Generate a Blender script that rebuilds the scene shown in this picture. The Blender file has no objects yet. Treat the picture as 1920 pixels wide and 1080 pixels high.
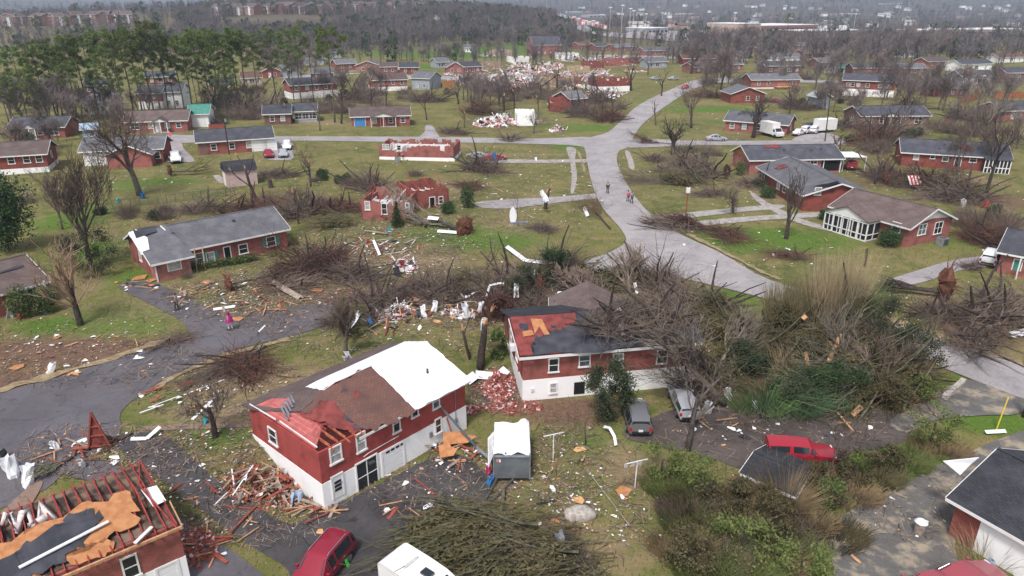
import bpy, bmesh, math, random
from math import sin, cos, pi, radians, sqrt, exp, atan2
from mathutils import Vector, Matrix, noise as mnoise
import numpy as np
V = Vector
scene = bpy.context.scene
COL = scene.collection
# ------------------------------------------------------------------ camera, sky, sun, exposure
F_PX, PITCH, CAM_Z = 1321.0, radians(21.9), 30.0
cam_d = bpy.data.cameras.new('camera'); cam = bpy.data.objects.new('camera', cam_d); COL.objects.link(cam)
cam.location = (0, 0, CAM_Z); cam.rotation_euler = (pi/2 - PITCH, 0, 0)
cam_d.sensor_width = 36; cam_d.lens = 36*F_PX/1920; cam_d.clip_start = 0.5; cam_d.clip_end = 12000
scene.camera = cam
world = bpy.data.worlds.new('World'); scene.world = world; world.use_nodes = True
wn = world.node_tree; bg = wn.nodes['Background']
sky = wn.nodes.new('ShaderNodeTexSky'); sky.sky_type = 'NISHITA'; sky.sun_disc = False
SUN_EL, SUN_AZ = radians(58), radians(200)
sky.sun_elevation = SUN_EL; sky.sun_rotation = SUN_AZ; sky.dust_density = 3.0; sky.air_density = 1.0; sky.ozone_density = 1.0
hs = wn.nodes.new('ShaderNodeHueSaturation'); hs.inputs['Saturation'].default_value = 0.45   # overcast: the cloud deck greys the sky
wn.links.new(sky.outputs[0], hs.inputs['Color']); wn.links.new(hs.outputs[0], bg.inputs[0]); bg.inputs[1].default_value = 0.085
sd = bpy.data.lights.new('sun', 'SUN'); sd.energy = 1.5; sd.angle = radians(10); sd.color = (1.0, 0.955, 0.94)
sun = bpy.data.objects.new('sun', sd); COL.objects.link(sun)
_sv = V((sin(SUN_AZ)*cos(SUN_EL), cos(SUN_AZ)*cos(SUN_EL), sin(SUN_EL)))
sun.rotation_euler = _sv.to_track_quat('Z', 'Y').to_euler(); sun.location = (0, 0, 80)
scene.view_settings.view_transform = 'Standard'; scene.view_settings.look = 'None'
scene.view_settings.exposure = 1.08; scene.view_settings.gamma = 1
try:
    scene.cycles.max_bounces = 5; scene.cycles.diffuse_bounces = 3; scene.cycles.glossy_bounces = 2
    scene.cycles.transmission_bounces = 2; scene.cycles.volume_bounces = 1; scene.cycles.transparent_max_bounces = 6
except Exception: pass

# ------------------------------------------------------------------ terrain height and pixel -> ground
def ss(t): t = 0.0 if t < 0 else 1.0 if t > 1 else t; return t*t*(3-2*t)
_XL = [-90, -60, -28, -18, -12, -4, 2, 20, 40, 60, 120]; _YL = [10, 20, 32, 35, 39, 48, 52, 56, 55, 54, 54]
def lerpx(x, xs, ys):
    if x <= xs[0]: return ys[0]
    for i in range(1, len(xs)):
        if x <= xs[i]: return ys[i-1] + (ys[i]-ys[i-1])*(x-xs[i-1])/(xs[i]-xs[i-1])
    return ys[-1]
def T(x, y):
    z = 2.0*ss((y - lerpx(x, _XL, _YL))/9.0)
    if y > 60:
        z += 0.7*sin(x*.031+1)*sin(y*.027)*ss((y-60)/60)
    if y > 330:
        z += 26*exp(-((x+330)/300)**2 - ((y-950)/330)**2) + 12*exp(-((x+40)/170)**2 - ((y-800)/170)**2)
        z += (44+38*ss((x-100)/900))*ss((y-1300)/1900)*(0.85+0.16*sin(x/430+.8)+.1*sin(x/170))
    return z
def ray(px, py):
    u, v = (px-960)/F_PX, -(py-540)/F_PX
    return V((u, cos(PITCH)+v*sin(PITCH), -sin(PITCH)+v*cos(PITCH)))
def P(px, py, dz=0.0):
    """ground point seen at that place of the photograph"""
    d = ray(px, py); t = 15.0; tp = t
    while t < 6000:
        if CAM_Z + d.z*t < T(d.x*t, d.y*t): break
        tp = t; t *= 1.015
    for _ in range(26):
        m = (t+tp)/2
        if CAM_Z + d.z*m < T(d.x*m, d.y*m): t = m
        else: tp = m
    return V((d.x*t, d.y*t, T(d.x*t, d.y*t)+dz))
def PZ(px, py, z):
    d = ray(px, py); t = (z-CAM_Z)/d.z
    return V((d.x*t, d.y*t, z))
def PH(px, py, h):
    """point at that place of the photograph, h above the ground below it"""
    q = P(px, py)
    for _ in range(6): q = PZ(px, py, T(q.x, q.y)+h)
    return q
def m_per_px(p): return (p.y*cos(PITCH) + (CAM_Z-p.z)*sin(PITCH))/F_PX
def px_h(p, dpx):
    """metres of upright height that cover dpx picture rows above ground point p"""
    y0 = CAM_Z - p.z; zc = p.y*cos(PITCH)+y0*sin(PITCH); v0 = (-y0*cos(PITCH)+p.y*sin(PITCH))/zc
    v1 = v0 + dpx/F_PX
    h = (p.y*(v1*cos(PITCH)-sin(PITCH)) + y0*(v1*sin(PITCH)+cos(PITCH)))/(cos(PITCH)+v1*sin(PITCH)); return h

# ------------------------------------------------------------------ materials
M = {}
def mat(name, col, rough=.85, col2=None, scale=3.0, detail=4, mix=(.4, .62), bump=0.0, bscale=None, metal=0.0, coords='Object', rnd=0.0, spec=.3, alpha=None):
    m = bpy.data.materials.new(name); m.use_nodes = True; nt = m.node_tree; b = nt.nodes['Principled BSDF']
    b.inputs['Roughness'].default_value = rough; b.inputs['Metallic'].default_value = metal; b.inputs['Specular IOR Level'].default_value = spec
    c4 = (*col, 1)
    out = None
    if coords == 'World':
        g = nt.nodes.new('ShaderNodeNewGeometry'); vec = g.outputs['Position']
    else:
        g = nt.nodes.new('ShaderNodeTexCoord'); vec = g.outputs['Object']
    if col2 is not None:
        n = nt.nodes.new('ShaderNodeTexNoise'); n.inputs['Scale'].default_value = scale; n.inputs['Detail'].default_value = detail
        nt.links.new(vec, n.inputs['Vector'])
        r = nt.nodes.new('ShaderNodeValToRGB'); r.color_ramp.elements[0].position = mix[0]; r.color_ramp.elements[1].position = mix[1]
        r.color_ramp.elements[0].color = c4; r.color_ramp.elements[1].color = (*col2, 1)
        nt.links.new(n.outputs['Fac'], r.inputs['Fac']); out = r.outputs['Color']
    if rnd > 0:
        oi = nt.nodes.new('ShaderNodeObjectInfo'); h = nt.nodes.new('ShaderNodeHueSaturation')
        mr = nt.nodes.new('ShaderNodeMapRange'); mr.inputs[3].default_value = 1-rnd; mr.inputs[4].default_value = 1+rnd
        nt.links.new(oi.outputs['Random'], mr.inputs[0]); nt.links.new(mr.outputs[0], h.inputs['Value'])
        mr2 = nt.nodes.new('ShaderNodeMapRange'); mr2.inputs[3].default_value = .5-rnd*.05; mr2.inputs[4].default_value = .5+rnd*.05
        nt.links.new(oi.outputs['Random'], mr2.inputs[0]); nt.links.new(mr2.outputs[0], h.inputs['Hue'])
        if out is None: h.inputs['Color'].default_value = c4
        else: nt.links.new(out, h.inputs['Color'])
        out = h.outputs['Color']
    if out is not None: nt.links.new(out, b.inputs['Base Color'])
    else: b.inputs['Base Color'].default_value = c4
    if bump > 0:
        n2 = nt.nodes.new('ShaderNodeTexNoise'); n2.inputs['Scale'].default_value = bscale or scale*3; n2.inputs['Detail'].default_value = 4
        nt.links.new(vec, n2.inputs['Vector']); bp = nt.nodes.new('ShaderNodeBump'); bp.inputs['Strength'].default_value = bump; bp.inputs['Distance'].default_value = .05
        nt.links.new(n2.outputs['Fac'], bp.inputs['Height']); nt.links.new(bp.outputs[0], b.inputs['Normal'])
    M[name] = m; return m
def brick(name, c1, c2, mortar, stain=(.12, .05, .04)):
    m = bpy.data.materials.new(name); m.use_nodes = True; nt = m.node_tree; b = nt.nodes['Principled BSDF']; L = nt.links.new
    b.inputs['Roughness'].default_value = .9; b.inputs['Specular IOR Level'].default_value = .2
    tc = nt.nodes.new('ShaderNodeTexCoord'); sp = nt.nodes.new('ShaderNodeSeparateXYZ'); L(tc.outputs['Object'], sp.inputs[0])
    ad = nt.nodes.new('ShaderNodeMath'); ad.operation = 'ADD'; L(sp.outputs[0], ad.inputs[0]); L(sp.outputs[1], ad.inputs[1])
    cb = nt.nodes.new('ShaderNodeCombineXYZ'); L(ad.outputs[0], cb.inputs[0]); L(sp.outputs[2], cb.inputs[1])
    br = nt.nodes.new('ShaderNodeTexBrick'); br.inputs['Scale'].default_value = 1.0; br.inputs['Brick Width'].default_value = .22; br.inputs['Row Height'].default_value = .075
    br.inputs['Mortar Size'].default_value = .008; br.inputs['Color1'].default_value = (*c1, 1); br.inputs['Color2'].default_value = (*c2, 1); br.inputs['Mortar'].default_value = (*mortar, 1)
    L(cb.outputs[0], br.inputs['Vector'])
    n = nt.nodes.new('ShaderNodeTexNoise'); n.inputs['Scale'].default_value = .9; n.inputs['Detail'].default_value = 6; L(tc.outputs['Object'], n.inputs['Vector'])
    r = nt.nodes.new('ShaderNodeValToRGB'); r.color_ramp.elements[0].position = .48; r.color_ramp.elements[1].position = .72; L(n.outputs['Fac'], r.inputs[0])
    mx = nt.nodes.new('ShaderNodeMixRGB'); mx.inputs[2].default_value = (*stain, 1); L(r.outputs[0], mx.inputs[0]); L(br.outputs['Color'], mx.inputs[1])
    oi = nt.nodes.new('ShaderNodeObjectInfo'); h = nt.nodes.new('ShaderNodeHueSaturation'); mr = nt.nodes.new('ShaderNodeMapRange'); mr.inputs[3].default_value = .9; mr.inputs[4].default_value = 1.4
    L(oi.outputs['Random'], mr.inputs[0]); L(mr.outputs[0], h.inputs['Value']); m9 = nt.nodes.new('ShaderNodeMapRange'); m9.inputs[3].default_value = 1.02; m9.inputs[4].default_value = .84; L(oi.outputs['Random'], m9.inputs[0]); L(m9.outputs[0], h.inputs['Saturation']); L(mx.outputs[0], h.inputs['Color']); L(h.outputs[0], b.inputs['Base Color'])
    M[name] = m
def shingle(name, c1, c2, patch):
    m = bpy.data.materials.new(name); m.use_nodes = True; nt = m.node_tree; b = nt.nodes['Principled BSDF']; L = nt.links.new
    b.inputs['Roughness'].default_value = .9; b.inputs['Specular IOR Level'].default_value = .25
    tc = nt.nodes.new('ShaderNodeTexCoord')
    br = nt.nodes.new('ShaderNodeTexBrick'); br.inputs['Scale'].default_value = 1.0; br.inputs['Brick Width'].default_value = .32; br.inputs['Row Height'].default_value = .17
    br.inputs['Mortar Size'].default_value = .012; br.inputs['Color1'].default_value = (*c1, 1); br.inputs['Color2'].default_value = (*c2, 1); br.inputs['Mortar'].default_value = (*[v*.55 for v in c1], 1)
    L(tc.outputs['Object'], br.inputs['Vector'])
    n = nt.nodes.new('ShaderNodeTexNoise'); n.inputs['Scale'].default_value = .7; n.inputs['Detail'].default_value = 7; L(tc.outputs['Object'], n.inputs['Vector'])
    r = nt.nodes.new('ShaderNodeValToRGB'); r.color_ramp.elements[0].position = .45; r.color_ramp.elements[1].position = .8; L(n.outputs['Fac'], r.inputs[0])
    mx = nt.nodes.new('ShaderNodeMixRGB'); mx.inputs[2].default_value = (*patch, 1); L(r.outputs[0], mx.inputs[0]); L(br.outputs['Color'], mx.inputs[1])
    oi = nt.nodes.new('ShaderNodeObjectInfo'); h = nt.nodes.new('ShaderNodeHueSaturation'); mr = nt.nodes.new('ShaderNodeMapRange'); mr.inputs[3].default_value = .85; mr.inputs[4].default_value = 1.18
    L(oi.outputs['Random'], mr.inputs[0]); L(mr.outputs[0], h.inputs['Value']); L(mx.outputs[0], h.inputs['Color']); L(h.outputs[0], b.inputs['Base Color'])
    M[name] = m
brick('brick', (.29, .058, .045), (.22, .042, .036), (.28, .15, .12))
brick('brick_bright', (.36, .05, .045), (.3, .04, .038), (.34, .12, .1), (.2, .04, .036))
brick('brick_worn', (.27, .09, .065), (.2, .062, .048), (.32, .22, .18))
brick('brick_brown', (.17, .072, .055), (.12, .05, .042), (.2, .14, .12))
brick('brick_pale', (.42, .3, .22), (.36, .25, .18), (.4, .33, .27))
shingle('roof_slate', (.052, .054, .066), (.072, .074, .09), (.095, .095, .11))
shingle('roof_grey', (.105, .105, .118), (.135, .133, .15), (.17, .168, .18))
shingle('roof_brown', (.1, .072, .068), (.13, .095, .09), (.15, .115, .11))
shingle('roof_rust', (.135, .068, .055), (.165, .088, .072), (.085, .05, .045))
shingle('roof_black', (.026, .027, .033), (.04, .041, .048), (.055, .055, .065))
mat('white_paint', (.74, .73, .72), .6, (.6, .59, .57), 1.2, mix=(.5, .85))
mat('white_wall', (.87, .865, .86), .75, (.66, .63, .59), .7, detail=8, mix=(.58, .95), bump=.15, bscale=9)
mat('white_sheet', (.82, .83, .85), .45, (.7, .72, .76), .5, mix=(.4, .7), bump=.5, bscale=1.1)
mat('grey_siding', (.35, .37, .4), .7, (.28, .3, .33), 2)
mat('blue_paint', (.06, .22, .5), .6)
mat('pale_blue', (.32, .42, .55), .6)
mat('green_metal', (.05, .2, .16), .4, (.08, .24, .19), 1)
mat('tan_wall', (.5, .38, .25), .8, (.4, .29, .19), 1)
mat('glass', (.02, .024, .03), .08, spec=.7)
mat('glass_pale', (.16, .19, .2), .12, (.06, .07, .08), 1.2, spec=.7)
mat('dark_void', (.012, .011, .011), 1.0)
mat('garage_white', (.76, .76, .77), .5)
mat('osb', (.36, .155, .065), .85, (.46, .215, .095), 2.5, detail=8)
mat('osb_pale', (.6, .36, .17), .85, (.5, .27, .12), 3, detail=8)
mat('red_deck', (.23, .052, .048), .85, (.14, .034, .03), 1.6, detail=8)
mat('rafter', (.28, .075, .045), .85, (.42, .16, .08), 3, detail=6)
mat('rafter_red', (.25, .035, .035), .85, (.34, .07, .055), 3, detail=6)
mat('felt', (.035, .037, .048), .8, (.065, .067, .082), .8, detail=8, bump=.3, bscale=3)
mat('raw_wood', (.5, .3, .17), .85, (.36, .2, .11), 4)
mat('wood_grey', (.33, .27, .22), .85, (.22, .17, .14), 4)
mat('wood_red', (.3, .075, .05), .85, (.2, .05, .035), 4)
mat('fence_wood', (.36, .13, .055), .8, (.26, .09, .04), 2)
mat('insulation', (.72, .67, .66), .95, (.55, .45, .43), 5)
mat('pink_fluff', (.6, .33, .36), .95, (.7, .5, .5), 5)
mat('bark', (.085, .068, .058), .95, (.15, .122, .1), 4, detail=6, rnd=.18)
mat('bark_dark', (.035, .027, .025), .95, (.075, .058, .05), 4, detail=6, rnd=.15)
mat('bark_pale', (.23, .2, .16), .95, (.15, .125, .1), 5, detail=6)
mat('bark_green', (.22, .225, .14), .95, (.1, .095, .07), 4, detail=6)
mat('twig', (.175, .13, .105), .95, (.105, .079, .065), 2, rnd=.25)
mat('twig_far', (.15, .118, .112), .95, (.2, .16, .15), .6, rnd=.25)
mat('moss_limb', (.125, .125, .075), .95, (.065, .06, .042), 4, detail=6)
mat('woods_bark', (.1, .082, .086), .95, (.17, .14, .14), .03, mix=(.35, .65))
mat('twig_red', (.125, .06, .045), .95, (.075, .042, .035), 2, rnd=.2)
mat('twig_tan', (.34, .23, .16), .95, (.25, .16, .11), 2)
mat('split_wood', (.6, .36, .2), .8, (.48, .24, .12), 3)
mat('soil_red', (.17, .065, .04), 1.0, (.1, .045, .03), 3, detail=8, bump=.5)
mat('pine_needles', (.055, .09, .022), .85, (.14, .175, .045), .9, detail=3, mix=(.38, .62), rnd=.28)
mat('evergreen', (.022, .048, .016), .85, (.05, .085, .028), 1.2, rnd=.15)
mat('bush_green', (.06, .09, .028), .85, (.11, .145, .045), 1.5, rnd=.2)
mat('weed_green', (.085, .115, .03), .85, (.15, .17, .055), 1.6, rnd=.15)
mat('weed_tan', (.26, .19, .1), .9, (.17, .12, .07), 1.5)
mat('reed_green', (.08, .15, .05), .75, (.13, .19, .07), 1.2)
mat('reed_teal', (.03, .065, .035), .75, (.07, .11, .05), 1.2)
mat('reed_dry', (.44, .35, .22), .85, (.3, .23, .13), 1.5)
mat('leaf_olive', (.06, .055, .024), .9, (.12, .1, .05), 1.2, rnd=.2)
mat('cedar', (.03, .05, .022), .85, (.06, .065, .035), 1.2, rnd=.15)
mat('tyre', (.02, .02, .022), .9)
mat('rim', (.4, .4, .42), .35, metal=.8)
mat('chrome', (.6, .6, .62), .25, metal=.9)
mat('lamp_red', (.4, .015, .012), .3)
mat('lamp_clear', (.7, .7, .72), .2)
mat('black_plastic', (.02, .02, .022), .6)
mat('metal_grey', (.32, .34, .37), .4, (.22, .23, .26), 2, metal=.4)
mat('metal_white', (.78, .79, .81), .4, (.6, .6, .62), 1.2)
mat('steel_dark', (.1, .105, .115), .5, metal=.4)
mat('trailer_grey', (.17, .185, .2), .38, (.12, .13, .145), 1, metal=.2)
mat('stone', (.42, .39, .35), .95, (.28, .25, .22), 4, bump=.5)
mat('concrete', (.36, .335, .315), .95, (.27, .25, .235), 1.2, detail=8)
mat('skin', (.45, .26, .19), .6); mat('hair_dark', (.02, .014, .011), .8)
for n, c in dict(magenta=(.3, .012, .13), denim=(.05, .065, .11), cloth_dark=(.03, .032, .04), cloth_grey=(.16, .16, .17), cloth_white=(.62, .6, .58), cloth_red=(.42, .04, .05), cloth_pink=(.55, .12, .22),
                 teal=(.03, .3, .34), blue_tarp=(.05, .18, .42), red_plastic=(.5, .02, .025), green_plastic=(.03, .35, .06), yellow=(.65, .48, .05), sign_red=(.55, .02, .03), sign_pink=(.6, .12, .16), orange=(.6, .2, .05), pink_plastic=(.6, .05, .22)).items():
    mat(n, c, .6)
def paint(name, col, rough=.3):
    m = mat(name, col, rough, spec=.5); m.node_tree.nodes['Principled BSDF'].inputs['Coat Weight'].default_value = .4; return m
for n, c in dict(car_red=(.24, .012, .03), car_white=(.72, .73, .75), car_silver=(.34, .35, .37), car_grey=(.12, .12, .13), car_dark=(.03, .032, .04), car_truck_red=(.34, .015, .03), car_blue=(.07, .12, .22), car_rose=(.3, .06, .075)).items():
    paint(n, c)

# ------------------------------------------------------------------ mesh collector
class MB:
    def __init__(s): s.v = []; s.f = []; s.m = []
    def add(s, vs, fs, mi=0):
        o = len(s.v); s.v += [tuple(p) for p in vs]; s.f += [tuple(i+o for i in f) for f in fs]; s.m += [mi]*len(fs); return s
    def box(s, c, d, rz=0.0, mi=0, R=None):
        x, y, z = d[0]/2, d[1]/2, d[2]/2; c = V(c)
        R = R or Matrix.Rotation(rz, 3, 'Z')
        vs = [c + R @ V((a*x, b*y, e*z)) for e in (-1, 1) for b in (-1, 1) for a in (-1, 1)]
        return s.add(vs, [(0, 2, 3, 1), (4, 5, 7, 6), (0, 1, 5, 4), (2, 6, 7, 3), (0, 4, 6, 2), (1, 3, 7, 5)], mi)
    def bar(s, p, q, w, h=None, mi=0, roll=0.0):
        p, q = V(p), V(q); h = h or w; d = q-p; L = d.length
        if L < 1e-6: return s
        R = d.to_track_quat('X', 'Z').to_matrix() @ Matrix.Rotation(roll, 3, 'X')
        return s.box((p+q)/2, (L, w, h), R=R, mi=mi)
    def tube(s, pts, rad, n=5, mi=0, cap=True):
        pts = [V(p) for p in pts]; k = len(pts); o = len(s.v)
        for i, p in enumerate(pts):
            d = (pts[min(i+1, k-1)] - pts[max(i-1, 0)])
            if d.length < 1e-9: d = V((0, 0, 1))
            d.normalize(); a = d.cross(V((.31, .95, .05))); 
            if a.length < .05: a = d.cross(V((1, 0, 0)))
            a.normalize(); b = d.cross(a); r = rad[i] if isinstance(rad, (list, tuple)) else rad
            for j in range(n):
                t = 2*pi*j/n; s.v.append(tuple(p + a*(r*cos(t)) + b*(r*sin(t))))
        for i in range(k-1):
            for j in range(n):
                jj = (j+1) % n; s.f.append((o+i*n+j, o+i*n+jj, o+(i+1)*n+jj, o+(i+1)*n+j)); s.m.append(mi)
        if cap and n > 2:
            s.f.append(tuple(o+j for j in reversed(range(n)))); s.m.append(mi)
            s.f.append(tuple(o+(k-1)*n+j for j in range(n))); s.m.append(mi)
        return s
    def prism(s, poly, z0, z1, mi=0, mt=None):
        n = len(poly); a = sum(poly[i][0]*poly[(i+1) % n][1]-poly[(i+1) % n][0]*poly[i][1] for i in range(n))
        if a < 0: poly = poly[::-1]
        vs = [(p[0], p[1], z0) for p in poly]+[(p[0], p[1], z1) for p in poly]
        s.add(vs, [tuple(reversed(range(n)))]+[(i, (i+1) % n, n+(i+1) % n, n+i) for i in range(n)], mi)
        return s.add(vs, [tuple(range(n, 2*n))], mi if mt is None else mt)
    def slab(s, quad, th, mi=0):
        """plate of thickness th under the given (upward) polygon"""
        q = [V(p) for p in quad]; n = len(q); nv = (q[1]-q[0]).cross(q[2]-q[0])
        if nv.length < 1e-9: return s
        nv.normalize()
        if nv.z < 0: q = q[::-1]; nv = -nv
        vs = q + [p-nv*th for p in q]
        return s.add(vs, [tuple(range(n)), tuple(reversed(range(n, 2*n)))]+[(i, n+i, n+(i+1) % n, (i+1) % n) for i in range(n)], mi)
    def mesh(s, name, mats, smooth=False):
        me = bpy.data.meshes.new(name); me.from_pydata(s.v, [], s.f)
        for m_ in mats: me.materials.append(M[m_] if isinstance(m_, str) else m_)
        if len(mats) > 1: me.polygons.foreach_set('material_index', s.m)
        if smooth: me.polygons.foreach_set('use_smooth', [True]*len(s.f))
        me.update(); return me
    def build(s, name, mats, parent=None, smooth=False):
        if isinstance(mats, str): mats = [mats]
        return link(name, s.mesh(name, mats, smooth), parent)
CH = {}
def adopt(o, parent): o.parent = parent; CH.setdefault(parent.name, []).append(o)
def link(name, data, parent=None):
    o = bpy.data.objects.new(name, data); COL.objects.link(o)
    if parent is not None: adopt(o, parent)
    return o
def tag(o, label=None, cat=None, group=None, kind=None):
    if label: o['label'] = label
    if cat: o['category'] = cat
    if group: o['group'] = group
    if kind: o['kind'] = kind
    return o
def empty(name, loc, rz=0.0, label=None, cat=None, group=None):
    o = link(name, None); o.location = loc; o.rotation_euler = (0, 0, rz); o.empty_display_size = .3
    return tag(o, label, cat, group)
def copy_tree(o, parent=None):
    c = o.copy(); COL.objects.link(c)
    if parent is not None: adopt(c, parent)
    for ch in CH.get(o.name, []): copy_tree(ch, c)
    return c
RND = random.Random(7)
def jit(a): return RND.uniform(-a, a)
# ------------------------------------------------------------------ ground
SOIL = [(120, 660, 9, 3.2, 1), (330, 650, 6, 2.2, .9), (40, 720, 7, 3, 1), (230, 690, 7, 2.5, .9), (560, 690, 6, 2, .35), (1060, 770, 5, 3, .8), (1180, 905, 3, 5, .4),
        (950, 745, 3, 3, .9), (1850, 620, 9, 2.5, .7), (1500, 720, 16, 6, .7), (1300, 960, 8, 3, .35), (850, 940, 5, 3, .5), (650, 470, 14, 5, .5), (1000, 520, 12, 6, .7), (690, 560, 9, 4, .8),
        (1050, 990, 3, 3, .5), (870, 330, 9, 4, .3), (340, 325, 4, 2, .4), (1010, 140, 40, 18, .6), (1150, 130, 40, 16, .5), (950, 190, 25, 10, .5), (1700, 340, 20, 8, .5), (1450, 1000, 9, 4, .4), (1750, 680, 8, 3, .5)]
LUSH = [(300, 345, 10, 5, .8), (330, 565, 6, 3, .5), (100, 610, 5, 2.5, .8), (870, 440, 12, 5, .8), (1440, 450, 13, 6, .9), (1580, 450, 8, 4, .4), (1330, 560, 6, 3, .9), (1150, 830, 4, 3, .6), (1130, 905, 3, 3, .5), (1700, 870, 7, 3, .8),
        (1850, 790, 4, 2, 1), (1770, 715, 3, 1.5, 1), (420, 815, 3, 2, .7), (1250, 580, 4, 3, .5), (580, 940, 1, 1, 1), (1330, 205, 16, 7, .8), (1240, 190, 12, 7, .7), (930, 90, 60, 40, 1), (820, 100, 50, 35, 1), (1100, 240, 20, 8, .6),
        (760, 385, 8, 3, .6), (700, 235, 14, 4, .5), (870, 160, 30, 14, .5), (1450, 240, 12, 5, .5), (1350, 230, 10, 5, .6), (600, 1010, 3, 2, .4), (330, 910, 3, 2, .4), (1380, 930, 4, 2, .5), (560, 270, 6, 3, .3), (800, 125, 20, 14, .9), (1000, 85, 40, 20, .9)]
TAN = [(330, 640, 12, 2, .4), (520, 720, 9, 4, .8), (430, 770, 6, 3, .7), (780, 490, 8, 3, .8), (1030, 425, 8, 4, .5), (1180, 880, 4, 3, .7), (1110, 1040, 5, 3, .6), (860, 350, 16, 5, .4), (1800, 660, 9, 2, .7), (280, 660, 9, 1.5, .6), (980, 290, 14, 4, .5), (620, 230, 20, 6, .7),
       (500, 45, 90, 70, 1), (430, 100, 60, 30, .8), (60, 70, 90, 40, .7), (1170, 870, 2, 5, .7), (1750, 560, 6, 3, .6), (820, 40, 90, 60, .6), (1330, 650, 5, 4, .5)]
def blobs(src):
    out = []
    for px, py, rx, ry, a in src:
        p = P(px, py); out.append((p.x, p.y, rx, ry, a))
    return out
_S, _Lu, _Ta = blobs(SOIL), blobs(LUSH), blobs(TAN)
_gr = random.Random(21)
for _ in range(70):
    _y = _gr.uniform(55, 300); _q = (_gr.uniform(-.75, .75)*_y, _y, _gr.uniform(3, 11), _gr.uniform(3, 9), _gr.uniform(.35, .75))
    _gr.choice((_S, _Ta, _Ta, _Lu)).append(_q)
def field(bl, x, y):
    v = 0.0
    for bx, by, rx, ry, a in bl:
        d = ((x-bx)/rx)**2 + ((y-by)/ry)**2
        if d < 6: v = max(v, a*exp(-d*.9))
    return v
def make_ground():
    ys = [-30.0, -10, 4, 12, 18]
    while ys[-1] < 3600: ys.append(ys[-1] + max(.75, .0175*ys[-1]))
    NC = 250; vs = []; fs = []; cols = []
    for y in ys:
        hw = 55 + max(0, y)*1.05
        for i in range(NC+1):
            x = hw*(2*i/NC-1); vs.append((x, y, T(x, y)))
            cols += (field(_S, x, y), field(_Lu, x, y), field(_Ta, x, y), 1.0)
    for r in range(len(ys)-1):
        for i in range(NC): a = r*(NC+1)+i; fs.append((a, a+1, a+NC+2, a+NC+1))
    me = bpy.data.meshes.new('ground'); me.from_pydata(vs, [], fs)
    at = me.color_attributes.new('cover', 'FLOAT_COLOR', 'POINT'); at.data.foreach_set('color', cols)
    me.polygons.foreach_set('use_smooth', [True]*len(fs))
    m = bpy.data.materials.new('ground_cover'); m.use_nodes = True; nt = m.node_tree; b = nt.nodes['Principled BSDF']; L = nt.links.new
    b.inputs['Roughness'].default_value = 1; b.inputs['Specular IOR Level'].default_value = .1
    g = nt.nodes.new('ShaderNodeNewGeometry'); pos = g.outputs['Position']
    def noise(sc, det=5, rough=.6):
        n = nt.nodes.new('ShaderNodeTexNoise'); n.inputs['Scale'].default_value = sc; n.inputs['Detail'].default_value = det; n.inputs['Roughness'].default_value = rough; L(pos, n.inputs['Vector']); return n.outputs['Fac']
    def ramp(f, a, b_, ca=(0, 0, 0), cb=(1, 1, 1)):
        r = nt.nodes.new('ShaderNodeValToRGB'); e = r.color_ramp.elements; e[0].position = a; e[1].position = b_; e[0].color = (*ca, 1); e[1].color = (*cb, 1); L(f, r.inputs[0]); return r.outputs[0]
    def mix(f, a, b_, mode='MIX'):
        x = nt.nodes.new('ShaderNodeMixRGB'); x.blend_type = mode
        if isinstance(f, float): x.inputs[0].default_value = f
        else: L(f, x.inputs[0])
        for k, s_ in ((1, a), (2, b_)):
            if isinstance(s_, tuple): x.inputs[k].default_value = (*s_, 1)
            else: L(s_, x.inputs[k])
        return x.outputs[0]
    def math_(op, a, b_):
        x = nt.nodes.new('ShaderNodeMath'); x.operation = op
        for k, s_ in ((0, a), (1, b_)):
            if isinstance(s_, (int, float)): x.inputs[k].default_value = s_
            else: L(s_, x.inputs[k])
        return x.outputs[0]
    grass = mix(ramp(noise(.16, 6), .38, .66), (.088, .112, .028), (.195, .175, .066))
    grass = mix(ramp(noise(.55, 7, .75), .46, .64), grass, (.225, .175, .088))
    grass = mix(ramp(noise(.09, 6, .7), .56, .7), grass, (.15, .105, .062))
    grass = mix(ramp(noise(5, 6, .8), .52, .68), grass, (.06, .062, .024))
    at = nt.nodes.new('ShaderNodeAttribute'); at.attribute_name = 'cover'; sp = nt.nodes.new('ShaderNodeSeparateColor'); L(at.outputs['Color'], sp.inputs[0])
    wob = math_('MULTIPLY', math_('SUBTRACT', noise(.8, 6, .75), .5), 1.3)
    lushf = ramp(math_('ADD', sp.outputs[1], wob), .3, .62); tanf = ramp(math_('ADD', sp.outputs[2], wob), .3, .7); soilf = ramp(math_('ADD', sp.outputs[0], wob), .32, .62)
    lush = mix(ramp(noise(3, 6, .8), .4, .66), (.06, .125, .018), (.125, .175, .035))
    c = mix(lushf, grass, lush)
    c = mix(tanf, c, mix(ramp(noise(2.4, 6, .8), .4, .65), (.27, .2, .12), (.18, .14, .075)))
    c = mix(soilf, c, mix(ramp(noise(2.8, 7, .8), .38, .64), (.105, .062, .042), (.2, .13, .09)))
    sps = nt.nodes.new('ShaderNodeSeparateXYZ'); L(pos, sps.inputs[0])
    far = nt.nodes.new('ShaderNodeMapRange'); far.inputs[1].default_value = 420; far.inputs[2].default_value = 800; L(sps.outputs[1], far.inputs[0])
    c = mix(far.outputs[0], c, mix(ramp(noise(.012, 6), .4, .62), (.062, .052, .044), (.12, .098, .074)))   # leafless woodland floor of the far hills
    L(c, b.inputs['Base Color'])
    bp = nt.nodes.new('ShaderNodeBump'); bp.inputs['Strength'].default_value = .6; bp.inputs['Distance'].default_value = .12; L(noise(4, 8, .8), bp.inputs['Height']); L(bp.outputs[0], b.inputs['Normal'])
    me.materials.append(m); o = link('ground', me); tag(o, kind='structure')
make_ground()

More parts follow.
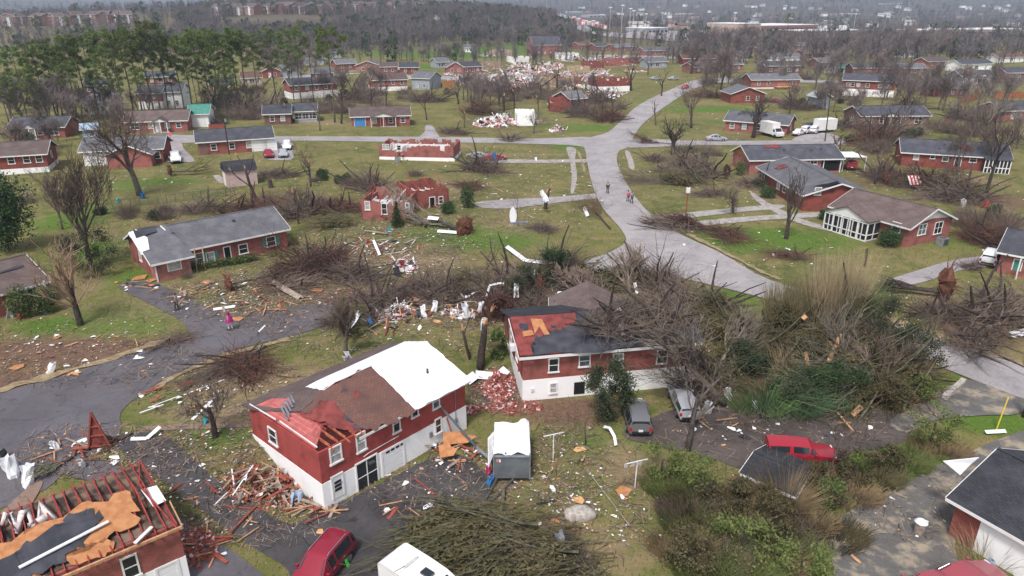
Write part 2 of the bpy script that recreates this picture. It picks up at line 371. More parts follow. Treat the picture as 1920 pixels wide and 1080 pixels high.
def asphalt(name, c1, c2, wet, crack=.5, tint=None):
    m = bpy.data.materials.new(name); m.use_nodes = True; nt = m.node_tree; b = nt.nodes['Principled BSDF']; L = nt.links.new
    g = nt.nodes.new('ShaderNodeNewGeometry'); pos = g.outputs['Position']
    def N(sc, det, ro): n = nt.nodes.new('ShaderNodeTexNoise'); n.inputs['Scale'].default_value = sc; n.inputs['Detail'].default_value = det; n.inputs['Roughness'].default_value = ro; L(pos, n.inputs['Vector']); return n.outputs['Fac']
    r = nt.nodes.new('ShaderNodeValToRGB'); e = r.color_ramp.elements; e[0].position = .36; e[1].position = .64; e[0].color = (*c1, 1); e[1].color = (*c2, 1); L(N(.25, 8, .65), r.inputs[0])
    mx = nt.nodes.new('ShaderNodeMixRGB'); mx.blend_type = 'MULTIPLY'; mx.inputs[0].default_value = .6
    r2 = nt.nodes.new('ShaderNodeValToRGB'); r2.color_ramp.elements[0].position = .3; r2.color_ramp.elements[1].position = .6; r2.color_ramp.elements[0].color = (.45, .45, .45, 1); L(N(6, 6, .8), r2.inputs[0])
    L(r.outputs[0], mx.inputs[1]); L(r2.outputs[0], mx.inputs[2])
    vo = nt.nodes.new('ShaderNodeTexVoronoi'); vo.feature = 'DISTANCE_TO_EDGE'; vo.inputs['Scale'].default_value = .22
    wv = nt.nodes.new('ShaderNodeMixRGB'); wv.inputs[0].default_value = .18; nn = nt.nodes.new('ShaderNodeTexNoise'); nn.inputs['Scale'].default_value = .5; L(pos, nn.inputs['Vector']); L(pos, wv.inputs[1]); 
    vm = nt.nodes.new('ShaderNodeVectorMath'); vm.operation = 'MULTIPLY_ADD'; vm.inputs[1].default_value = (2.5, 2.5, 2.5); L(nn.outputs['Color'], vm.inputs[0]); L(pos, vm.inputs[2]); L(vm.outputs[0], vo.inputs['Vector'])
    r3 = nt.nodes.new('ShaderNodeValToRGB'); r3.color_ramp.elements[0].position = .004; r3.color_ramp.elements[1].position = .014; r3.color_ramp.elements[0].color = (1-crack, 1-crack, 1-crack, 1); L(vo.outputs['Distance'], r3.inputs[0])
    m3 = nt.nodes.new('ShaderNodeMixRGB'); m3.blend_type = 'MULTIPLY'; m3.inputs[0].default_value = 1; L(mx.outputs[0], m3.inputs[1]); L(r3.outputs[0], m3.inputs[2])
    col = m3.outputs[0]
    if tint:
        r5 = nt.nodes.new('ShaderNodeValToRGB'); r5.color_ramp.elements[0].position = .5; r5.color_ramp.elements[1].position = .62; L(N(.5, 7, .7), r5.inputs[0])
        m5 = nt.nodes.new('ShaderNodeMixRGB'); m5.inputs[2].default_value = (*tint, 1); L(r5.outputs[0], m5.inputs[0]); L(col, m5.inputs[1]); col = m5.outputs[0]
    L(col, b.inputs['Base Color'])
    r4 = nt.nodes.new('ShaderNodeValToRGB'); r4.color_ramp.elements[0].position = .4; r4.color_ramp.elements[1].position = .6; r4.color_ramp.elements[0].color = (wet,)*3+(1,); r4.color_ramp.elements[1].color = (.85, .85, .85, 1); L(N(.35, 5, .6), r4.inputs[0]); L(r4.outputs[0], b.inputs['Roughness'])
    M[name] = m
asphalt('asphalt', (.09, .081, .09), (.13, .118, .131), .3, crack=.25)
asphalt('asphalt_dark', (.032, .03, .033), (.075, .07, .074), .35)
asphalt('pavement_light', (.28, .258, .262), (.39, .36, .362), .5, crack=.12)
asphalt('dirt_lot', (.06, .048, .044), (.11, .09, .082), .5, crack=.2)
asphalt('drive_stained', (.1, .095, .09), (.15, .14, .13), .5, crack=.2, tint=(.3, .25, .18))
asphalt('path_brown', (.2, .13, .1), (.27, .19, .15), .8, crack=.3)

def ribbon(name, px, w, mname, dz):
    q = [P(*p) for p in px]; pts = []
    for i in range(len(q)):
        a, b = q[max(0, i-1)], q[min(len(q)-1, i+1)]; d = (b-a).xy.normalized(); pts.append((q[i].x, q[i].y, -d.y, d.x))
    fine = []
    for a, b in zip(pts, pts[1:]):
        for k in range(8): t = k/8; fine.append(tuple(a[j]+(b[j]-a[j])*t for j in range(4)))
    f1, f2 = [(x+nx*w*RND.uniform(.1, .8), y+ny*w*RND.uniform(.1, .8)) for x, y, nx, ny in fine], [(x-nx*w*RND.uniform(.1, .8), y-ny*w*RND.uniform(.1, .8)) for x, y, nx, ny in reversed(fine)]
    drape(name, None, mname, dz, 1.5, 1, .0, f1+f2)
def smooth_poly(pts, sub=4):
    out = []; n = len(pts)
    for i in range(n):
        a, b, c, d = pts[i-1], pts[i], pts[(i+1) % n], pts[(i+2) % n]
        for k in range(sub):
            t = k/sub
            out.append(tuple(.5*(2*b[j]+(c[j]-a[j])*t+(2*a[j]-5*b[j]+4*c[j]-d[j])*t*t+(3*b[j]-a[j]-3*c[j]+d[j])*t**3) for j in (0, 1)))
    return out
def drape(name, px, mname, dz=.04, step=2.0, sub=4, rag=.0, worldpts=None):
    w = worldpts or [(p.x, p.y) for p in (P(*q) for q in px)]
    if sub > 1: w = smooth_poly(w, sub)
    if rag: w = [(x+jit(rag), y+jit(rag)) for x, y in w]
    bm = bmesh.new(); f = bm.faces.new([bm.verts.new((x, y, 0)) for x, y in w])
    bmesh.ops.triangulate(bm, faces=[f])
    xs = [q[0] for q in w]; ys = [q[1] for q in w]
    for ax, lo, hi in ((0, min(xs), max(xs)), (1, min(ys), max(ys))):
        st = max(step, (hi-lo)/130); k = lo+st
        while k < hi:
            co = (k, 0, 0) if ax == 0 else (0, k, 0); no = (1, 0, 0) if ax == 0 else (0, 1, 0)
            bmesh.ops.bisect_plane(bm, geom=bm.verts[:]+bm.edges[:]+bm.faces[:], plane_co=co, plane_no=no); k += st
    for v in bm.verts: v.co.z = T(v.co.x, v.co.y) + dz
    bmesh.ops.recalc_face_normals(bm, faces=bm.faces[:])
    if bm.faces and sum(f.normal.z for f in bm.faces) < 0: bmesh.ops.reverse_faces(bm, faces=bm.faces[:])
    me = bpy.data.meshes.new(name); bm.to_mesh(me); bm.free(); me.materials.append(M[mname])
    o = link(name, me); tag(o, kind='structure'); return o
# streets
drape('road', [(-120, 775), (0, 737), (110, 708), (250, 665), (370, 628), (450, 592), (590, 570), (622, 572), (640, 585), (630, 602), (560, 627), (420, 662), (320, 706), (262, 742), (226, 776), (222, 818), (130, 880), (60, 930), (-120, 960)], 'asphalt', .05, 1.6)
drape('mud_track', [(600, 575), (700, 552), (800, 533), (960, 511), (1090, 497), (1135, 486), (1190, 500), (1200, 512), (1130, 519), (1000, 543), (800, 572), (680, 596), (620, 600)], 'dirt_lot', .045, 1.6, rag=.5)
drape('road_surface', [(1172, 456), (1165, 432), (1128, 388), (1110, 345), (1101, 305), (1098, 285), (1093, 268), (1108, 258), (1140, 248), (1170, 222), (1200, 196), (1258, 168), (1305, 150),
               (1338, 152), (1295, 170), (1236, 208), (1204, 234), (1188, 258), (1178, 276), (1160, 285), (1157, 305), (1172, 340), (1196, 376), (1226, 408), (1275, 440), (1350, 475), (1440, 525), (1560, 560), (1640, 597), (1720, 622), (1920, 688), (2050, 735), (2050, 798), (1920, 750), (1800, 704), (1690, 648), (1560, 603), (1430, 560), (1310, 530), (1205, 510), (1120, 512), (1095, 492), (1135, 478)], 'pavement_light', .1, 1.5)
drape('cross_street', [(300, 253), (420, 256), (520, 256), (800, 257), (1000, 260), (1110, 258), (1110, 277), (1060, 272), (900, 268), (700, 266), (560, 264), (420, 266), (300, 268)], 'pavement_light', .06, 4)
drape('cross_street', [(1170, 266), (1210, 261), (1300, 264), (1450, 264), (1580, 262), (1700, 259), (1700, 266), (1600, 271), (1450, 272), (1300, 273), (1180, 277)], 'pavement_light', .06, 4)
drape('back_street', [(700, 143), (790, 142), (900, 146), (1010, 152), (1010, 158), (900, 152), (790, 149), (700, 150)], 'pavement_light', .12, 8)
drape('back_street', [(1325, 147), (1400, 146), (1500, 149), (1580, 152), (1580, 156), (1500, 155), (1400, 154), (1335, 156)], 'pavement_light', .12, 8)
drape('back_street', [(1120, 103), (1220, 105), (1300, 110), (1300, 113), (1220, 109), (1120, 107)], 'pavement_light', .15, 10)
drape('back_street', [(500, 139), (560, 140), (680, 132), (760, 126), (760, 130), (680, 138), (560, 147), (500, 145)], 'pavement_light', .12, 8)
mat('verge_straw', (.3, .23, .14), 1, (.2, .15, .085), 1.5, detail=8, coords='World', bump=.5)
ribbon('verge', [(-20, 738), (110, 702), (250, 659), (340, 628)], 1.0, 'verge_straw', .09); ribbon('verge', [(1650, 596), (1720, 617), (1820, 650), (1930, 687)], .8, 'verge_straw', .12); ribbon('verge', [(1290, 440), (1350, 470), (1430, 512), (1470, 528)], .8, 'verge_straw', .12)
ribbon('verge', [(262, 745), (320, 710), (420, 666), (560, 632)], .8, 'verge_straw', .09); ribbon('verge', [(1060, 282), (1085, 284), (1098, 330)], .5, 'verge_straw', .08)
# drives, paths and lots
drape('driveway', [(205, 828), (262, 812), (310, 822), (352, 852), (410, 905), (480, 950), (545, 985), (600, 960), (660, 935), (740, 895), (800, 865), (860, 855), (900, 880), (925, 920), (900, 960), (840, 975), (770, 1000), (735, 1040), (720, 1120), (560, 1130), (540, 1070), (470, 1025), (400, 975), (320, 915), (250, 862)], 'asphalt_dark', .085, 1.5)
drape('driveway', [(90, 868), (180, 862), (230, 880), (300, 940), (380, 1000), (470, 1060), (530, 1130), (350, 1140), (330, 1000), (250, 920), (150, 900)], 'asphalt', .07, 1.5)
drape('driveway', [(222, 538), (262, 528), (300, 535), (352, 560), (405, 583), (455, 592), (440, 612), (372, 634), (336, 600), (290, 575)], 'asphalt', .065, 1.5)
drape('driveway', [(893, 380), (960, 374), (1040, 370), (1115, 364), (1120, 372), (1050, 380), (960, 391), (905, 390)], 'pavement_light', .065, 3)
drape('driveway', [(905, 298), (1000, 300), (1105, 299), (1105, 304), (1000, 306), (905, 305)], 'concrete', .065, 3)
drape('driveway', [(1222, 408), (1300, 398), (1380, 390), (1460, 384), (1465, 391), (1390, 398), (1310, 407), (1232, 416)], 'concrete', .065, 2)
drape('driveway', [(1238, 424), (1340, 412), (1440, 404), (1560, 398), (1560, 406), (1450, 412), (1350, 421), (1250, 432)], 'concrete', .067, 2)
drape('driveway', [(1670, 525), (1720, 508), (1790, 488), (1880, 478), (1900, 494), (1800, 508), (1730, 530), (1690, 535)], 'pavement_light', .065, 2)
drape('driveway', [(305, 268), (338, 268), (345, 280), (365, 302), (330, 304), (300, 300)], 'pavement_light', .07, 2)
drape('driveway', [(512, 266), (545, 266), (550, 285), (545, 300), (495, 298), (512, 285)], 'pavement_light', .07, 2)
drape('driveway', [(786, 259), (796, 248), (798, 236), (810, 236), (818, 248), (822, 259)], 'pavement_light', .1, 4)
drape('driveway', [(1490, 266), (1500, 255), (1550, 250), (1575, 262)], 'pavement_light', .08, 4)
drape('garden_path', [(1062, 277), (1080, 280), (1078, 300), (1082, 330), (1076, 360), (1070, 360), (1072, 330), (1068, 300)], 'concrete', .055, 3)
drape('garden_path', [(1172, 283), (1182, 288), (1190, 315), (1182, 318), (1176, 300)], 'concrete', .055, 3)
drape('garden_path', [(1412, 362), (1440, 380), (1500, 410), (1560, 428), (1556, 434), (1490, 416), (1430, 386), (1408, 366)], 'concrete', .058, 2)
drape('garden_path', [(400, 330), (412, 330), (425, 342), (412, 343)], 'concrete', .055, 2)
drape('garden_path', [(280, 800), (460, 793), (462, 802), (280, 808)], 'path_brown', .055, 1.5)
drape('garden_path', [(55, 915), (80, 912), (20, 1000), (-40, 1010)], 'path_brown', .105, 1.5)
drape('yard_lot', [(1165, 815), (1200, 795), (1290, 765), (1420, 770), (1560, 765), (1690, 775), (1715, 800), (1690, 830), (1600, 850), (1540, 880), (1400, 880), (1300, 850), (1220, 835)], 'dirt_lot', .06, 1.5, rag=.12)
drape('driveway', [(1670, 790), (1740, 745), (1800, 718), (1850, 716), (1930, 755), (1905, 778), (1850, 780), (1760, 788), (1700, 812)], 'drive_stained', .09, 1.5)
drape('driveway', [(1535, 1012), (1600, 955), (1690, 912), (1760, 872), (1830, 842), (1935, 806), (1990, 830), (1930, 880), (1840, 930), (1790, 1000), (1790, 1120), (1585, 1120), (1560, 1050)], 'drive_stained', .06, 1.5)
# far road, tarmac and highway
drape('highway', [(1040, 28), (1060, 30), (1100, 48), (1150, 62), (1250, 66), (1330, 70), (1330, 75), (1240, 74), (1140, 70), (1080, 55), (1050, 40)], 'pavement_light', .6, 30)
drape('parking_lot', [(1180, 38), (1290, 40), (1300, 46), (1190, 45)], 'pavement_light', .6, 40)
drape('parking_lot', [(1190, 60), (1340, 58), (1390, 66), (1390, 72), (1280, 78), (1190, 70)], 'pavement_light', .5, 30)
drape('hill_track', [(815, 26), (828, 28), (830, 40), (815, 44)], 'concrete', .5, 30)
# ------------------------------------------------------------------ vegetation prototypes (mesh data shared by copies)
def rdir(rg, up=0.0):
    while 1:
        d = V((rg.uniform(-1, 1), rg.uniform(-1, 1), rg.uniform(-1, 1)))
        if .1 < d.length < 1: return (d.normalized() + V((0, 0, up))).normalized()
TRLEV = 0
def limb(tr, cr, p, d, L, r, lev, rg, br, up, wob=.22, rmin=.012, snap=0.0, tips=None, spread=(.45, .95)):
    n = 5 if lev == 0 else 3 if lev < 3 else 2
    pts = [p]; rr = [r]; end = r*(.62 if lev == 0 else .5); dirs = []
    last = lev >= len(br)
    for i in range(n):
        d = (d + rdir(rg)*wob*(.6 if lev == 0 else 1) + V((0, 0, up))).normalized(); p = p + d*(L/n); pts.append(p); rr.append(max(rmin, r+(end-r)*(i+1)/n)); dirs.append(d)
    (tr if lev <= TRLEV else cr).tube(pts, rr, n=7 if lev == 0 else 5 if lev == 1 else 4 if lev == 2 and r > .05 else 3, cap=lev < 2)
    if snap and lev in (0, 1, 2) and rg.random() < snap:
        if tips is not None: tips.append((p, d, rr[-1]))
        if lev > 0: 
            if rg.random() < .7: return
    if last: return
    k = br[lev]
    for j in range(k):
        t = (.35 if lev else .45) + (1-(.35 if lev else .45))*(j+rg.random()*.8)/k; t = min(t, .999)
        i = min(n-1, int(t*n)); q = pts[i] + (pts[i+1]-pts[i])*(t*n-i)
        ax = dirs[i].cross(rdir(rg)).normalized(); a = rg.uniform(*spread)
        nd = Matrix.Rotation(a, 3, ax) @ dirs[i]
        limb(tr, cr, q, nd, L*rg.uniform(.5, .78)*(1.0 if lev else .95), max(rmin, rr[i]*rg.uniform(.42, .62)), lev+1, rg, br, up, wob, rmin, snap, tips, spread)
def bare_tree_mb(seed, H, r=.28, br=(6, 5, 4, 4, 2), up=.12, snap=0.0, lean=0.0, rmin=.014, wob=.22, spread=(.45, .95), trunk=.5):
    rg = random.Random(seed); tr, cr = MB(), MB(); tips = []
    limb(tr, cr, V((0, 0, -.3)), V((lean, lean*.4, 1)).normalized(), H*trunk, r, 0, rg, br, up, wob, rmin, snap, tips, spread)
    zm = max([v[2] for v in cr.v] + [v[2] for v in tr.v] + [.1]); k = H/zm
    for mb in (tr, cr): mb.v = [(x*k, y*k, z*k) for x, y, z in mb.v]
    sp = []
    for p, d, rr in tips[:14]:
        p = p*k; sp.append(MB())
        for _ in range(3): 
            e = p + (d+rdir(rg)*.35)*rg.uniform(.25, .7); sp[-1].tube([p-d*.08, (p+e)/2, e], [rr*.9, rr*.55, .008], n=4)
    return tr, cr, sp
def leafy(mb, rg, c, rad, n, size, lump=.25, mi=0, shell=.55, flat=0.0, asp=.55):
    c = V(c); ph = [rg.uniform(0, 6.3) for _ in range(4)]
    for _ in range(n):
        d = rdir(rg); s_ = 1 + lump*(sin(3*d.x+ph[0])*cos(3.3*d.y+ph[1])+.7*sin(5*d.z+4*d.x+ph[2]))
        t = (shell + (1-shell)*rg.random())*s_*(rg.random()**.18)
        p = c + V((d.x*rad[0]*t, d.y*rad[1]*t, d.z*rad[2]*t))
        a = (rdir(rg) + d*.6 + V((0, 0, -flat))).normalized(); b = a.cross(rdir(rg)).normalized(); L = size*rg.uniform(.6, 1.4)
        mb.add([p-b*L*asp*.5, p+b*L*asp*.5, p+a*L], [(0, 1, 2)], mi)
def blades(mb, rg, c, rad, n, h, w=.04, lean=.3, droop=.0, mi=0):
    c = V(c)
    for _ in range(n):
        t = rg.uniform(0, 2*pi); q = sqrt(rg.random()); p = c + V((rad[0]*q*cos(t), rad[1]*q*sin(t), 0)); L = h*rg.uniform(.5, 1.1)
        o = V((cos(t), sin(t), 0))*lean*q + V((rg.gauss(0, .12), rg.gauss(0, .12), 0)); d = (V((0, 0, 1))+o).normalized(); s_ = d.cross(V((cos(t+1), sin(t+1), 0))).normalized()*w
        m_ = p + d*L*.6; e = p + d*L + o*L*droop - V((0, 0, L*droop*.6))
        mb.add([p-s_, p+s_, m_+s_*.7, m_-s_*.7, e], [(0, 1, 2, 3), (3, 2, 4)], mi)
def pine_mb(seed, H, crown=.42, wid=3.4):
    rg = random.Random(seed); tr, cr = MB(), MB(); lean = rg.uniform(-.04, .04)
    pts = [V((lean*z+.15*sin(z*.3+seed), .1*cos(z*.25+seed), z)) for z in [H*i/8-.4*(i == 0) for i in range(9)]]
    tr.tube(pts, [.24*(1-.75*i/8) for i in range(9)], n=6)
    z0 = H*(1-crown)
    for k in range(26):
        z = z0 + (H-z0)*(k/26)**.9 + rg.uniform(-.5, .5); t = (z-z0)/(H-z0); a = k*2.4+rg.random()
        R = wid*(.55+.75*sin(pi*min(1, .18+t*.75)))*rg.uniform(.35, 1.0); b = V((lean*z, 0, z)); e = b + V((cos(a)*R, sin(a)*R, .25*R+.3))
        tr.tube([b, (b+e)/2+V((0, 0, -.1)), e], [.06, .045, .02], n=3, cap=False)
        leafy(cr, rg, e, (rg.uniform(.9, 1.45), rg.uniform(.9, 1.45), rg.uniform(.5, .85)), 130, .5, shell=.3, flat=-.2, asp=.32)
    leafy(cr, rg, (lean*H, 0, H), (.9, .9, .9), 120, .42, shell=.2, flat=-.3, asp=.3)
    for k in range(rg.randint(2, 6)):
        z = H*rg.uniform(.25, .55); a = rg.uniform(0, 6.3); R = rg.uniform(.6, 1.8); b = V((lean*z, 0, z)); e = b+V((cos(a)*R, sin(a)*R, .2)); tr.tube([b, e], [.04, .015], n=3)
        if rg.random() < .5: leafy(cr, rg, e, (.6, .6, .4), 36, .36, shell=.2, asp=.3)
    return tr, cr
def twigs(mb, rg, c, rad, n, L, r=.014, d0=None, dj=.8, arch=.5, mi=0, nn=3, hmax=1.0):
    """a heap of curved branches lying over an ellipse"""
    c = V(c)
    for _ in range(n):
        t = rg.uniform(0, 2*pi); q = rg.random()**.6; x, y = rad[0]*q*cos(t), rad[1]*q*sin(t); z = rad[2]*rg.random()*(1-q*q)*hmax
        d = (V(d0)+rdir(rg)*dj if d0 else rdir(rg)); d.z = abs(d.z)*.6 if not d0 else d.z; d.normalize(); l = L*rg.uniform(.4, 1.2)
        p = c+V((x, y, z)); pts = [p]
        for i in range(3):
            d = (d + rdir(rg)*.28 + V((0, 0, -.25*arch))).normalized(); p = p+d*l/3
            if p.z < c.z+.03: p.z = c.z+.03+.05*rg.random()
            pts.append(p)
        r0 = r*rg.uniform(.6, 1.6); mb.tube(pts, [r0, r0*.85, r0*.65, r0*.35], n=nn, cap=False, mi=mi)
def root_plate(mb, rg, c, axis, R):
    c, a = V(c), V(axis).normalized(); u = a.cross(V((0, 0, 1))).normalized(); w = a.cross(u); n = 14; ring = []
    for k, (rr, off) in enumerate(((.0, .35), (.55, .25), (1, 0), (.75, -.22), (.2, -.35))):
        ring.append([c + (u*cos(2*pi*j/n)+w*sin(2*pi*j/n))*R*rr*rg.uniform(.78, 1.18) + a*off*R*rg.uniform(.7, 1.3) for j in range(n)])
    vs = [p for r_ in ring for p in r_]; fs = [(i*n+j, i*n+(j+1) % n, (i+1)*n+(j+1) % n, (i+1)*n+j) for i in range(4) for j in range(n)]
    mb.add(vs, fs, 0)
    for _ in range(34):
        t = rg.uniform(0, 6.3); p = c+(u*cos(t)+w*sin(t))*R*rg.uniform(.3, .9); e = p+(u*cos(t)+w*sin(t)+a*rg.uniform(-.2, .9)+rdir(rg)*.4)*R*rg.uniform(.3, .8); mb.tube([p, (p+e)/2+rdir(rg)*.1, e], [.06, .04, .012], n=4, cap=False)
PROTO = {}
def proto_tree(key, name, trunk_m, crown_m, mbs, split_m='split_wood'):
    tr, cr, *sp = mbs
    PROTO[key] = (name, tr.mesh('trunk', [trunk_m], True), cr.mesh('crown', [crown_m]) if cr.v else None, sp[0].mesh('splintered_end', [split_m]) if sp and sp[0].v else None)
def plant(key, p, h=None, H0=None, rz=None, label=None, cat='tree', group=None, name=None, s=None, tilt=None):
    nm, tm, cm, sm = PROTO[key]; r = empty(name or nm, p, RND.uniform(0, 6.3) if rz is None else rz, label, cat, group)
    k = s if s else (h/H0 if h else 1.0); r.scale = (k, k, k)
    if tilt: r.rotation_euler = (tilt[0], tilt[1], r.rotation_euler[2])
    link('trunk', tm, r)
    if cm: link('crown', cm, r)
    if sm: link('splintered_end', sm, r)
    return r
for i in range(5): proto_tree('bare%d' % i, 'bare_tree', 'bark', 'twig', bare_tree_mb(20+i, 10, .2, (6, 5, 4, 4, 2), up=.13 if i < 3 else .2, rmin=.017)[:2])
for i in range(4): proto_tree('far%d' % i, 'bare_tree', 'bark', 'twig_far', bare_tree_mb(60+i, 10, .17, (7, 5, 4, 4), up=(.1, .16, .13, .18)[i], rmin=.022, spread=(.35, .9), trunk=.4)[:2])
for i in range(5): proto_tree('pine%d' % i, 'pine_tree', 'bark', 'pine_needles', pine_mb(130+i, 20, (.42, .5, .36, .45, .3)[i]))
for i in range(3):
    rg = random.Random(200+i); m_ = MB(); st = MB()
    for k in range(6): leafy(m_, rg, (rg.uniform(-.45, .45), rg.uniform(-.45, .45), .75+rg.uniform(-.3, .35)), (.75, .75, .7), 420, .17, shell=.7)
    st.tube([(0, 0, -.2), (0, 0, .6)], .08, n=5); proto_tree('bush%d' % i, 'evergreen_bush', 'bark', 'evergreen', (st, m_))
for i in range(4):
    rg = random.Random(230+i); m_ = MB(); st = MB(); st.tube([(0, 0, -.2), (.1, 0, .5)], .06, n=5)
    twigs(m_, rg, (0, 0, 0), (1.3, 1.3, .7), 240, 2.0, .013, arch=-.5, nn=3); proto_tree('shrub%d' % i, 'bare_shrub', 'bark', 'twig', (st, m_))
for i in range(3):
    rg = random.Random(260+i); m_ = MB(); st = MB(); twigs(m_, rg, (0, 0, 0), (2.7, 1.8, 1.1), 460, 2.2, .013, arch=.35); twigs(m_, rg, (0, 0, 0), (2.4, 1.5, .9), 60, 3.2, .03, d0=(1, .3, .1), dj=.6, arch=.3); twigs(st, rg, (0, 0, 0), (2.2, 1.5, .8), 14, 3.4, .07, arch=.2, nn=5)
    leafy(m_, rg, (0, 0, .5), (2.3, 1.6, .7), 260, .16, shell=.1); PROTO['brush%d' % i] = ('brush_pile', st.mesh('branch_heap', ['bark_dark'], True), m_.mesh('twig_heap', ['twig_red' if i == 1 else 'twig']), None)
def pile(key, p, s, rz, label, group=None, flat=1.0):
    nm, tm, cm, _ = PROTO[key]; r = empty('brush_pile', p, rz, label, 'brush pile', group); r.scale = (s, s, s*flat)
    link('branch_heap', tm, r); link('twig_heap', cm, r); return r

rg = random.Random(277); m_ = MB(); st = MB(); twigs(m_, rg, (0, 0, 0), (2.8, 1.8, 1.2), 160, 2.8, .018, d0=(1, -.3, .25), dj=.5, arch=.3); twigs(st, rg, (0, 0, 0), (2.2, 1.5, .9), 26, 3.8, .05, d0=(1, -.3, .2), dj=.35, arch=.2, nn=5)
for k in range(9): e = rdir(rg); leafy(m_, rg, (e.x*2.2, e.y*1.5, .55+.3*e.z), (.9, .8, .5), 130, .2, shell=.2, lump=.5)
PROTO['brush3'] = ('brush_pile', st.mesh('branch_heap', ['moss_limb'], True), m_.mesh('twig_heap', ['leaf_olive']), None)
# ------------------------------------------------------------------ house builder
GR = random.Random(99)
mat('glass_blind', (.42, .41, .39), .3, (.3, .3, .29), 3, spec=.6)
class House:
    """local frame: x along the front from its left corner, y towards the back, z up"""
    def __init__(s, A, B, W, h, label, cat='house', name='brick_house', group=None, wall='brick', roof='roof_slate', rise=None, over=.45, base=0.0, base_m='white_wall', ridge='x', hip=False, z=None, L=None, trim='white_paint', gable=None, fascia=True, build=True, top=None):
        a = P(*A) if len(A) == 2 else V(A); b = P(*B) if len(B) == 2 else V(B)
        s.rz = atan2(b.y-a.y, b.x-a.x); s.L = L or (b.xy-a.xy).length; s.W = W; s.h = h; s.rise = rise if rise is not None else W*.2; s.over = over; s.wall_m = wall
        z = min(a.z, b.z) if z is None else z
        s.root = empty(name, (a.x, a.y, z), s.rz, label, cat, group); s.trim_m = trim; s.base = base; s.roof_m = roof; s.ridge = ridge; s.fascia = fascia; s.sag = None
        if not build: return
        L, h, r = s.L, s.h, s.rise; w = MB(); x0 = -1.2
        if ridge == 'x':
            prof = [(0, x0), (W, x0), (W, h), (W/2, h+r), (0, h)] if not hip else [(0, x0), (W, x0), (W, h), (0, h)]
            vs = [(0, y, z_) for y, z_ in prof] + [(L, y, z_) for y, z_ in prof]; n = len(prof)
        else:
            prof = [(0, x0), (L, x0), (L, h), (L/2, h+r), (0, h)]; vs = [(x, 0, z_) for x, z_ in prof] + [(x, W, z_) for x, z_ in prof]; n = 5
        w.add(vs, [tuple(range(n)), tuple(reversed(range(n, 2*n)))] + [(i, n+i, n+(i+1) % n, (i+1) % n) for i in range(n)])
        bm = bmesh.new(); me = w.mesh('wall', [wall]); bm.from_mesh(me); bmesh.ops.recalc_face_normals(bm, faces=bm.faces[:]); bm.to_mesh(me); bm.free()
        link('wall', me, s.root)
        if base: MB().box((L/2, W/2, base/2-.6), (L+.05, W+.05, base+1.2)).build('foundation', base_m, s.root)
        if gable and ridge == 'x':
            for xx in (-.03, L+.03): MB().slab([(xx, .02, h), (xx, W-.02, h), (xx, W/2, h+r-.03)], .022).build('gable', gable, s.root)
        if roof: s.roof(hip)
    def roof(s, hip=False, part='roof', x0=None, x1=None, m=None):
        L, W, h, r, o = s.L, s.W, s.h, s.rise, s.over; R = MB(); t = .12
        if s.ridge == 'x':
            a, b = (-o if x0 is None else x0), (L+o if x1 is None else x1); k = r/(W/2); e = h-o*k+.06; top = h+r+.06
            if hip:
                i = W*.5
                A, B, C, D = (-o, -o, e), (L+o, -o, e), (L+o, W+o, e), (-o, W+o, e); E, F = (i, W/2, top), (L-i, W/2, top)
                for q in ((A, B, F, E), (B, C, F), (C, D, E, F), (D, A, E)): R.slab(q, t)
            else:
                R.slab([(a, -o, e), (b, -o, e), (b, W/2, top), (a, W/2, top)], t); R.slab([(a, W/2, top), (b, W/2, top), (b, W+o, e), (a, W+o, e)], t)
                R.bar((a, W/2, top+.01), (b, W/2, top+.01), .26, .03)
            if s.fascia:
                f = MB(); f.box(((a+b)/2, -o-.015, e-.12), (b-a, .03, .2)); f.box(((a+b)/2, W+o+.015, e-.12), (b-a, .03, .2))
                if hip: f.box((-o-.015, W/2, e-.12), (.03, W+2*o, .2)); f.box((L+o+.015, W/2, e-.12), (.03, W+2*o, .2))
                else:
                    for xx in (a-.02, b+.02): f.bar((xx, -o, e-.09), (xx, W/2, top-.09), .035, .2); f.bar((xx, W/2, top-.09), (xx, W+o, e-.09), .035, .2)
                f.build('fascia', s.trim_m, s.root)
        else:
            k = r/(L/2); e = h-o*k+.06; top = h+r+.06; a, b = -o, W+o
            R.slab([(-o, a, e), (L/2, a, top), (L/2, b, top), (-o, b, e)], t); R.slab([(L/2, a, top), (L+o, a, e), (L+o, b, e), (L/2, b, top)], t)
            if s.fascia:
                f = MB(); f.bar((-o, a-.02, e-.09), (L/2, a-.02, top-.09), .035, .2); f.bar((L/2, a-.02, top-.09), (L+o, a-.02, e-.09), .035, .2)
                f.box((-o-.015, W/2, e-.12), (.03, b-a, .2)); f.box((L+o+.015, W/2, e-.12), (.03, b-a, .2)); f.build('fascia', s.trim_m, s.root)
        return R.build(part, m or s.roof_m, s.root)
    def pt(s, face, u, z, out):
        if face == 'F': return V((u, -out, z))
        if face == 'R': return V((s.L+out, u, z))
        if face == 'L': return V((-out, s.W-u, z))
        return V((s.L-u, s.W+out, z))
    def plate(s, mb, face, u, z, w, h, o0, o1, mi=0):
        a, b = s.pt(face, u-w/2, z, o0), s.pt(face, u+w/2, z+h, o1); c = (a+b)/2; d = b-a
        mb.box(c, (abs(d.x), abs(d.y), abs(d.z)), mi=mi)
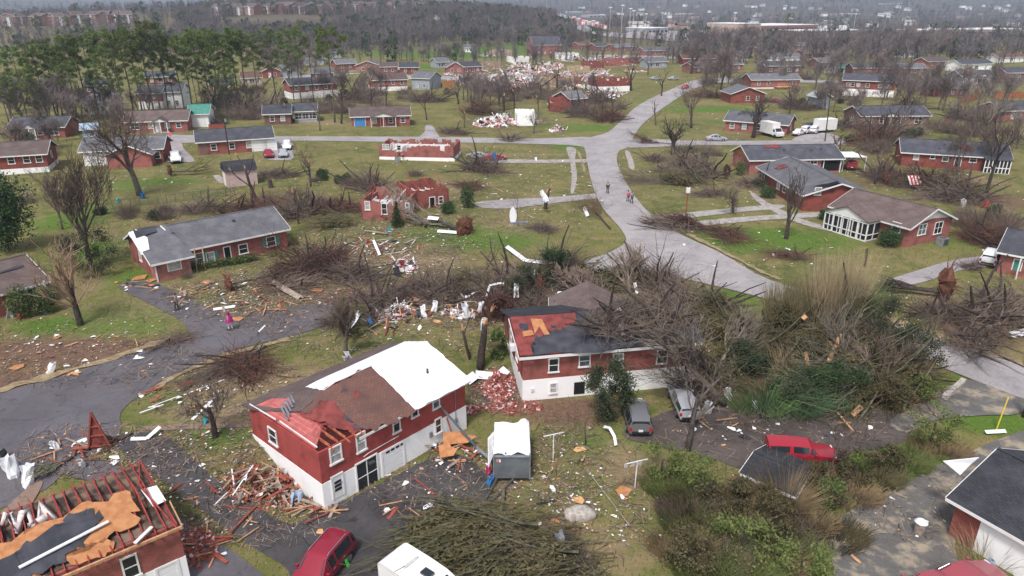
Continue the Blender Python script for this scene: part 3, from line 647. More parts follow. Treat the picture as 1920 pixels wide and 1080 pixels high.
    def win(s, face, u, z, w=1.0, h=1.3, kind='w', shut=None, glass='glass', off=0.0):
        if s.base and z+h*.5 < s.base: off += .045
        if kind == 'garage':
            g = MB()
            for k in range(4): s.plate(g, face, u, z+k*h/4+.01, w, h/4-.03, -.02+off, .03+off)
            o = g.build('garage_door', 'garage_white', s.root); f = MB()
            for sg in (-1, 1): s.plate(f, face, u+sg*(w/2+.07), z, .14, h+.14, -.02+off, .06+off)
            s.plate(f, face, u, z+h, w, .14, -.02+off, .06+off); f.build('frame', s.trim_m, o); return o
        if kind == 'door':
            g = MB(); s.plate(g, face, u, z, w, h, -.02+off, .03+off); o = g.build('door', shut or 'white_paint', s.root); f = MB()
            for sg in (-1, 1): s.plate(f, face, u+sg*(w/2+.05), z, .1, h+.1, -.02+off, .06+off)
            s.plate(f, face, u, z+h, w, .1, -.02+off, .06+off); f.build('frame', s.trim_m, o); k = MB(); s.plate(k, face, u+w*.38, z+1.0, .05, .08, .0+off, .08+off); k.build('handle', 'chrome', o); return o
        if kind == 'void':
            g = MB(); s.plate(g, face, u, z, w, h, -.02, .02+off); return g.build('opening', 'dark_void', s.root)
        f = MB(); t = .09
        if glass == 'glass': glass = GR.choice(('glass', 'glass', 'glass_pale', 'glass_blind'))
        for sg in (-1, 1): s.plate(f, face, u+sg*(w/2-t/2), z, t, h, -.02+off, .07+off)
        s.plate(f, face, u, z+h-t, w-2*t, t, -.02+off, .07+off); s.plate(f, face, u, z-.03, w+.12, t+.03, -.02+off, .11+off); s.plate(f, face, u, z+h/2-.025, w-2*t, .05, -.02+off, .045+off)
        if w > 1.3:
            n = int(round(w/.8))
            for k in range(1, n): s.plate(f, face, u-w/2+w*k/n, z+t, .06, h-2*t, -.02+off, .055+off)
        o = f.build('window', s.trim_m, s.root); g = MB(); s.plate(g, face, u, z+t, w-2*t, h-2*t, -.02+off, .02+off); g.build('pane', glass, o)
        if shut:
            for sg in (-1, 1): sh = MB(); s.plate(sh, face, u+sg*(w/2+.24), z, .4, h, -.02+off, .05+off); sh.build('shutter', shut, o)
        return o
    def chimney(s, x, y, h=1.0, w=.7, m=None):
        k = MB().box((x, y, s.h+s.rise*.5+h/2), (w, w, s.rise+h)); k.box((x, y, s.h+s.rise+h), (w+.12, w+.12, .12)); return k.build('chimney', m or s.wall_m, s.root)
    def vents(s, pts):
        k = s.rise/(s.W/2)
        for x, y in pts: z = s.h+k*min(y, s.W-y)+.06; MB().box((x, y, z+.12), (.28, .28, .3)).build('roof_vent', 'steel_dark', s.root)
    def portico(s, x0, x1, depth=1.5, rise=.8, posts=3, gm='white_paint', rm=None):
        z = s.h-.1; c = (x0+x1)/2; rf = MB(); yb = s.W*.32
        rf.slab([(x0-.2, -depth-.2, z), (c, -depth-.2, z+rise), (c, yb, z+rise), (x0-.2, yb, z)], .1); rf.slab([(c, -depth-.2, z+rise), (x1+.2, -depth-.2, z), (x1+.2, yb, z), (c, yb, z+rise)], .1)
        r = rf.build('porch_roof', rm or s.roof_m, s.root)
        g = MB(); g.add([(x0-.1, -depth, z-.12), (x1+.1, -depth, z-.12), (c, -depth, z+rise-.12), (x0-.1, -depth+.08, z-.12), (x1+.1, -depth+.08, z-.12), (c, -depth+.08, z+rise-.12)], [(0, 1, 2), (5, 4, 3), (0, 3, 4, 1), (1, 4, 5, 2), (2, 5, 3, 0)]); g.build('pediment', gm, r)
        for k in range(posts): xx = x0+(x1-x0)*k/(posts-1); MB().box((xx, -depth+.04, z/2-.5), (.14, .14, z+1-.12)).build('porch_post', s.trim_m, r)
        MB().box((c, -depth/2, -.25), (x1-x0+.3, depth-.02, .8)).build('porch_floor', 'concrete', r)
def wins(hs, face, lst, **k):
    for q in lst: hs.win(face, *q, **k)

def _hpx(s, face, px, py):
    """where on a wall the photograph's pixel falls: distance along it and height"""
    M_ = Matrix.Translation(s.root.location) @ Matrix.Rotation(s.rz, 4, 'Z'); I = M_.inverted(); o = I @ V((0, 0, CAM_Z)); d = I.to_3x3() @ ray(px, py)
    if face in 'FB': t = ((0 if face == 'F' else s.W)-o.y)/d.y; q = o+d*t; return (q.x if face == 'F' else s.L-q.x), q.z
    t = ((s.L if face == 'R' else 0)-o.x)/d.x; q = o+d*t; return (q.y if face == 'R' else s.W-q.y), q.z
House.px = _hpx
def _hw(s, face, x0, y0, x1, y1, kind='w', **k):
    u0, _ = s.px(face, x0, (y0+y1)/2); u1, _ = s.px(face, x1, (y0+y1)/2); _, z1 = s.px(face, (x0+x1)/2, y0); _, z0 = s.px(face, (x0+x1)/2, y1)
    return s.win(face, (u0+u1)/2, z0, max(.5, u1-u0), max(.5, z1-z0), kind, **k)
House.hw = _hw
def _rp(s, x, t, side='F', lift=0.0):
    o = s.over; k = s.rise/(s.W/2); e = s.h-o*k+.06; y = -o+t*(s.W/2+o); z = e+t*(s.rise+o*k)+lift
    if s.sag: z -= s.sag(x)*max(0, t)**1.2*s.rise
    return V((x, y if side == 'F' else s.W-y, z))
House.rp = _rp
def rag(poly, n=6, amp=.12, rg=RND):
    out = []
    for i, a in enumerate(poly):
        b = poly[(i+1) % len(poly)]
        for k in range(n): t = k/n; out.append((a[0]+(b[0]-a[0])*t+(rg.uniform(-amp, amp) if k else 0), a[1]+(b[1]-a[1])*t+(rg.uniform(-amp, amp)*.28 if k else 0)))
    return out
def _patch(s, poly, m, lift=.0, th=.03, side='F', name='roof_patch', n=6, amp=.12, parent=None, wave=0.0):
    """a sheet of roofing cut to a ragged outline given as (metres along, 0 eave .. 1 ridge)"""
    q = rag(poly, n, amp); bm = bmesh.new(); f = bm.faces.new([bm.verts.new((x, t, 0)) for x, t in q]); bmesh.ops.triangulate(bm, faces=[f])
    vs = [(v.co.x, v.co.y) for v in bm.verts]; fs = [[v.index for v in f.verts] for f in bm.faces]; bm.verts.index_update(); fs = [[v.index for v in f.verts] for f in bm.faces]
    top = [s.rp(x, t, side, lift+th+(RND.uniform(0, wave) if wave else 0)) for x, t in vs]; bot = [p-V((0, 0, th)) for p in top]; k = len(vs); bm.free()
    mb = MB(); mb.add(top+bot, [tuple(f) for f in fs]+[tuple(k+i for i in reversed(f)) for f in fs]+[(i, (i+1) % k, k+(i+1) % k, k+i) for i in range(k)])
    me = mb.mesh(name, [m]); b2 = bmesh.new(); b2.from_mesh(me); bmesh.ops.recalc_face_normals(b2, faces=b2.faces[:]); b2.to_mesh(me); b2.free()
    return link(name, me, parent or s.root)
House.patch = _patch
def _rafters(s, xs, m='rafter', side='F', t0=0.0, t1=1.0, w=.06, d=.16, lift=-.12, name='rafter', rnd=0.0):
    for x in xs:
        a, b = (t0, t1) if not rnd else (t0+RND.uniform(0, rnd), t1-RND.uniform(0, rnd)); MB().bar(s.rp(x, a, side, lift), s.rp(x+jit(rnd*.6), b, side, lift), w, d).build(name, m, s.root)
House.rafters = _rafters
# ------------------------------------------------------------------ the two-storey house with the white sheet on its roof
h1 = House((610, 957), (874, 803), 8.4, 4.35, 'two-storey red brick house over white walls, white sheet on half its torn roof', name='damaged_house', rise=1.38, base=2.02, base_m='white_wall', roof=None, build=False, z=0.0)
L1 = h1.L; h1.sag = lambda x: ss(1-x/4.6)*.95
w = MB(); W = 8.4
w.add([(0, 0, 2), (W, 0, 0)], [])
w = MB()
# brick storey: long front, back, far end, and the near gable end broken off below its peak
ring = [(0, 0), (L1, 0), (L1, W), (0, W)]
w.prism(ring, 2.02, 4.33)
w.slab([(L1-.01, 0, 4.33), (L1-.01, W, 4.33), (L1-.01, W/2, 5.68)], .2)
w.build('wall', 'brick_bright', h1.root)
MB().box((L1/2, W/2, .41), (L1+.06, W+.06, 3.2)).build('foundation', 'white_wall', h1.root)
MB().box((1.7, W/2, 4.3), (3.2, W-.3, .06)).build('ceiling', 'red_deck', h1.root)
fg = MB(); fg.slab([(.12, .5, 4.38), (.12, 7.9, 4.42), (1.2, 7.2, 4.85), (2.6, 5.2, 4.95), (2.2, 2.6, 4.5)], .12); fg.build('fallen_gable', 'brick_bright', h1.root)
h1.patch([(2.7, .1), (7.6, .02), (7.6, 1), (1.4, 1), (1.8, .6)], 'red_deck', 0, .04, name='roof_deck', amp=.22)
h1.patch([(1.2, .98), (.5, .8), (1.2, .55), (2.2, .5), (2.4, .9)], 'red_deck', -.2, .04, name='roof_deck', amp=.2)
h1.patch([(3.9, -.02), (7.6, -.02), (7.6, 1.0), (1.6, 1.0), (1.9, .88), (3.4, .86), (3.9, .7), (4.3, .55), (3.7, .4), (3.3, .2)], 'roof_rust', .05, .03, name='shingles', amp=.22, n=9)
h1.patch([(2.9, .42), (3.3, .5), (3.6, .36), (3.1, .28)], 'felt', .05, .02, name='felt_scrap', amp=.15); h1.patch([(3.0, .18), (3.5, .26), (3.4, .1)], 'felt', .05, .02, name='felt_scrap', amp=.15); h1.patch([(4.2, .8), (4.5, .86), (4.6, .78)], 'felt', .09, .02, name='felt_scrap', amp=.1); h1.patch([(4.3, .62), (5.0, .72), (5.2, .66), (4.5, .55)], 'red_deck', .085, .01, name='bare_deck', amp=.1)
h1.patch([(7.3, -.04), (L1+.15, -.04), (L1+.15, 1.0), (7.45, 1.0)], 'white_sheet', .09, .02, name='roof_sheet', amp=.04, n=14, wave=.07)
h1.patch([(-.3, 0), (L1+.1, 0), (L1+.1, 1.0), (1.6, 1.0), (.6, .6), (-.3, .25)], 'roof_brown', .0, .1, side='B', name='rear_roof', amp=.05)
h1.patch([(3.4, .5), (L1+.2, .4), (L1+.2, 1.0), (3.4, 1.0)], 'white_sheet', .1, .02, side='B', name='roof_sheet', amp=.05, n=10, wave=.03)
h1.rafters([.9, 1.5, 2.1, 2.7, 3.2], 'rafter', t0=-.02, t1=.42, rnd=.12, lift=-.05); h1.rafters([1.0, 1.7, 2.3], 'rafter_red', t0=.4, t1=1, rnd=.2, lift=-.1)
for x in (.9, 1.5, 2.1, 2.7): MB().bar((x, .1, 4.42), (x+jit(.1), 3.2, 4.46), .05, .14).build('joist', 'rafter', h1.root)
MB().bar((.2, .4, 4.5), (.15, 4.6, 4.62), .05, .1).build('torn_trim', 'white_paint', h1.root); MB().bar((.1, 5.0, 4.6), (.05, W-.1, 4.45), .05, .1).build('torn_trim', 'white_paint', h1.root)
for k in range(5): MB().bar((.5+.32*k, 4.2+.3*k, 4.75+.05*k), (1.0+.3*k, 5.9+.15*k, 4.95), .14, .03, roll=.3).build('bent_vent_strip', 'metal_grey', h1.root)
tr = MB(); tr.box((2.9+(L1-2.9)/2, -h1.over-.02, 4.22), (L1-2.6, .03, .18)); tr.build('fascia', 'white_paint', h1.root)
for r_ in ((617, 835, 641, 868), (667, 810, 686, 847), (735, 776, 750, 811), (770, 759, 784, 782)): h1.hw('F', *r_)
h1.hw('F', 810, 738, 824, 766, glass='glass_pale')
h1.hw('F', 814, 783, 827, 812); h1.hw('F', 666, 858, 709, 918); h1.win('L', 2.9, 2.5, 1.05, 1.25)
d_ = h1.hw('F', 623, 890, 642, 932, kind='door'); h1.hw('F', 717, 838, 756, 890, kind='garage')
g_ = MB(); u0, z0 = h1.px('F', 720, 846)
for k in range(4): h1.plate(g_, 'F', u0+.25+k*.42, 1.72, .3, .16, 0, .1)
g_.build('pane', 'glass', h1.root)
m_ = MB(); 
for k in range(3): h1.plate(m_, 'F', h1.px('F', 632, 906)[0], 1.0+k*.28, .5, .2, 0, .1)
m_.build('pane', 'glass', h1.root)
MB().box((L1-2.2, 1.6, 5.2), (.12, .12, .5)).build('vent_pipe', 'steel_dark', h1.root)
MB().box((L1-3.6, -.08, 1.25), (.25, .16, .4)).build('meter_box', 'metal_grey', h1.root); mt = MB(); mt.box((L1-1.1, -.08, 1.25), (.22, .16, .4)); mt.build('meter_box', 'metal_grey', h1.root); MB().tube([(L1-1.1, -.08, 1.45), (L1-1.1, -.08, 4.1)], .035, n=5).build('conduit', 'metal_grey', h1.root)
MB().tube([(3.2, -.04, 2.4), (3.6, -.05, 2.5), (6.2, -.05, 2.55)], .025, n=4).build('gutter_pipe', 'metal_white', h1.root)

# ------------------------------------------------------------------ brick house behind, under the fallen tree
h2 = House((980, 752), (1296, 722), 8.4, 4.25, 'red brick house over white walls with fallen tree limbs across its dark roof', name='damaged_house', rise=1.2, base=1.8, base_m='white_wall', roof=None, z=0.1)
L2 = h2.L
h2.patch([(-.4, 0), (L2+.4, 0), (L2+.4, 1), (-.4, 1)], 'roof_black', 0, .1, side='B', name='rear_roof', amp=.05)
h2.patch([(-.3, .02), (L2+.3, .02), (L2+.3, 1), (-.3, 1)], 'red_deck', 0, .08, name='roof_deck', amp=.06)
h2.patch([(.6, -.02), (L2+.4, -.02), (L2+.4, 1.01), (5.6, 1.01), (5.3, .72), (3.9, .62), (3.4, .55), (2.2, .52), (1.3, .42)], 'felt', .08, .03, name='shingles', amp=.22, n=8)
h2.patch([(.25, .62), (.95, .64), (1.0, .78), (.3, .8)], 'felt', .085, .02, name='felt_scrap', amp=.08)
h2.patch([(1.35, .5), (1.4, .9), (2.3, .86), (2.55, .46), (2.1, .45), (1.9, .68)], 'osb', .12, .02, name='patch_sheet', amp=.02, n=3)
h2.patch([(.35, .45), (.4, .58), (1.2, .6), (1.25, .48)], 'osb', .12, .02, name='patch_sheet', amp=.03, n=3)
fa = MB(); fa.box((L2/2, -h2.over-.02, 4.02), (L2+.8, .03, .24)); fa.bar((-.42, -h2.over, 4.05), (-.42, 4.2, 5.4), .04, .2); fa.build('fascia', 'white_paint', h2.root)
rk = MB(); rk.bar((-.2, -.3, 4.1), (-.2, 4.2, 5.3), .12, .4); rk.bar((-.3, .1, 4.3), (-.3, .15, 2.6), .14); rk.build('torn_trim', 'rafter_red', h2.root)
for r_ in ((1028, 671, 1048, 698), (1085, 665, 1107, 688), (1148, 662, 1169, 690), (1231, 655, 1252, 682)): h2.hw('F', *r_)
h2.hw('F', 1030, 717, 1044, 737); h2.hw('F', 1076, 716, 1096, 738, kind='void'); h2.win('L', 3.2, 2.5, .9, 1.4); h2.win('L', 6, 2.4, .9, 1.4)
m_ = MB(); h2.plate(m_, 'F', h2.px('F', 998, 735)[0], .75, .25, .3, 0, .12); h2.plate(m_, 'L', 5.2, 3.0, .6, .5, 0, .5); m_.build('wall_unit', 'metal_white', h2.root)
MB().box((3.05, 2.6, 5.1), (.3, .3, .35)).build('roof_vent', 'steel_dark', h2.root)
hw = House(PZ(1040, 650, 4.3)+V((.2, 4.6, -2.5)), PZ(1040, 650, 4.3)+V((6.6, 4.3, -2.5)), 6.5, 2.2, 'grey shingled rear wing roof peaking behind the house under the fallen tree', name='house_wing', rise=1.5, roof='roof_brown', ridge='y')

# ------------------------------------------------------------------ house with its roof stripped to the trusses, lower corner
hA = House(tuple(P(358, 1092)+V((-11.5, -9.6, 0))), (358, 1092), 7.1, 4.1, 'red brick house whose roof is stripped to red trusses, orange boards and torn black felt', name='damaged_house', rise=.85, roof=None, build=False, z=0.0)
mat('ceiling_shade_tan', (.05, .035, .03), .95, (.2, .14, .1), 1.3, detail=7)  # shade of the interior between trusses painted into the ceiling, with tan patches
LA = hA.L; WA = 7.1
MB().prism([(0, 0), (LA, 0), (LA, WA), (0, WA)], 1.9, 4.08).build('wall', 'brick', hA.root)
MB().box((LA/2, WA/2, .3), (LA+.05, WA+.05, 3.2)).build('foundation', 'white_wall', hA.root)
MB().box((LA/2, WA/2, 4.1), (LA-.4, WA-.4, .05)).build('ceiling', 'ceiling_shade_tan', hA.root)
RND.seed(31)
k = 0
x = LA-.1
while x > 0.2:
    t_ = MB(); j_ = jit(.1) - (.7 if k == 0 else 0)
    t_.bar(hA.rp(x, 0, 'F', -.1), hA.rp(x+j_, 1, 'F', -.1), .055, .13); t_.bar(hA.rp(x, 0, 'B', -.1), hA.rp(x+j_, 1, 'B', -.1), .055, .13); t_.bar((x, -.2, 4.2), (x, WA+.2, 4.2), .055, .13)
    t_.bar((x, WA/2, 4.25), (x+j_, WA/2, 4.85), .05, .1); t_.bar((x, WA/2-.1, 4.25), hA.rp(x, .55, 'F', -.15), .05, .09); t_.bar((x, WA/2+.1, 4.25), hA.rp(x, .55, 'B', -.15), .05, .09)
    t_.build('truss', 'rafter_red', hA.root); x -= .52; k += 1
hA.patch([(LA-1.7, .35), (LA-1.6, .98), (LA-4.4, .96), (LA-7.6, .9), (LA-8.6, .6), (LA-7.6, .5), (LA-5.2, .34), (LA-3.6, .3)], 'osb', .0, .03, name='roof_board', amp=.3, n=7)
hA.patch([(LA-3.0, .08), (LA-3.3, .34), (LA-5.2, .38), (LA-5.0, .14)], 'osb', 0, .03, name='roof_board', amp=.2, n=6)
hA.patch([(LA-6.6, .1), (LA-6.2, .34), (LA-9.2, .62), (LA-10.5, .5), (LA-10.4, .12), (LA-8.5, .05)], 'osb', 0, .03, name='roof_board', amp=.25, n=6)
hA.patch([(LA-3.2, .62), (LA-3.3, .86), (LA-4.2, .9), (LA-5.1, .8), (LA-6.6, .72), (LA-7.3, .62), (LA-9.4, .6), (LA-9.2, .36), (LA-7.4, .12), (LA-5.6, .2), (LA-4.4, .34), (LA-4.6, .48)], 'felt', .045, .02, name='roof_felt', amp=.28, n=7, wave=.06)
ins = MB(); rg = random.Random(5)
for k in range(15):
    x = rg.uniform(1, LA-3.2); ins.tube([(x, WA*.62+rg.uniform(-.5, 1.6), 4.35), (x+rg.uniform(-.4, .4), WA*.62+rg.uniform(-.3, 1.7), 4.7), (x+rg.uniform(-.7, .7), WA*.6+rg.uniform(-.3, 1.8), 4.4)], rg.uniform(.12, .28), n=6)
ins.build('insulation', 'insulation', hA.root, True)
for a, b_ in (((LA-2.9, .52), (LA-7.0, .36)), ((LA-1.2, .16), (LA-2.2, .02)), ((LA-8.6, .55), (LA-11.5, .4)), ((LA-9.4, .75), (LA-12, .6))): MB().bar(hA.rp(*a, 'F', .22), hA.rp(*b_, 'F', .2), .2, .06).build('loose_gutter', 'metal_white', hA.root)
fa = MB(); fa.box((LA/2, -.32, 4.02), (LA+.3, .12, .16)); fa.bar((LA+.1, -.4, 4.1), (LA+.1, 1.6, 4.5), .05, .2); fa.build('fascia', 'raw_wood', hA.root)
hA.hw('F', 227, 1040, 262, 1085); hA.hw('F', 300, 1058, 338, 1120, kind='garage')
sh = MB(); sh.slab([(LA-.9, 3.4, 4.75), (LA-.1, 3.3, 4.7), (LA, 2.0, 4.4), (LA-.7, 1.9, 4.4)], .03); sh.build('loose_sheet', 'white_sheet', hA.root)

# ------------------------------------------------------------------ other houses near enough to show their details
h4 = House((288, 521), (540, 464), 8.2, 2.65, 'long red brick ranch with grey roof, green shutters and a torn roof corner', name='damaged_house', rise=1.75, roof='roof_grey', z=None)
for r_, s_ in (((352, 475, 384, 497), 'green_metal'), ((386, 472, 403, 492), 'green_metal'), ((447, 457, 465, 476), None), ((499, 443, 517, 462), 'green_metal')): h4.hw('F', *r_, shut=s_)
h4.hw('F', 421, 463, 432, 488, kind='door', shut='dark_void'); h4.win('L', 4.3, .9, .9, 1.5); h4.vents([(10.5, 2.6), (3.4, 2.4)])
h4.patch([(-.6, .55), (2.6, .6), (2.9, .95), (-.5, 1.0)], 'steel_dark', .09, .03, name='torn_shingles', amp=.3); h4.patch([(-.7, .1), (-.05, .2), (.5, .55), (.3, .8), (-.7, .95)], 'white_sheet', .12, .03, name='bent_metal', amp=.2)
MB().bar(h4.rp(2.7, .98, 'F', .12), h4.rp(3.7, .0, 'F', .12), .14, .06).build('loose_trim', 'metal_white', h4.root)
ww = MB(); ww.prism([(-.04, -1.7), (3.6, -1.7), (3.6, .15), (-.04, .15)], -.5, 2.3); ww.slab([(-.04, -1.7, 2.29), (-.04, 4.1, 2.6), (-.04, 4.1, 4.3)], .2); ww.build('wing_wall', 'brick', h4.root)
MB().slab([(-.55, -2.15, 2.22), (4.1, -2.15, 2.22), (3.2, 4.1, 4.56), (-.55, 4.1, 4.56)], .12).build('wing_roof', 'roof_grey', h4.root)
wt = MB(); wt.box((1.78, -2.17, 2.12), (4.6, .04, .2)); wt.build('wing_fascia', 'white_paint', h4.root); wt = MB(); wt.bar((-.57, -2.15, 2.14), (-.57, 4.1, 4.46), .04, .2); wt.build('wing_fascia', 'white_paint', h4.root); MB().box((-.02, -1.72, 1.1), (.12, .12, 2.4)).build('corner_trim', 'white_paint', h4.root)
tm_ = MB(); tm_.slab([(-.75, .2, 3.1), (.25, .4, 3.2), (.7, 2.2, 3.95), (.1, 3.9, 4.68), (-.8, 3.6, 4.5)], .04); tm_.build('bent_metal', 'white_sheet', h4.root); tm_ = MB(); tm_.slab([(-.4, 2.4, 4.15), (1.9, 2.9, 4.3), (2.1, 4.0, 4.7), (-.2, 4.0, 4.7)], .03); tm_.build('torn_shingles', 'felt', h4.root)
pw_ = MB(); pw_.box((1.9, -1.72, 1.5), (1.5, .06, 1.2)); o = pw_.build('window', 'white_paint', h4.root); MB().box((1.9, -1.74, 1.5), (1.3, .06, 1.0)).build('pane', 'glass_blind', o)
for x in (4.3, 5.2): MB().bar((x, -1.2, 0), (x+.25, -.6, 2.5), .1).build('leaning_post', 'raw_wood', h4.root)
h5 = House((-125, 632), (93, 567), 8.2, 2.5, 'grey-roofed red brick house with white posts behind two round bushes, cut by the left edge', rise=1.7, roof='roof_brown')
h5.hw('F', 50, 540, 64, 562); MB().box((h5.L-.2, -.5, 1.2), (.14, .14, 2.6)).build('porch_post', 'white_paint', h5.root); MB().box((h5.L-2.6, -.5, 1.2), (.14, .14, 2.6)).build('porch_post', 'white_paint', h5.root)
h5.patch([(h5.L-7, .55), (h5.L-.6, .6), (h5.L-.6, .66), (h5.L-7, .6)], 'felt', .09, .02, name='torn_shingles', amp=.1)
h6 = House((1868, 510), (2040, 545), 8, 2.6, 'dark-roofed brick house with an open carport, cut by the right edge', rise=1.6, roof='roof_slate')
MB().box((4.2, -.02, 1.1), (1.7, .06, 2.2)).build('opening', 'dark_void', h6.root); MB().box((2.0, -1.2, 1.1), (.14, .14, 2.6)).build('porch_post', 'white_paint', h6.root)
h6.hw('F', 1900, 487, 1915, 508, kind='door', shut='green_metal')
h7 = House((1777, 1002), (2020, 1150), 8.6, 2.75, 'dark-roofed garage building with brick posts and white panelled wall, lower right corner', name='garage_building', rise=1.7, roof='roof_black', wall='brick')
p_ = MB(); p_.box((4.0, -.03, 1.05), (5.0, .06, 2.5)); p_.box((10.0, -.03, 1.05), (5.4, .06, 2.5)); p_.build('wall_panel', 'white_wall', h7.root)
q = [PZ(1768, 864, 3.9), PZ(1836, 857, 4.4), PZ(1822, 868, 4.4), PZ(1800, 890, 3.9)]; o_ = MB().slab([p-q[0] for p in q], .03).build('sheet_metal', 'metal_white'); o_.location = q[0]; tag(o_, 'pale bent sheet on the roof peak of the garage building', 'sheet metal')
# cluster on the right: brown roof with a screened porch, grey hip roof, long dark roof
h8 = House((1556, 420), (1698, 464), (P(1698, 464).xy-P(1788, 449).xy).length, 2.7, 'red brick house with brown roof, white pediment and white screened porch', rise=1.75, roof='roof_brown')
h8.hw('R', 1722, 420, 1736, 440); h8.hw('R', 1752, 416, 1766, 438); h8.hw('F', 1672, 416, 1690, 436); L8, W8 = h8.L, h8.W
MB().slab([(L8+.04, .1, 2.7), (L8+.04, W8-.1, 2.7), (L8+.04, W8/2, 4.4)], .03).build('gable', 'white_paint', h8.root)
w_ = MB(); w_.slab([(L8+.09, .3, 2.75), (L8+.09, W8-.3, 2.75), (L8+.09, W8/2, 3.2)], .03); w_.build('wall_patch', 'brick', h8.root)
px0, px1 = 1.0, L8*.66
h8.portico(px0, px1, 2.6, 1.35, 6)
sc_ = MB(); n = 9
for k in range(n+1): x = px0+(px1-px0)*k/n; sc_.box((x, -2.62, 1.1), (.1, .09, 2.6))
for z_ in (.1, .85, 2.35): sc_.box(((px0+px1)/2, -2.63, z_), (px1-px0, .07, .12))
for sg in (px0-.02, px1+.02):
    for z_ in (.1, .85, 2.35): sc_.box((sg, -1.3, z_), (.07, 2.6, .12))
    sc_.box((sg, -1.3, 1.1), (.09, .1, 2.6))
sc_.build('screen_frame', 'white_paint', h8.root); MB().box(((px0+px1)/2, -1.25, 1.2), (px1-px0-.2, 2.4, 2.3)).build('screen_mesh', 'black_plastic', h8.root)
h8b = House((1420, 342), (1504, 396), (P(1504, 396).xy-P(1574, 377).xy).length, 2.7, 'red brick house with grey roof torn open above its gable wall, behind a splintered tree', name='damaged_house', rise=1.6, roof='roof_grey')
h8b.hw('R', 1527, 351, 1540, 366)
for r_ in ((1428, 322, 1434, 338), (1457, 338, 1463, 356), (1468, 345, 1474, 362)): h8b.hw('F', *r_)
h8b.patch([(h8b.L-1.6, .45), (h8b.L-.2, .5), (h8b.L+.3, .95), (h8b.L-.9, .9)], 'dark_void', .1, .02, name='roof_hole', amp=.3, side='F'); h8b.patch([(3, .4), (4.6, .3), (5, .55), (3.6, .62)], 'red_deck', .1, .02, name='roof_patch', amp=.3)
h8c = House((1404, 327), (1574, 323), 8, 2.75, 'long dark-roofed red brick house with a torn left gable and white porch posts', name='damaged_house', rise=1.65, roof='roof_slate')
for r_ in ((1500, 297, 1508, 311), (1519, 296, 1533, 308)): h8c.hw('F', *r_)
h8c.hw('F', 1540, 296, 1574, 320, kind='void'); MB().box((h8c.L-3.3, -.1, 1.2), (.14, .14, 2.9)).build('porch_post', 'white_paint', h8c.root); MB().box((h8c.L-.1, -.1, 1.2), (.14, .14, 2.9)).build('porch_post', 'white_paint', h8c.root)
MB().slab([(-.04, .1, 2.7), (-.04, 7.9, 2.7), (-.04, 4, 4.3)], .03).build('gable', 'osb', h8c.root); h8c.patch([(4, .75), (6.4, .7), (6.2, .95), (4.2, .98)], 'red_deck', .1, .02, name='roof_patch', amp=.3); h8c.vents([(7, 2.2), (12, 2), (14, 2.4)])
cp = empty('carport', P(1578, 322), h8c.rz, 'white carport roof over a red car beside the long dark-roofed house', 'carport')
MB().slab([(0, 0, 2.7), (4.4, 0, 2.6), (4.4, 5, 2.6), (0, 5, 2.7)], .12).build('roof', 'metal_white', cp)
for x, y in ((.1, .1), (4.3, .1), (4.3, 4.9), (.1, 4.9)): MB().box((x, y, 1.2), (.1, .1, 2.9)).build('post', 'metal_white', cp)
h9 = House((1688, 311), (1886, 323), 8.6, 2.75, 'long red brick house with slate roof and white sun porch at its right end', rise=1.7, roof='roof_slate')
for r_ in ((1713, 285, 1724, 300), (1744, 287, 1754, 298), (1767, 288, 1779, 303), (1818, 292, 1832, 305)): h9.hw('F', *r_)
h9.hw('F', 1791, 290, 1802, 312, kind='door', shut='glass'); h9.vents([(7, 2.5), (9, 1.6), (6, 1.2)])
l9 = h9.L; sp = MB()
for k in range(8): sp.box((l9*.77+(l9*.23)*k/7, -1.6, 1.1), (.14, .12, 2.7))
for z_ in (.0, 1.0, 2.4): sp.box((l9*.885, -1.6, z_), (l9*.23, .1, .14))
sp.build('porch_frame', 'white_paint', h9.root); MB().box((l9*.885, -.9, 1.2), (l9*.225, 1.3, 2.3)).build('porch_screen', 'glass', h9.root); MB().slab([(l9*.76, -1.8, 2.45), (l9+.3, -1.8, 2.45), (l9+.3, .2, 2.8), (l9*.76, .2, 2.8)], .1).build('porch_roof', 'roof_slate', h9.root)
h9.patch([(9, .5), (10.5, .4), (11.2, .6), (9.8, .65)], 'red_deck', .1, .02, name='roof_patch', amp=.25)

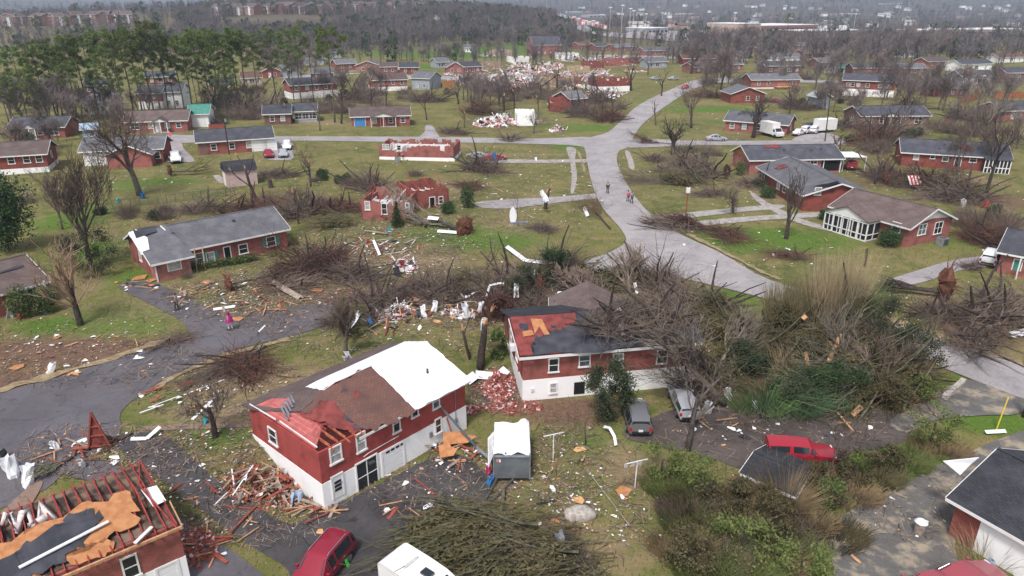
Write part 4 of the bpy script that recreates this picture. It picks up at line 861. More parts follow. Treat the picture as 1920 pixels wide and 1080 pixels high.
# roofless and wrecked houses in the middle distance
def wrecked(A, B, W, h, label, seed, wall='brick', base=0.0, drop=.45, trusses=0, inner=True):
    """walls standing to a broken line, roof gone"""
    rg = random.Random(seed); s = House(A, B, W, h, label, name='wrecked_house', roof=None, build=False); L = s.L; c = [(0, 0), (L, 0), (L, W), (0, W)]; wb = MB()
    for i in range(4):
        a, b = c[i], c[(i+1) % 4]; n = max(4, int(sqrt((a[0]-b[0])**2+(a[1]-b[1])**2)/.9)); prev = h
        for k in range(n):
            hh = max(.4, min(h, prev+rg.uniform(-.9, .9)*drop*2)) if rg.random() > .45 else h; prev = hh
            p, q = V((a[0]+(b[0]-a[0])*k/n, a[1]+(b[1]-a[1])*k/n, 0)), V((a[0]+(b[0]-a[0])*(k+1)/n, a[1]+(b[1]-a[1])*(k+1)/n, 0)); d = (q-p).normalized(); nn = V((-d.y, d.x, 0))*.2
            h2_ = hh+rg.uniform(-.2, .2)
            wb.add([p-V((0, 0, 1)), q-V((0, 0, 1)), q+V((0, 0, h2_)), p+V((0, 0, hh))]+[v+nn for v in (p-V((0, 0, 1)), q-V((0, 0, 1)), q+V((0, 0, h2_)), p+V((0, 0, hh)))], [(0, 1, 2, 3), (7, 6, 5, 4), (3, 2, 6, 7), (0, 3, 7, 4), (1, 5, 6, 2)])
    wb.build('wall', wall, s.root)
    if base: MB().box((L/2, W/2, base/2-.6), (L+.06, W+.06, base+1.2)).build('foundation', 'white_wall', s.root)
    MB().box((L/2, W/2, base+.02), (L-.5, W-.5, .1)).build('floor', 'wood_grey', s.root)
    if inner:
        iw = MB()
        for k in range(5): x = L*(k+.6)/5.4; iw.box((x, W*.5, base+1.0), (.12, W*rg.uniform(.3, .8), 2.0*rg.uniform(.5, 1.0)+.2))
        iw.box((L/2, W*.52, base+.9), (L*.8, .12, 1.9)); iw.build('inner_wall', 'white_paint', s.root)
    db = MB()
    for k in range(60): p = V((rg.uniform(0, L), rg.uniform(0, W), base+rg.uniform(.1, 1.1))); db.bar(p, p+rdir(rg)*rg.uniform(.6, 2.2), rg.uniform(.06, .5), .05, mi=rg.choice((0, 0, 1, 2)))
    db.build('rubble', ['wood_red', 'white_paint', 'raw_wood'], s.root)['kind'] = 'stuff'
    for k in range(trusses): x = L*(k+.5)/trusses; MB().bar((x, 0, h), (x+jit(.6), W*.5, h+1.3+jit(.5)), .06, .15).build('rafter', 'rafter_red', s.root)
    return s
hb = wrecked((712, 299), (852, 303), 7.5, 2.9, 'roofless red brick house with white inner walls open to the sky on the lawn', 3, base=.7, drop=.5)
for r_ in ((717, 270, 730, 281), (744, 272, 752, 282)): hb.hw('F', *r_)
hc = wrecked((678, 412), (764, 414), 8, 2.7, 'roofless pinkish-red brick house crushed by a fallen tree in mid-lawn', 8, wall='brick', drop=.45, trusses=6)
hc.hw('F', 684, 377, 694, 394); hc.hw('F', 715, 381, 726, 402); hc.hw('F', 760, 380, 768, 398)
hc2 = wrecked((776, 394), (842, 385), 7, 2.8, 'wrecked front rooms of red brick with white door frame beside the dark round evergreen', 12, drop=.3, trusses=3)
hc2.hw('F', 822, 368, 831, 382); hc2.hw('F', 806, 370, 815, 392, kind='door', shut='dark_void')
wrecked((1030, 208), (1070, 208), 8, 2.9, 'roofless red brick house with two windows beside the junction ahead', 15, drop=.4, trusses=3); 
wrecked((1117, 173), (1180, 171), 8, 4.2, 'red brick house on a white basement with its roof gone, by the far bend', 17, base=1.8, drop=.5)
wrecked((1036, 166), (1076, 160), 8, 3.2, 'tan gutted house frame in the middle of the debris field', 19, wall='tan_wall', drop=.5, trusses=3)
wrecked((1140, 124), (1178, 123), 8, 3.2, 'wrecked red brick house past the debris field, beside a tall broken tree', 23, drop=.5)
wrecked((930, 106), (960, 105), 9, 3.4, 'white and red wrecked house left of the large brick hall', 24, wall='brick_pale', drop=.5)
wrecked((1050, 112), (1085, 111), 9, 3.4, 'white-walled wreck right of the large brick hall', 25, wall='white_wall', drop=.6)
wrecked((968, 236), (1003, 236), 6, 3.4, 'last white room standing of a flattened house near the cross street', 26, wall='white_wall', drop=.35)

for a, b_, w_, hh, lab, m_, sd in (((868, 130), (892, 129), 7, 2.8, 'wrecked brick house left in the far debris field, beside the white-windowed house', 'brick', 41), ((915, 128), (940, 127), 7, 2.6, 'pale wrecked house at the back left of the far debris field', 'brick_pale', 42), ((1078, 137), (1106, 136), 7, 2.6, 'wrecked tan house right of the tan gutted frame', 'tan_wall', 43), ((1104, 128), (1132, 127), 7, 2.8, 'roofless brick house behind the basement wreck', 'brick', 44), ((1062, 160), (1090, 158), 6, 2.6, 'low wrecked brick walls below the tan gutted frame', 'brick_worn', 45), ((965, 118), (992, 117), 8, 3, 'white wreck below the large brick hall', 'white_wall', 46), ((1185, 120), (1212, 119), 8, 2.8, 'wrecked brick house left of the low grey-roofed house by the bend', 'brick', 47), ((985, 172), (1015, 171), 6, 2.2, 'flattened pale walls left below the tan gutted frame', 'brick_pale', 48), ((890, 166), (915, 166), 6, 2.2, 'low broken brick walls above the central thicket', 'brick', 49)):
    wrecked(a, b_, w_, hh, lab, sd, wall=m_, drop=.6)
# ------------------------------------------------------------------ houses farther off: (front-left, front-right, depth, height, roof, label, openings by fraction, options)
def far_house(A, B, W, h, roof, label, ops, base=0.0, wall='brick', rise=None, hip=False, R=0, Lw=0, gable=None, portico=None, chim=None, name=None, ridge='x', cat='house'):
    s = House(A, B, W, h, label, cat=cat, name=name or 'brick_house', wall=wall, roof=roof, base=base, rise=rise or W*.2, hip=hip, gable=gable, ridge=ridge); L = s.L
    for f, k in ops:
        u = f*L; zs = [base+.85] if base < 1.5 else [base+.7]
        if k == 'w': s.win('F', u, zs[0], 1.1, 1.3)
        elif k == 'W': s.win('F', u, zs[0]-.1, 2.0, 1.5)
        elif k == 's': s.win('F', u, zs[0], 1.1, 1.3, shut='steel_dark')
        elif k == 'd': s.win('F', u, base, 1.0, 2.1, kind='door')
        elif k == 'r': s.win('F', u, base, 1.0, 2.1, kind='door', shut='red_plastic')
        elif k == 'g': s.win('F', u, .05, 2.8, 2.2, kind='garage')
        elif k == 'b': s.win('F', u, .05, 2.6, 2.3, kind='door', shut='blue_paint')
        elif k == 'v': s.win('F', u, .05, 2.8, 2.3, kind='void')
        elif k == 'l': s.win('F', u, .6, 1.0, 1.1)
        elif k == 'c': MB().box((u, -.03, base+(h-base)/2), (2.4, .06, h-base-.1)).build('wall_panel', 'white_paint', s.root)
    for i in range(R): s.win('R', W*(i+1)/(R+1), base+.9, 1.0, 1.3)
    for i in range(Lw): s.win('L', W*(i+1)/(Lw+1), base+.9, 1.0, 1.3)
    if portico: s.portico(L*portico[0], L*portico[1], 1.6, .9, 3)
    if chim: s.chimney(L*chim, W*.6)
    return s
FH = far_house
f17 = FH((374, 291), (514, 282), 8, 2.8, 'roof_slate', 'red brick ranch with white double garage by two parked cars, left side street', [(.2, 'w'), (.44, 'w'), (.67, 'w'), (.81, 'g'), (.94, 'g')])
MB().box((.9, -.03, 1.3), (1.7, .05, 2.5)).build('wall_panel', 'brick_brown', f17.root)
f18 = FH((158, 312), (308, 305), 8, 2.9, 'roof_grey', 'white-sided ranch with red brick gable wing and a bare tree in front', [(.1, 'c'), (.26, 'c'), (.93, 'w')], chim=None)
wg = House(tuple(f18.root.location + Matrix.Rotation(f18.rz, 3, 'Z') @ V((f18.L*.36, -3.2, 0))), tuple(f18.root.location + Matrix.Rotation(f18.rz, 3, 'Z') @ V((f18.L*.9, -3.2, 0))), 6.5, 2.5, 'red brick gable wing of the white-sided ranch', name='house_wing', roof='roof_grey', ridge='y', rise=1.7)
FH((-45, 332), (93, 322), 8, 3.5, 'roof_brown', 'red brick house over white base with brown roof, cut by the left edge', [(.52, 'w'), (.73, 'w'), (.9, 'w')], base=1.0, R=1)
FH((236, 250), (353, 246), 8.5, 2.7, 'roof_brown', 'red brick ranch with brown roof and low brick gable beside the green metal roof', [(.16, 'W'), (.42, 'w'), (.53, 'd'), (.68, 'w'), (.86, 'w')], portico=(.48, .7))
FH((357, 239), (393, 238), 8, 3.3, 'green_metal', 'white building under a green metal roof', [(.5, 'g')], wall='white_wall', name='garage_building')
FH((22, 262), (124, 258), 8, 2.7, 'roof_slate', 'slate-roofed brick house behind bare trees at the far left', [(.2, 'w'), (.4, 'd'), (.55, 'w'), (.8, 'W')], portico=(.3, .52))
FH((158, 264), (186, 262), 4, 2.6, 'pale_blue', 'small pale blue shed behind the white-sided ranch', [(.6, 'w')], wall='pale_blue', name='garden_shed', cat='shed')
FH((262, 205), (306, 204), 8, 4.6, 'roof_slate', 'two-storey red and white house half hidden by the pines', [(.3, 'w'), (.65, 'w')], base=2.1)
FH((307, 203), (345, 202), 9, 4.7, 'roof_slate', 'white two-storey wing among the pine trunks', [(.3, 'w'), (.7, 'w'), (.3, 'l'), (.7, 'l')], wall='white_wall', name='house_wing')
FH((163, 215), (222, 212), 8, 3.4, 'roof_grey', 'pale grey house behind the bare tree left of the pines', [(.25, 'w'), (.55, 'w'), (.8, 'w')], wall='white_wall')
f23 = FH((547, 186), (634, 181), 8, 4.5, 'roof_slate', 'red brick house over white base with white porch rail, right of the pines', [(.12, 'w'), (.35, 'w'), (.55, 'w'), (.75, 'w')], base=2.0)
rl = MB()
for k in range(24): rl.box((f23.L*(.35+.65*k/23), -1.4, 1.2), (.1, .1, 2.2))
rl.box((f23.L*.675, -1.4, 2.3), (f23.L*.65, .12, .12)); rl.build('porch_rail', 'white_paint', f23.root)
FH((660, 237), (769, 236), 8, 2.8, 'roof_brown', 'red brick ranch with bright blue garage door and white gabled porch', [(.14, 'b'), (.39, 'w'), (.53, 'r'), (.67, 'w'), (.88, 'w')], portico=(.33, .75))
FH((497, 234), (546, 233), 8, 2.8, 'roof_slate', 'dark-roofed house beside a round evergreen behind the cross street', [(.3, 'w'), (.7, 'w')], wall='brick_brown')
FH((553, 229), (595, 228), 7, 2.9, 'roof_slate', 'dark house with white porch windows behind the cross street evergreen', [(.2, 'W'), (.5, 'W'), (.8, 'W')], wall='grey_siding')
FH((838, 139), (870, 138), 10, 3.0, 'roof_grey', 'white-gabled red house left of the debris field', [(.3, 'w'), (.7, 'w')], ridge='y')
FH((868, 138), (903, 136), 8, 3.0, 'roof_slate', 'red brick house with white windows just left of the debris field', [(.2, 'w'), (.5, 'W'), (.8, 'w')])
FH((493, 147), (527, 146), 8, 3.0, 'roof_rust', 'small red gabled house right of the pines', [(.4, 'd'), (.7, 'w')], ridge='y')
FH((528, 143), (562, 142), 8, 3.0, 'roof_grey', 'grey-roofed pale house beyond the small red gable', [(.5, 'W')], wall='grey_siding')
FH((562, 122), (610, 121), 9, 3.0, 'roof_grey', 'grey-roofed house in front of the wooded hill', [(.3, 'w'), (.7, 'w')], wall='grey_siding')
FH((632, 132), (668, 130), 8, 3.0, 'roof_grey', 'grey-roofed house at the left end of a far brick row', [(.3, 'w'), (.7, 'w')])
FH((668, 136), (712, 136), 9, 3.2, 'roof_grey', 'white-gabled brick house in the far row behind the leaning white trunk', [(.3, 'w'), (.6, 'w')], ridge='y', wall='brick_worn')
FH((714, 138), (746, 137), 8, 3.0, 'roof_brown', 'brown-roofed brick house in the far row', [(.3, 'w'), (.7, 'w')])
FH((750, 139), (785, 138), 8, 3.0, 'roof_slate', 'slate-roofed house at the right end of the far row', [(.3, 'w'), (.7, 'w')])
FH((698, 172), (764, 169), 9, 4.0, 'roof_brown', 'weathered brown-roofed red house with bare broken trees in front', [(.25, 'w'), (.6, 'w'), (.85, 'w')], base=1.5, R=1)
f30 = FH((773, 168), (806, 169), 9, 4.2, 'roof_grey', 'grey-sided house with its roof partly torn off, beside a brown fence', [(.3, 'w'), (.7, 'w')], wall='grey_siding')
FH((1001, 104), (1052, 103), 16, 6, 'roof_slate', 'large red brick hall with a tall slate roof ahead', [(.2, 'w'), (.4, 'w'), (.6, 'w'), (.8, 'w')], rise=4.5)
for a, b_, lab, wl, rf in (((1085, 93), (1110, 92), 'small red brick house behind the debris field, first of a far row', 'brick', 'roof_rust'), ((1117, 96), (1142, 95), 'red house with a dark carport, second of a far row', 'brick', 'roof_slate'), ((1150, 97), (1190, 96), 'grey and red house, third of a far row', 'brick', 'roof_grey'),
                           ((1208, 105), (1254, 103), 'red brick house with grey roof at the right end of a far row', 'brick', 'roof_grey'), ((1214, 128), (1250, 127), 'low grey-roofed house behind dark hedges by the far bend', 'grey_siding', 'roof_grey'),
                           ((1280, 121), (1345, 120), 'long pinkish-roofed red house right of the far bend', 'brick', 'roof_rust'), ((1300, 138), (1346, 136), 'pale brick house below the pinkish roof', 'brick_worn', 'roof_brown'), ((1378, 113), (1402, 113), 'small white house behind bare trees right of the far bend', 'white_wall', 'roof_grey'),
                           ((1507, 108), (1586, 107), 'long low red and white house far right of the road', 'brick', 'roof_brown'), ((1690, 108), (1725, 106), 'pale house in the far right woods', 'white_wall', 'roof_grey'), ((1870, 118), (1920, 116), 'white house under a pinkish roof at the far right edge', 'white_wall', 'roof_rust'),
                           ((1438, 118), (1500, 117), 'white-trimmed house behind the bluish roofs', 'white_wall', 'roof_grey'), ((872, 98), (895, 98), 'small white shed on the far green field', 'white_wall', 'roof_grey'), ((610, 108), (640, 108), 'grey house at the foot of the wooded hill', 'grey_siding', 'roof_slate')):
    FH(a, b_, 8, 3, rf, lab, [(.2, 'w'), (.5, 'W'), (.8, 'w')], wall=wl)
FH((1068, 203), (1098, 200), 8, 2.8, 'roof_grey', 'grey-roofed red brick house beside the roofless one near the junction', [(.5, 'w')], Lw=1)
f10 = FH((1358, 246), (1474, 254), 8.5, 2.8, 'roof_grey', 'red brick ranch with damaged grey roof by the parked box truck', [(.12, 'w'), (.32, 's'), (.55, 's'), (.78, 's')], R=1)
f10.patch([(2, .6), (6, .55), (9, .7), (8, .95), (3, .97)], 'felt', .1, .02, name='torn_shingles', amp=.5)
FH((1612, 238), (1739, 235), 8.5, 2.8, 'roof_slate', 'slate-roofed brown brick ranch with small white gable over its door', [(.1, 'W'), (.3, 'w'), (.45, 'd'), (.62, 'w'), (.85, 'W')], wall='brick_brown', portico=(.28, .5), Lw=1)
FH((1577, 179), (1674, 183), 8.5, 5.2, 'roof_slate', 'two-storey red brick house on a white basement under a slate roof', [(.1, 'w'), (.19, 'w'), (.3, 'w'), (.48, 'w'), (.72, 'w'), (.88, 'w')], base=2.3, R=1)
f13 = FH((1408, 166), (1498, 166), 8.5, 3.4, 'roof_grey', 'grey-roofed red brick house with a yellow timber deck', [(.15, 'w'), (.35, 'w'), (.88, 'w')], base=.5)
dk = MB(); dk.box((f13.L*.65, -1.5, .9), (f13.L*.36, 2.6, .15))
for k in range(9): dk.box((f13.L*(.48+.34*k/8), -2.75, 1.0), (.12, .12, 2.0))
dk.box((f13.L*.65, -2.75, 1.95), (f13.L*.36, .12, .12)); dk.build('deck', 'osb_pale', f13.root)
FH((1370, 194), (1432, 193), 9, 3.0, 'roof_grey', 'small red brick gable house with grey roof above the box truck', [(.5, 'w'), (.8, 'w')], ridge='y')
FH((1434, 138), (1504, 137), 8, 3.4, 'roof_slate', 'bluish slate roof above dark brick, left of a matching house', [(.15, 'w'), (.4, 'w'), (.65, 'W'), (.85, 'w')], wall='brick_brown')
FH((1598, 142), (1669, 141), 8, 3.4, 'roof_slate', 'slate-roofed house with white windows behind the two-storey house', [(.2, 'w'), (.42, 'w'), (.6, 'r'), (.8, 'w')])
FH((1800, 134), (1858, 132), 8, 3.2, 'roof_slate', 'white-fronted slate-roofed house, upper of two at the far right', [(.2, 'w'), (.5, 'W'), (.8, 'w')], wall='white_wall')
FH((1800, 158), (1863, 156), 8, 3.2, 'roof_slate', 'slate-roofed house with white porch, lower of two at the far right', [(.2, 'w'), (.5, 'W'), (.8, 'w')], wall='grey_siding', portico=(.4, .7))
FH((1876, 229), (1965, 226), 8, 3.0, 'roof_slate', 'brick house with white window beside an orange fence, cut by the right edge', [(.25, 'W'), (.7, 'w')], Lw=1)
FH((1560, 138), (1590, 137), 6, 2.6, 'green_metal', 'small greenish shed left of a slate-roofed house', [(.5, 'v')], wall='white_wall', name='garden_shed', cat='shed')
FH((1531, 204), (1556, 203), 5, 3.4, 'grey_siding', 'tall grey-blue shed in the yard behind the box truck', [(.6, 'l')], wall='grey_siding', name='garden_shed', cat='shed', ridge='y')
for a, b_, lab, wl, rf in (((1352, 133), (1392, 132), 'brick house left of the bluish slate roof', 'brick', 'roof_grey'), ((1392, 98), (1430, 97), 'small brick house under bare trees behind the pinkish roof', 'brick', 'roof_brown'), ((1535, 128), (1580, 127), 'brick house between the bluish roof and its match', 'brick', 'roof_grey'), ((1625, 102), (1668, 101), 'brick house beyond the slate-roofed pair at the right', 'brick', 'roof_slate'), ((1690, 140), (1735, 139), 'grey-roofed brick house in the trees right of the two-storey house', 'brick', 'roof_grey'), ((1738, 126), (1780, 125), 'brown-roofed brick house in the far right trees', 'brick', 'roof_brown'), ((1800, 106), (1842, 105), 'brick house above the white-fronted pair', 'brick', 'roof_grey'), ((1885, 150), (1930, 149), 'brick house at the right edge level with the slate pair', 'brick', 'roof_slate'), ((1470, 94), (1510, 93), 'grey-roofed house below the long brown shop row', 'brick_worn', 'roof_grey'), ((1760, 182), (1812, 180), 'slate-roofed brick house left of the slanting orange fence', 'brick', 'roof_slate'),
    ((395, 172), (440, 171), 'brick house among the right-hand pine trunks', 'brick', 'roof_slate'), ((455, 160), (492, 159), 'pinkish-walled long house behind the pine trunks', 'brick_pale', 'roof_rust'), ((160, 176), (205, 175), 'dark brick house behind the left pine trunks', 'brick_brown', 'roof_slate'), ((585, 150), (625, 149), 'brick house above the white porch rail', 'brick', 'roof_grey'), ((820, 128), (842, 127), 'grey house left of the white-gabled red house', 'grey_siding', 'roof_grey'), ((275, 158), (330, 157), 'long brick house behind the middle pine trunks', 'brick', 'roof_slate')):
    FH(a, b_, 8, 2.9, rf, lab, [(.2, 'w'), (.5, 'W'), (.8, 'w')], wall=wl)
# pale pinkish garden shed near the chain-link fence, on the left lawn
sh = House((427, 352), (484, 345), 2.6, 1.9, 'pale pinkish garden shed with black barn roof on the left lawn', cat='shed', name='garden_shed', wall='cloth_grey', roof=None, build=False)
L_ = sh.L; MB().prism([(0, 0), (L_, 0), (L_, 3.4), (0, 3.4)], -.2, 2.7).build('wall', mat('shed_pink', (.52, .38, .36), .8, (.45, .32, .31), 2).name, sh.root)
rf = MB(); pr = [(-.25, 2.6), (.5, 3.6), (1.7, 4.05), (2.9, 3.6), (3.65, 2.6)]
rf.add([(-.15, y, z) for y, z in pr]+[(L_+.15, y, z) for y, z in pr], [tuple(reversed(range(5))), tuple(range(5, 10))]+[(i, i+1, 6+i, 5+i) for i in range(4)]+[(4, 0, 5, 9)]); rf.build('roof', 'roof_black', sh.root)
MB().prism([(.02, .6), (L_-.02, .6), (L_-.02, 2.8), (.02, 2.8)], 2.7, 3.5).build('gable', 'shed_pink', sh.root)
for xx in (-.01, L_+.01): MB().box((xx, 1.7, 1.1), (.06, 1.6, 2.1)).build('door' if xx < 0 else 'end_panel', 'white_paint', sh.root)
# sheds and small buildings among bushes, lower right: flat dark lean-to beside the red pickup
lt = House((1394, 908), (1484, 948), 3.7, 1.0, 'low dark lean-to shed in the bushes beside the red pickup', cat='shed', name='garden_shed', wall='wood_grey', roof='roof_black', rise=.5, over=.3, base=0)
# far: warehouses, school and offices across the valley
def block(A, B, W, h, m, label, n, name='warehouse', roof='white_paint', stripe=None, wm='glass'):
    s = House(A, B, W, h, label, cat='building', name=name, wall=m, roof=None, build=False); L = s.L
    MB().box((L/2, W/2, h/2-2), (L, W, h+4)).build('wall', m, s.root); MB().box((L/2, W/2, h+.25), (L+.6, W+.6, .5)).build('roof', roof, s.root)
    if stripe: MB().box((L/2, -.15, h*.8), (L*.98, .3, h*.28)).build('sign_band', stripe, s.root)
    for k in range(n): MB().box((L*(k+.5)/n, -.1, h*.4), (L/n*.55, .2, h*.4)).build('window', wm, s.root)
    return s
block((1384, 62), (1425, 62), 40, 9, 'brick_pale', 'tall white section of the red-banded store across the valley', 5)
block((1426, 61), (1532, 59), 60, 7, 'brick_worn', 'long low red-banded store across the valley', 12, stripe='brick')
block((1500, 68), (1636, 67), 40, 5, 'brick_worn', 'long brown shop row with pale roof right of the red-banded store', 14)
block((1745, 66), (1920, 64), 40, 5, 'brick_pale', 'pale shop row behind bare trees at the far right', 12)
for a, b_, lab in (((1105, 33), (1142, 32), 'white office block on the ridge beside the highway'), ((1062, 26), (1092, 26), 'small pale building above the highway curve'), ((1252, 31), (1282, 31), 'white house-like block on the far rise'), ((1280, 30), (1300, 29), 'white gabled block at the far rise, next to the valley woods'), ((1570, 30), (1612, 29), 'long white roof on the far valley side'), ((1660, 10), (1700, 9), 'white building high on the blue ridge'), ((1215, 62), (1252, 62), 'grey roadside block beyond the highway bend')):
    block(a, b_, 25, 4.5, RND.choice(('brick_pale', 'grey_siding')), lab, 5, name='office_block')
# rows of brick apartments on the far left hill
i = 0
for (x0, x1, y, n, wh) in ((8, 130, 48, 5, 'the left row'), (140, 255, 44, 5, 'the middle row'), (400, 480, 28, 4, 'the upper row'), (490, 640, 26, 5, 'the crest row'), (650, 800, 24, 4, 'the row above the wooded slope')):
    for k in range(n):
        a = x0+(x1-x0)*k/n; b_ = a+(x1-x0)/n*.82; s = House((a, y+jit(2)), (b_, y+jit(2)), 13, 8, 'brick apartment block on the far left hill, one of ' + wh, name='apartment_block', cat='apartment block', group='brick apartment blocks, ' + wh, roof='roof_brown', wall=RND.choice(('brick_worn', 'brick_worn', 'brick_brown')), rise=3)
        for q in range(4): 
            for z_ in (1.2, 4.6): s.win('F', s.L*(q+.5)/4, z_, 1.6, 2.0)
        MB().box((s.L*.5, -.1, 4), (2.2, .3, 8)).build('wall_panel', 'white_paint', s.root)
# ------------------------------------------------------------------ vehicles: stations along the length, front at +x
def car(kind, p, heading, label, colour, cat='car', name='parked_car', crushed=0.0, group=None):
    r = empty(name, p, heading, label, cat, group)
    # station: x, belt z, roof z, half width at belt, half width at roof, bottom z
    S = dict(
        suv=dict(st=[(-2.28, .78, .8, .80, .74, .42), (-2.2, .98, 1.45, .88, .66, .32), (-1.85, 1.02, 1.66, .92, .68, .26), (-.2, 1.0, 1.7, .93, .69, .26), (.35, .99, 1.66, .93, .68, .26), (1.02, 1.0, 1.04, .92, .84, .26), (1.75, .93, .95, .88, .78, .28), (2.2, .72, .74, .76, .68, .36), (2.3, .55, .56, .66, .6, .4)], wb=(-1.38, 1.38), wr=.36, cab=(1, 5)),
        sedan=dict(st=[(-2.35, .7, .72, .74, .68, .4), (-2.2, .88, .9, .82, .74, .3), (-1.6, .92, .98, .87, .7, .24), (-.85, .92, 1.4, .89, .6, .24), (.15, .9, 1.43, .9, .61, .24), (1.0, .9, .93, .89, .74, .24), (1.8, .8, .82, .85, .72, .26), (2.25, .62, .64, .74, .64, .34)], wb=(-1.35, 1.4), wr=.32, cab=(2, 5)),
        pickup=dict(st=[(-2.75, .95, .97, .88, .84, .5), (-2.68, 1.08, 1.62, .92, .78, .42), (-1.0, 1.1, 1.76, .95, .78, .4), (-.92, 1.1, 1.76, .95, .72, .4), (.45, 1.08, 1.76, .95, .7, .4), (1.1, 1.08, 1.12, .94, .84, .4), (2.3, 1.0, 1.02, .92, .82, .42), (2.7, .82, .84, .86, .78, .48)], wb=(-1.6, 1.75), wr=.4, cab=(1, 5)))[kind]
    st = S['st']; body = MB(); ring = []
    for x, zb, zr, wb_, wr_, z0 in st:
        zm = z0+(zb-z0)*.55; zr = max(zb+.02, zr-crushed*(zr-zb))
        ring.append([V((x, -wb_*.9, z0)), V((x, -wb_*1.02, zm)), V((x, -wb_, zb)), V((x, -wr_, zr)), V((x, -wr_*.55, zr+.035)), V((x, wr_*.55, zr+.035)), V((x, wr_, zr)), V((x, wb_, zb)), V((x, wb_*1.02, zm)), V((x, wb_*.9, z0))])
    n = 10
    body.add([q for g in ring for q in g], [(i*n+j, (i+1)*n+j, (i+1)*n+(j+1) % n, i*n+(j+1) % n) for i in range(len(ring)-1) for j in range(n)]+[tuple(range(n)), tuple(reversed(range((len(ring)-1)*n, len(ring)*n)))])
    me = body.mesh('body', [colour], True); bm = bmesh.new(); bm.from_mesh(me); bmesh.ops.recalc_face_normals(bm, faces=bm.faces[:]); bm.to_mesh(me); bm.free()
    try: me.set_sharp_from_angle(angle=radians(38))
    except Exception: pass
    link('body', me, r)
    def pane(q, nm, m='glass', inset=.1, out=.012):
        c = sum(q, V())/4; q2 = [c+(v-c)*(1-inset) for v in q]; nv = (q2[1]-q2[0]).cross(q2[2]-q2[0]).normalized()
        if nv.dot(c-V((0, 0, .9))) < 0: nv = -nv
        MB().add([v+nv*out for v in q2]+[v-nv*.02 for v in q2], [(0, 1, 2, 3), (7, 6, 5, 4), (0, 4, 5, 1), (1, 5, 6, 2), (2, 6, 7, 3), (3, 7, 4, 0)]).build(nm, m, r)
    c0, c1 = S['cab']
    pane([ring[c1-1][3], ring[c1-1][6], ring[c1][6]*1.0, ring[c1][3]*1.0], 'windscreen'); pane([ring[c0][3], ring[c0][6], ring[c0-1][7]*.6+ring[c0][7]*.4, ring[c0-1][2]*.6+ring[c0][2]*.4] if kind != 'sedan' else [ring[c0+1][3], ring[c0+1][6], ring[c0][6], ring[c0][3]], 'rear_window')
    for i in range(c0, c1):
        if kind == 'pickup' and i == c0+1: continue
        for a, b_ in ((2, 3), (7, 6)):
            if (ring[i][b_]-ring[i][a]).length > .15 or (ring[i+1][b_]-ring[i+1][a]).length > .15: pane([ring[i][a], ring[i+1][a], ring[i+1][b_], ring[i][b_]], 'side_window', inset=.14)
    for x in S['wb']:
        for sg in (-1, 1):
            w_ = MB(); y = sg*(st[3][3]-.08); w_.tube([(x, y-.11, S['wr']), (x, y+.11, S['wr'])], S['wr'], n=16); o = w_.build('wheel', 'tyre', r); MB().tube([(x, y-.125, S['wr']), (x, y+.125, S['wr'])], S['wr']*.6, n=12).build('rim', 'rim', o)
            MB().tube([(x, y+sg*.02-.05, S['wr']+.02), (x, y+sg*.02+.05, S['wr']+.02)], S['wr']*1.13, n=16).build('wheel_arch', 'black_plastic', r)
    f, b_ = st[-2], st[1 if kind != 'sedan' else 1]
    for sg in (-1, 1):
        MB().box((f[0]+.0, sg*f[3]*.8, f[1]-.08), (.3, .34, .16)).build('headlight', 'lamp_clear', r); MB().box((st[0][0]+.06, sg*st[0][3]*.92, st[0][1]+.02), (.16, .2, .3)).build('taillight', 'lamp_red', r)
        MB().box((st[c1][0]-.22, sg*(st[c1][3]+.1), st[c1][1]+.08), (.14, .2, .14)).build('mirror', colour, r)
    MB().box((st[-1][0]-.02, 0, st[-1][5]+.08), (.12, st[-1][3]*1.5, .16)).build('bumper', 'black_plastic', r); MB().box((st[0][0]-.0, 0, st[0][5]+.1), (.12, st[0][3]*1.6, .2)).build('rear_bumper', 'black_plastic', r)
    MB().box((st[0][0]-.05, 0, st[0][1]-.08), (.03, .34, .17)).build('number_plate', 'white_paint', r)
    if kind == 'suv':
        for sg in (-1, 1): MB().tube([(-1.7, sg*.62, 1.72), (-1.5, sg*.62, 1.77), (0, sg*.62, 1.79), (.2, sg*.62, 1.73)], .025, n=5).build('roof_rail', 'chrome', r)
    for sg in (-1, 1):
        h_ = MB()
        for x in (-.9, .05): h_.box((x, sg*(st[3][3]+.01), .86), (.2, .04, .05))
        h_.build('door_handle', 'chrome', r)
    return r
def facing(p, q): return atan2(q.y-p.y, q.x-p.x)
c_ = car('suv', P(605, 1078), facing(P(636, 1030), P(580, 1097)), 'dark red SUV with roof rails parked on the driveway, bottom of the picture', 'car_red', cat='SUV')
c_ = car('suv', P(1192, 791), facing(P(1194, 793), P(1188, 770)), 'grey SUV seen from behind beside the dark juniper and white wall', 'car_grey', cat='SUV')
c_ = car('pickup', P(1279, 764), facing(P(1286, 775), P(1270, 738)), 'silver pickup dented under fallen limbs by the white wall', 'car_silver', cat='pickup truck', name='pickup_truck', crushed=.2)
c_.scale = (.9, .9, .9)
c_ = car('pickup', P(1500, 860), facing(P(1455, 858), P(1540, 866)), 'bright red pickup truck with a matching bed cap on the dirt lot', 'car_truck_red', cat='pickup truck', name='pickup_truck', crushed=.12)
c_.scale = (.88, .88, .84)
c_ = car('pickup', P(330, 303), facing(P(329, 298), P(331, 306)), 'white pickup truck on the drive of the white-sided ranch', 'car_white', cat='pickup truck', name='pickup_truck')
car('sedan', P(504, 294), facing(P(500, 284), P(504, 296)), 'dark red car in front of the white garage doors', 'car_red')
car('sedan', P(531, 293), facing(P(529, 284), P(531, 296)), 'silver car nose-out beside the dark red car', 'car_silver')
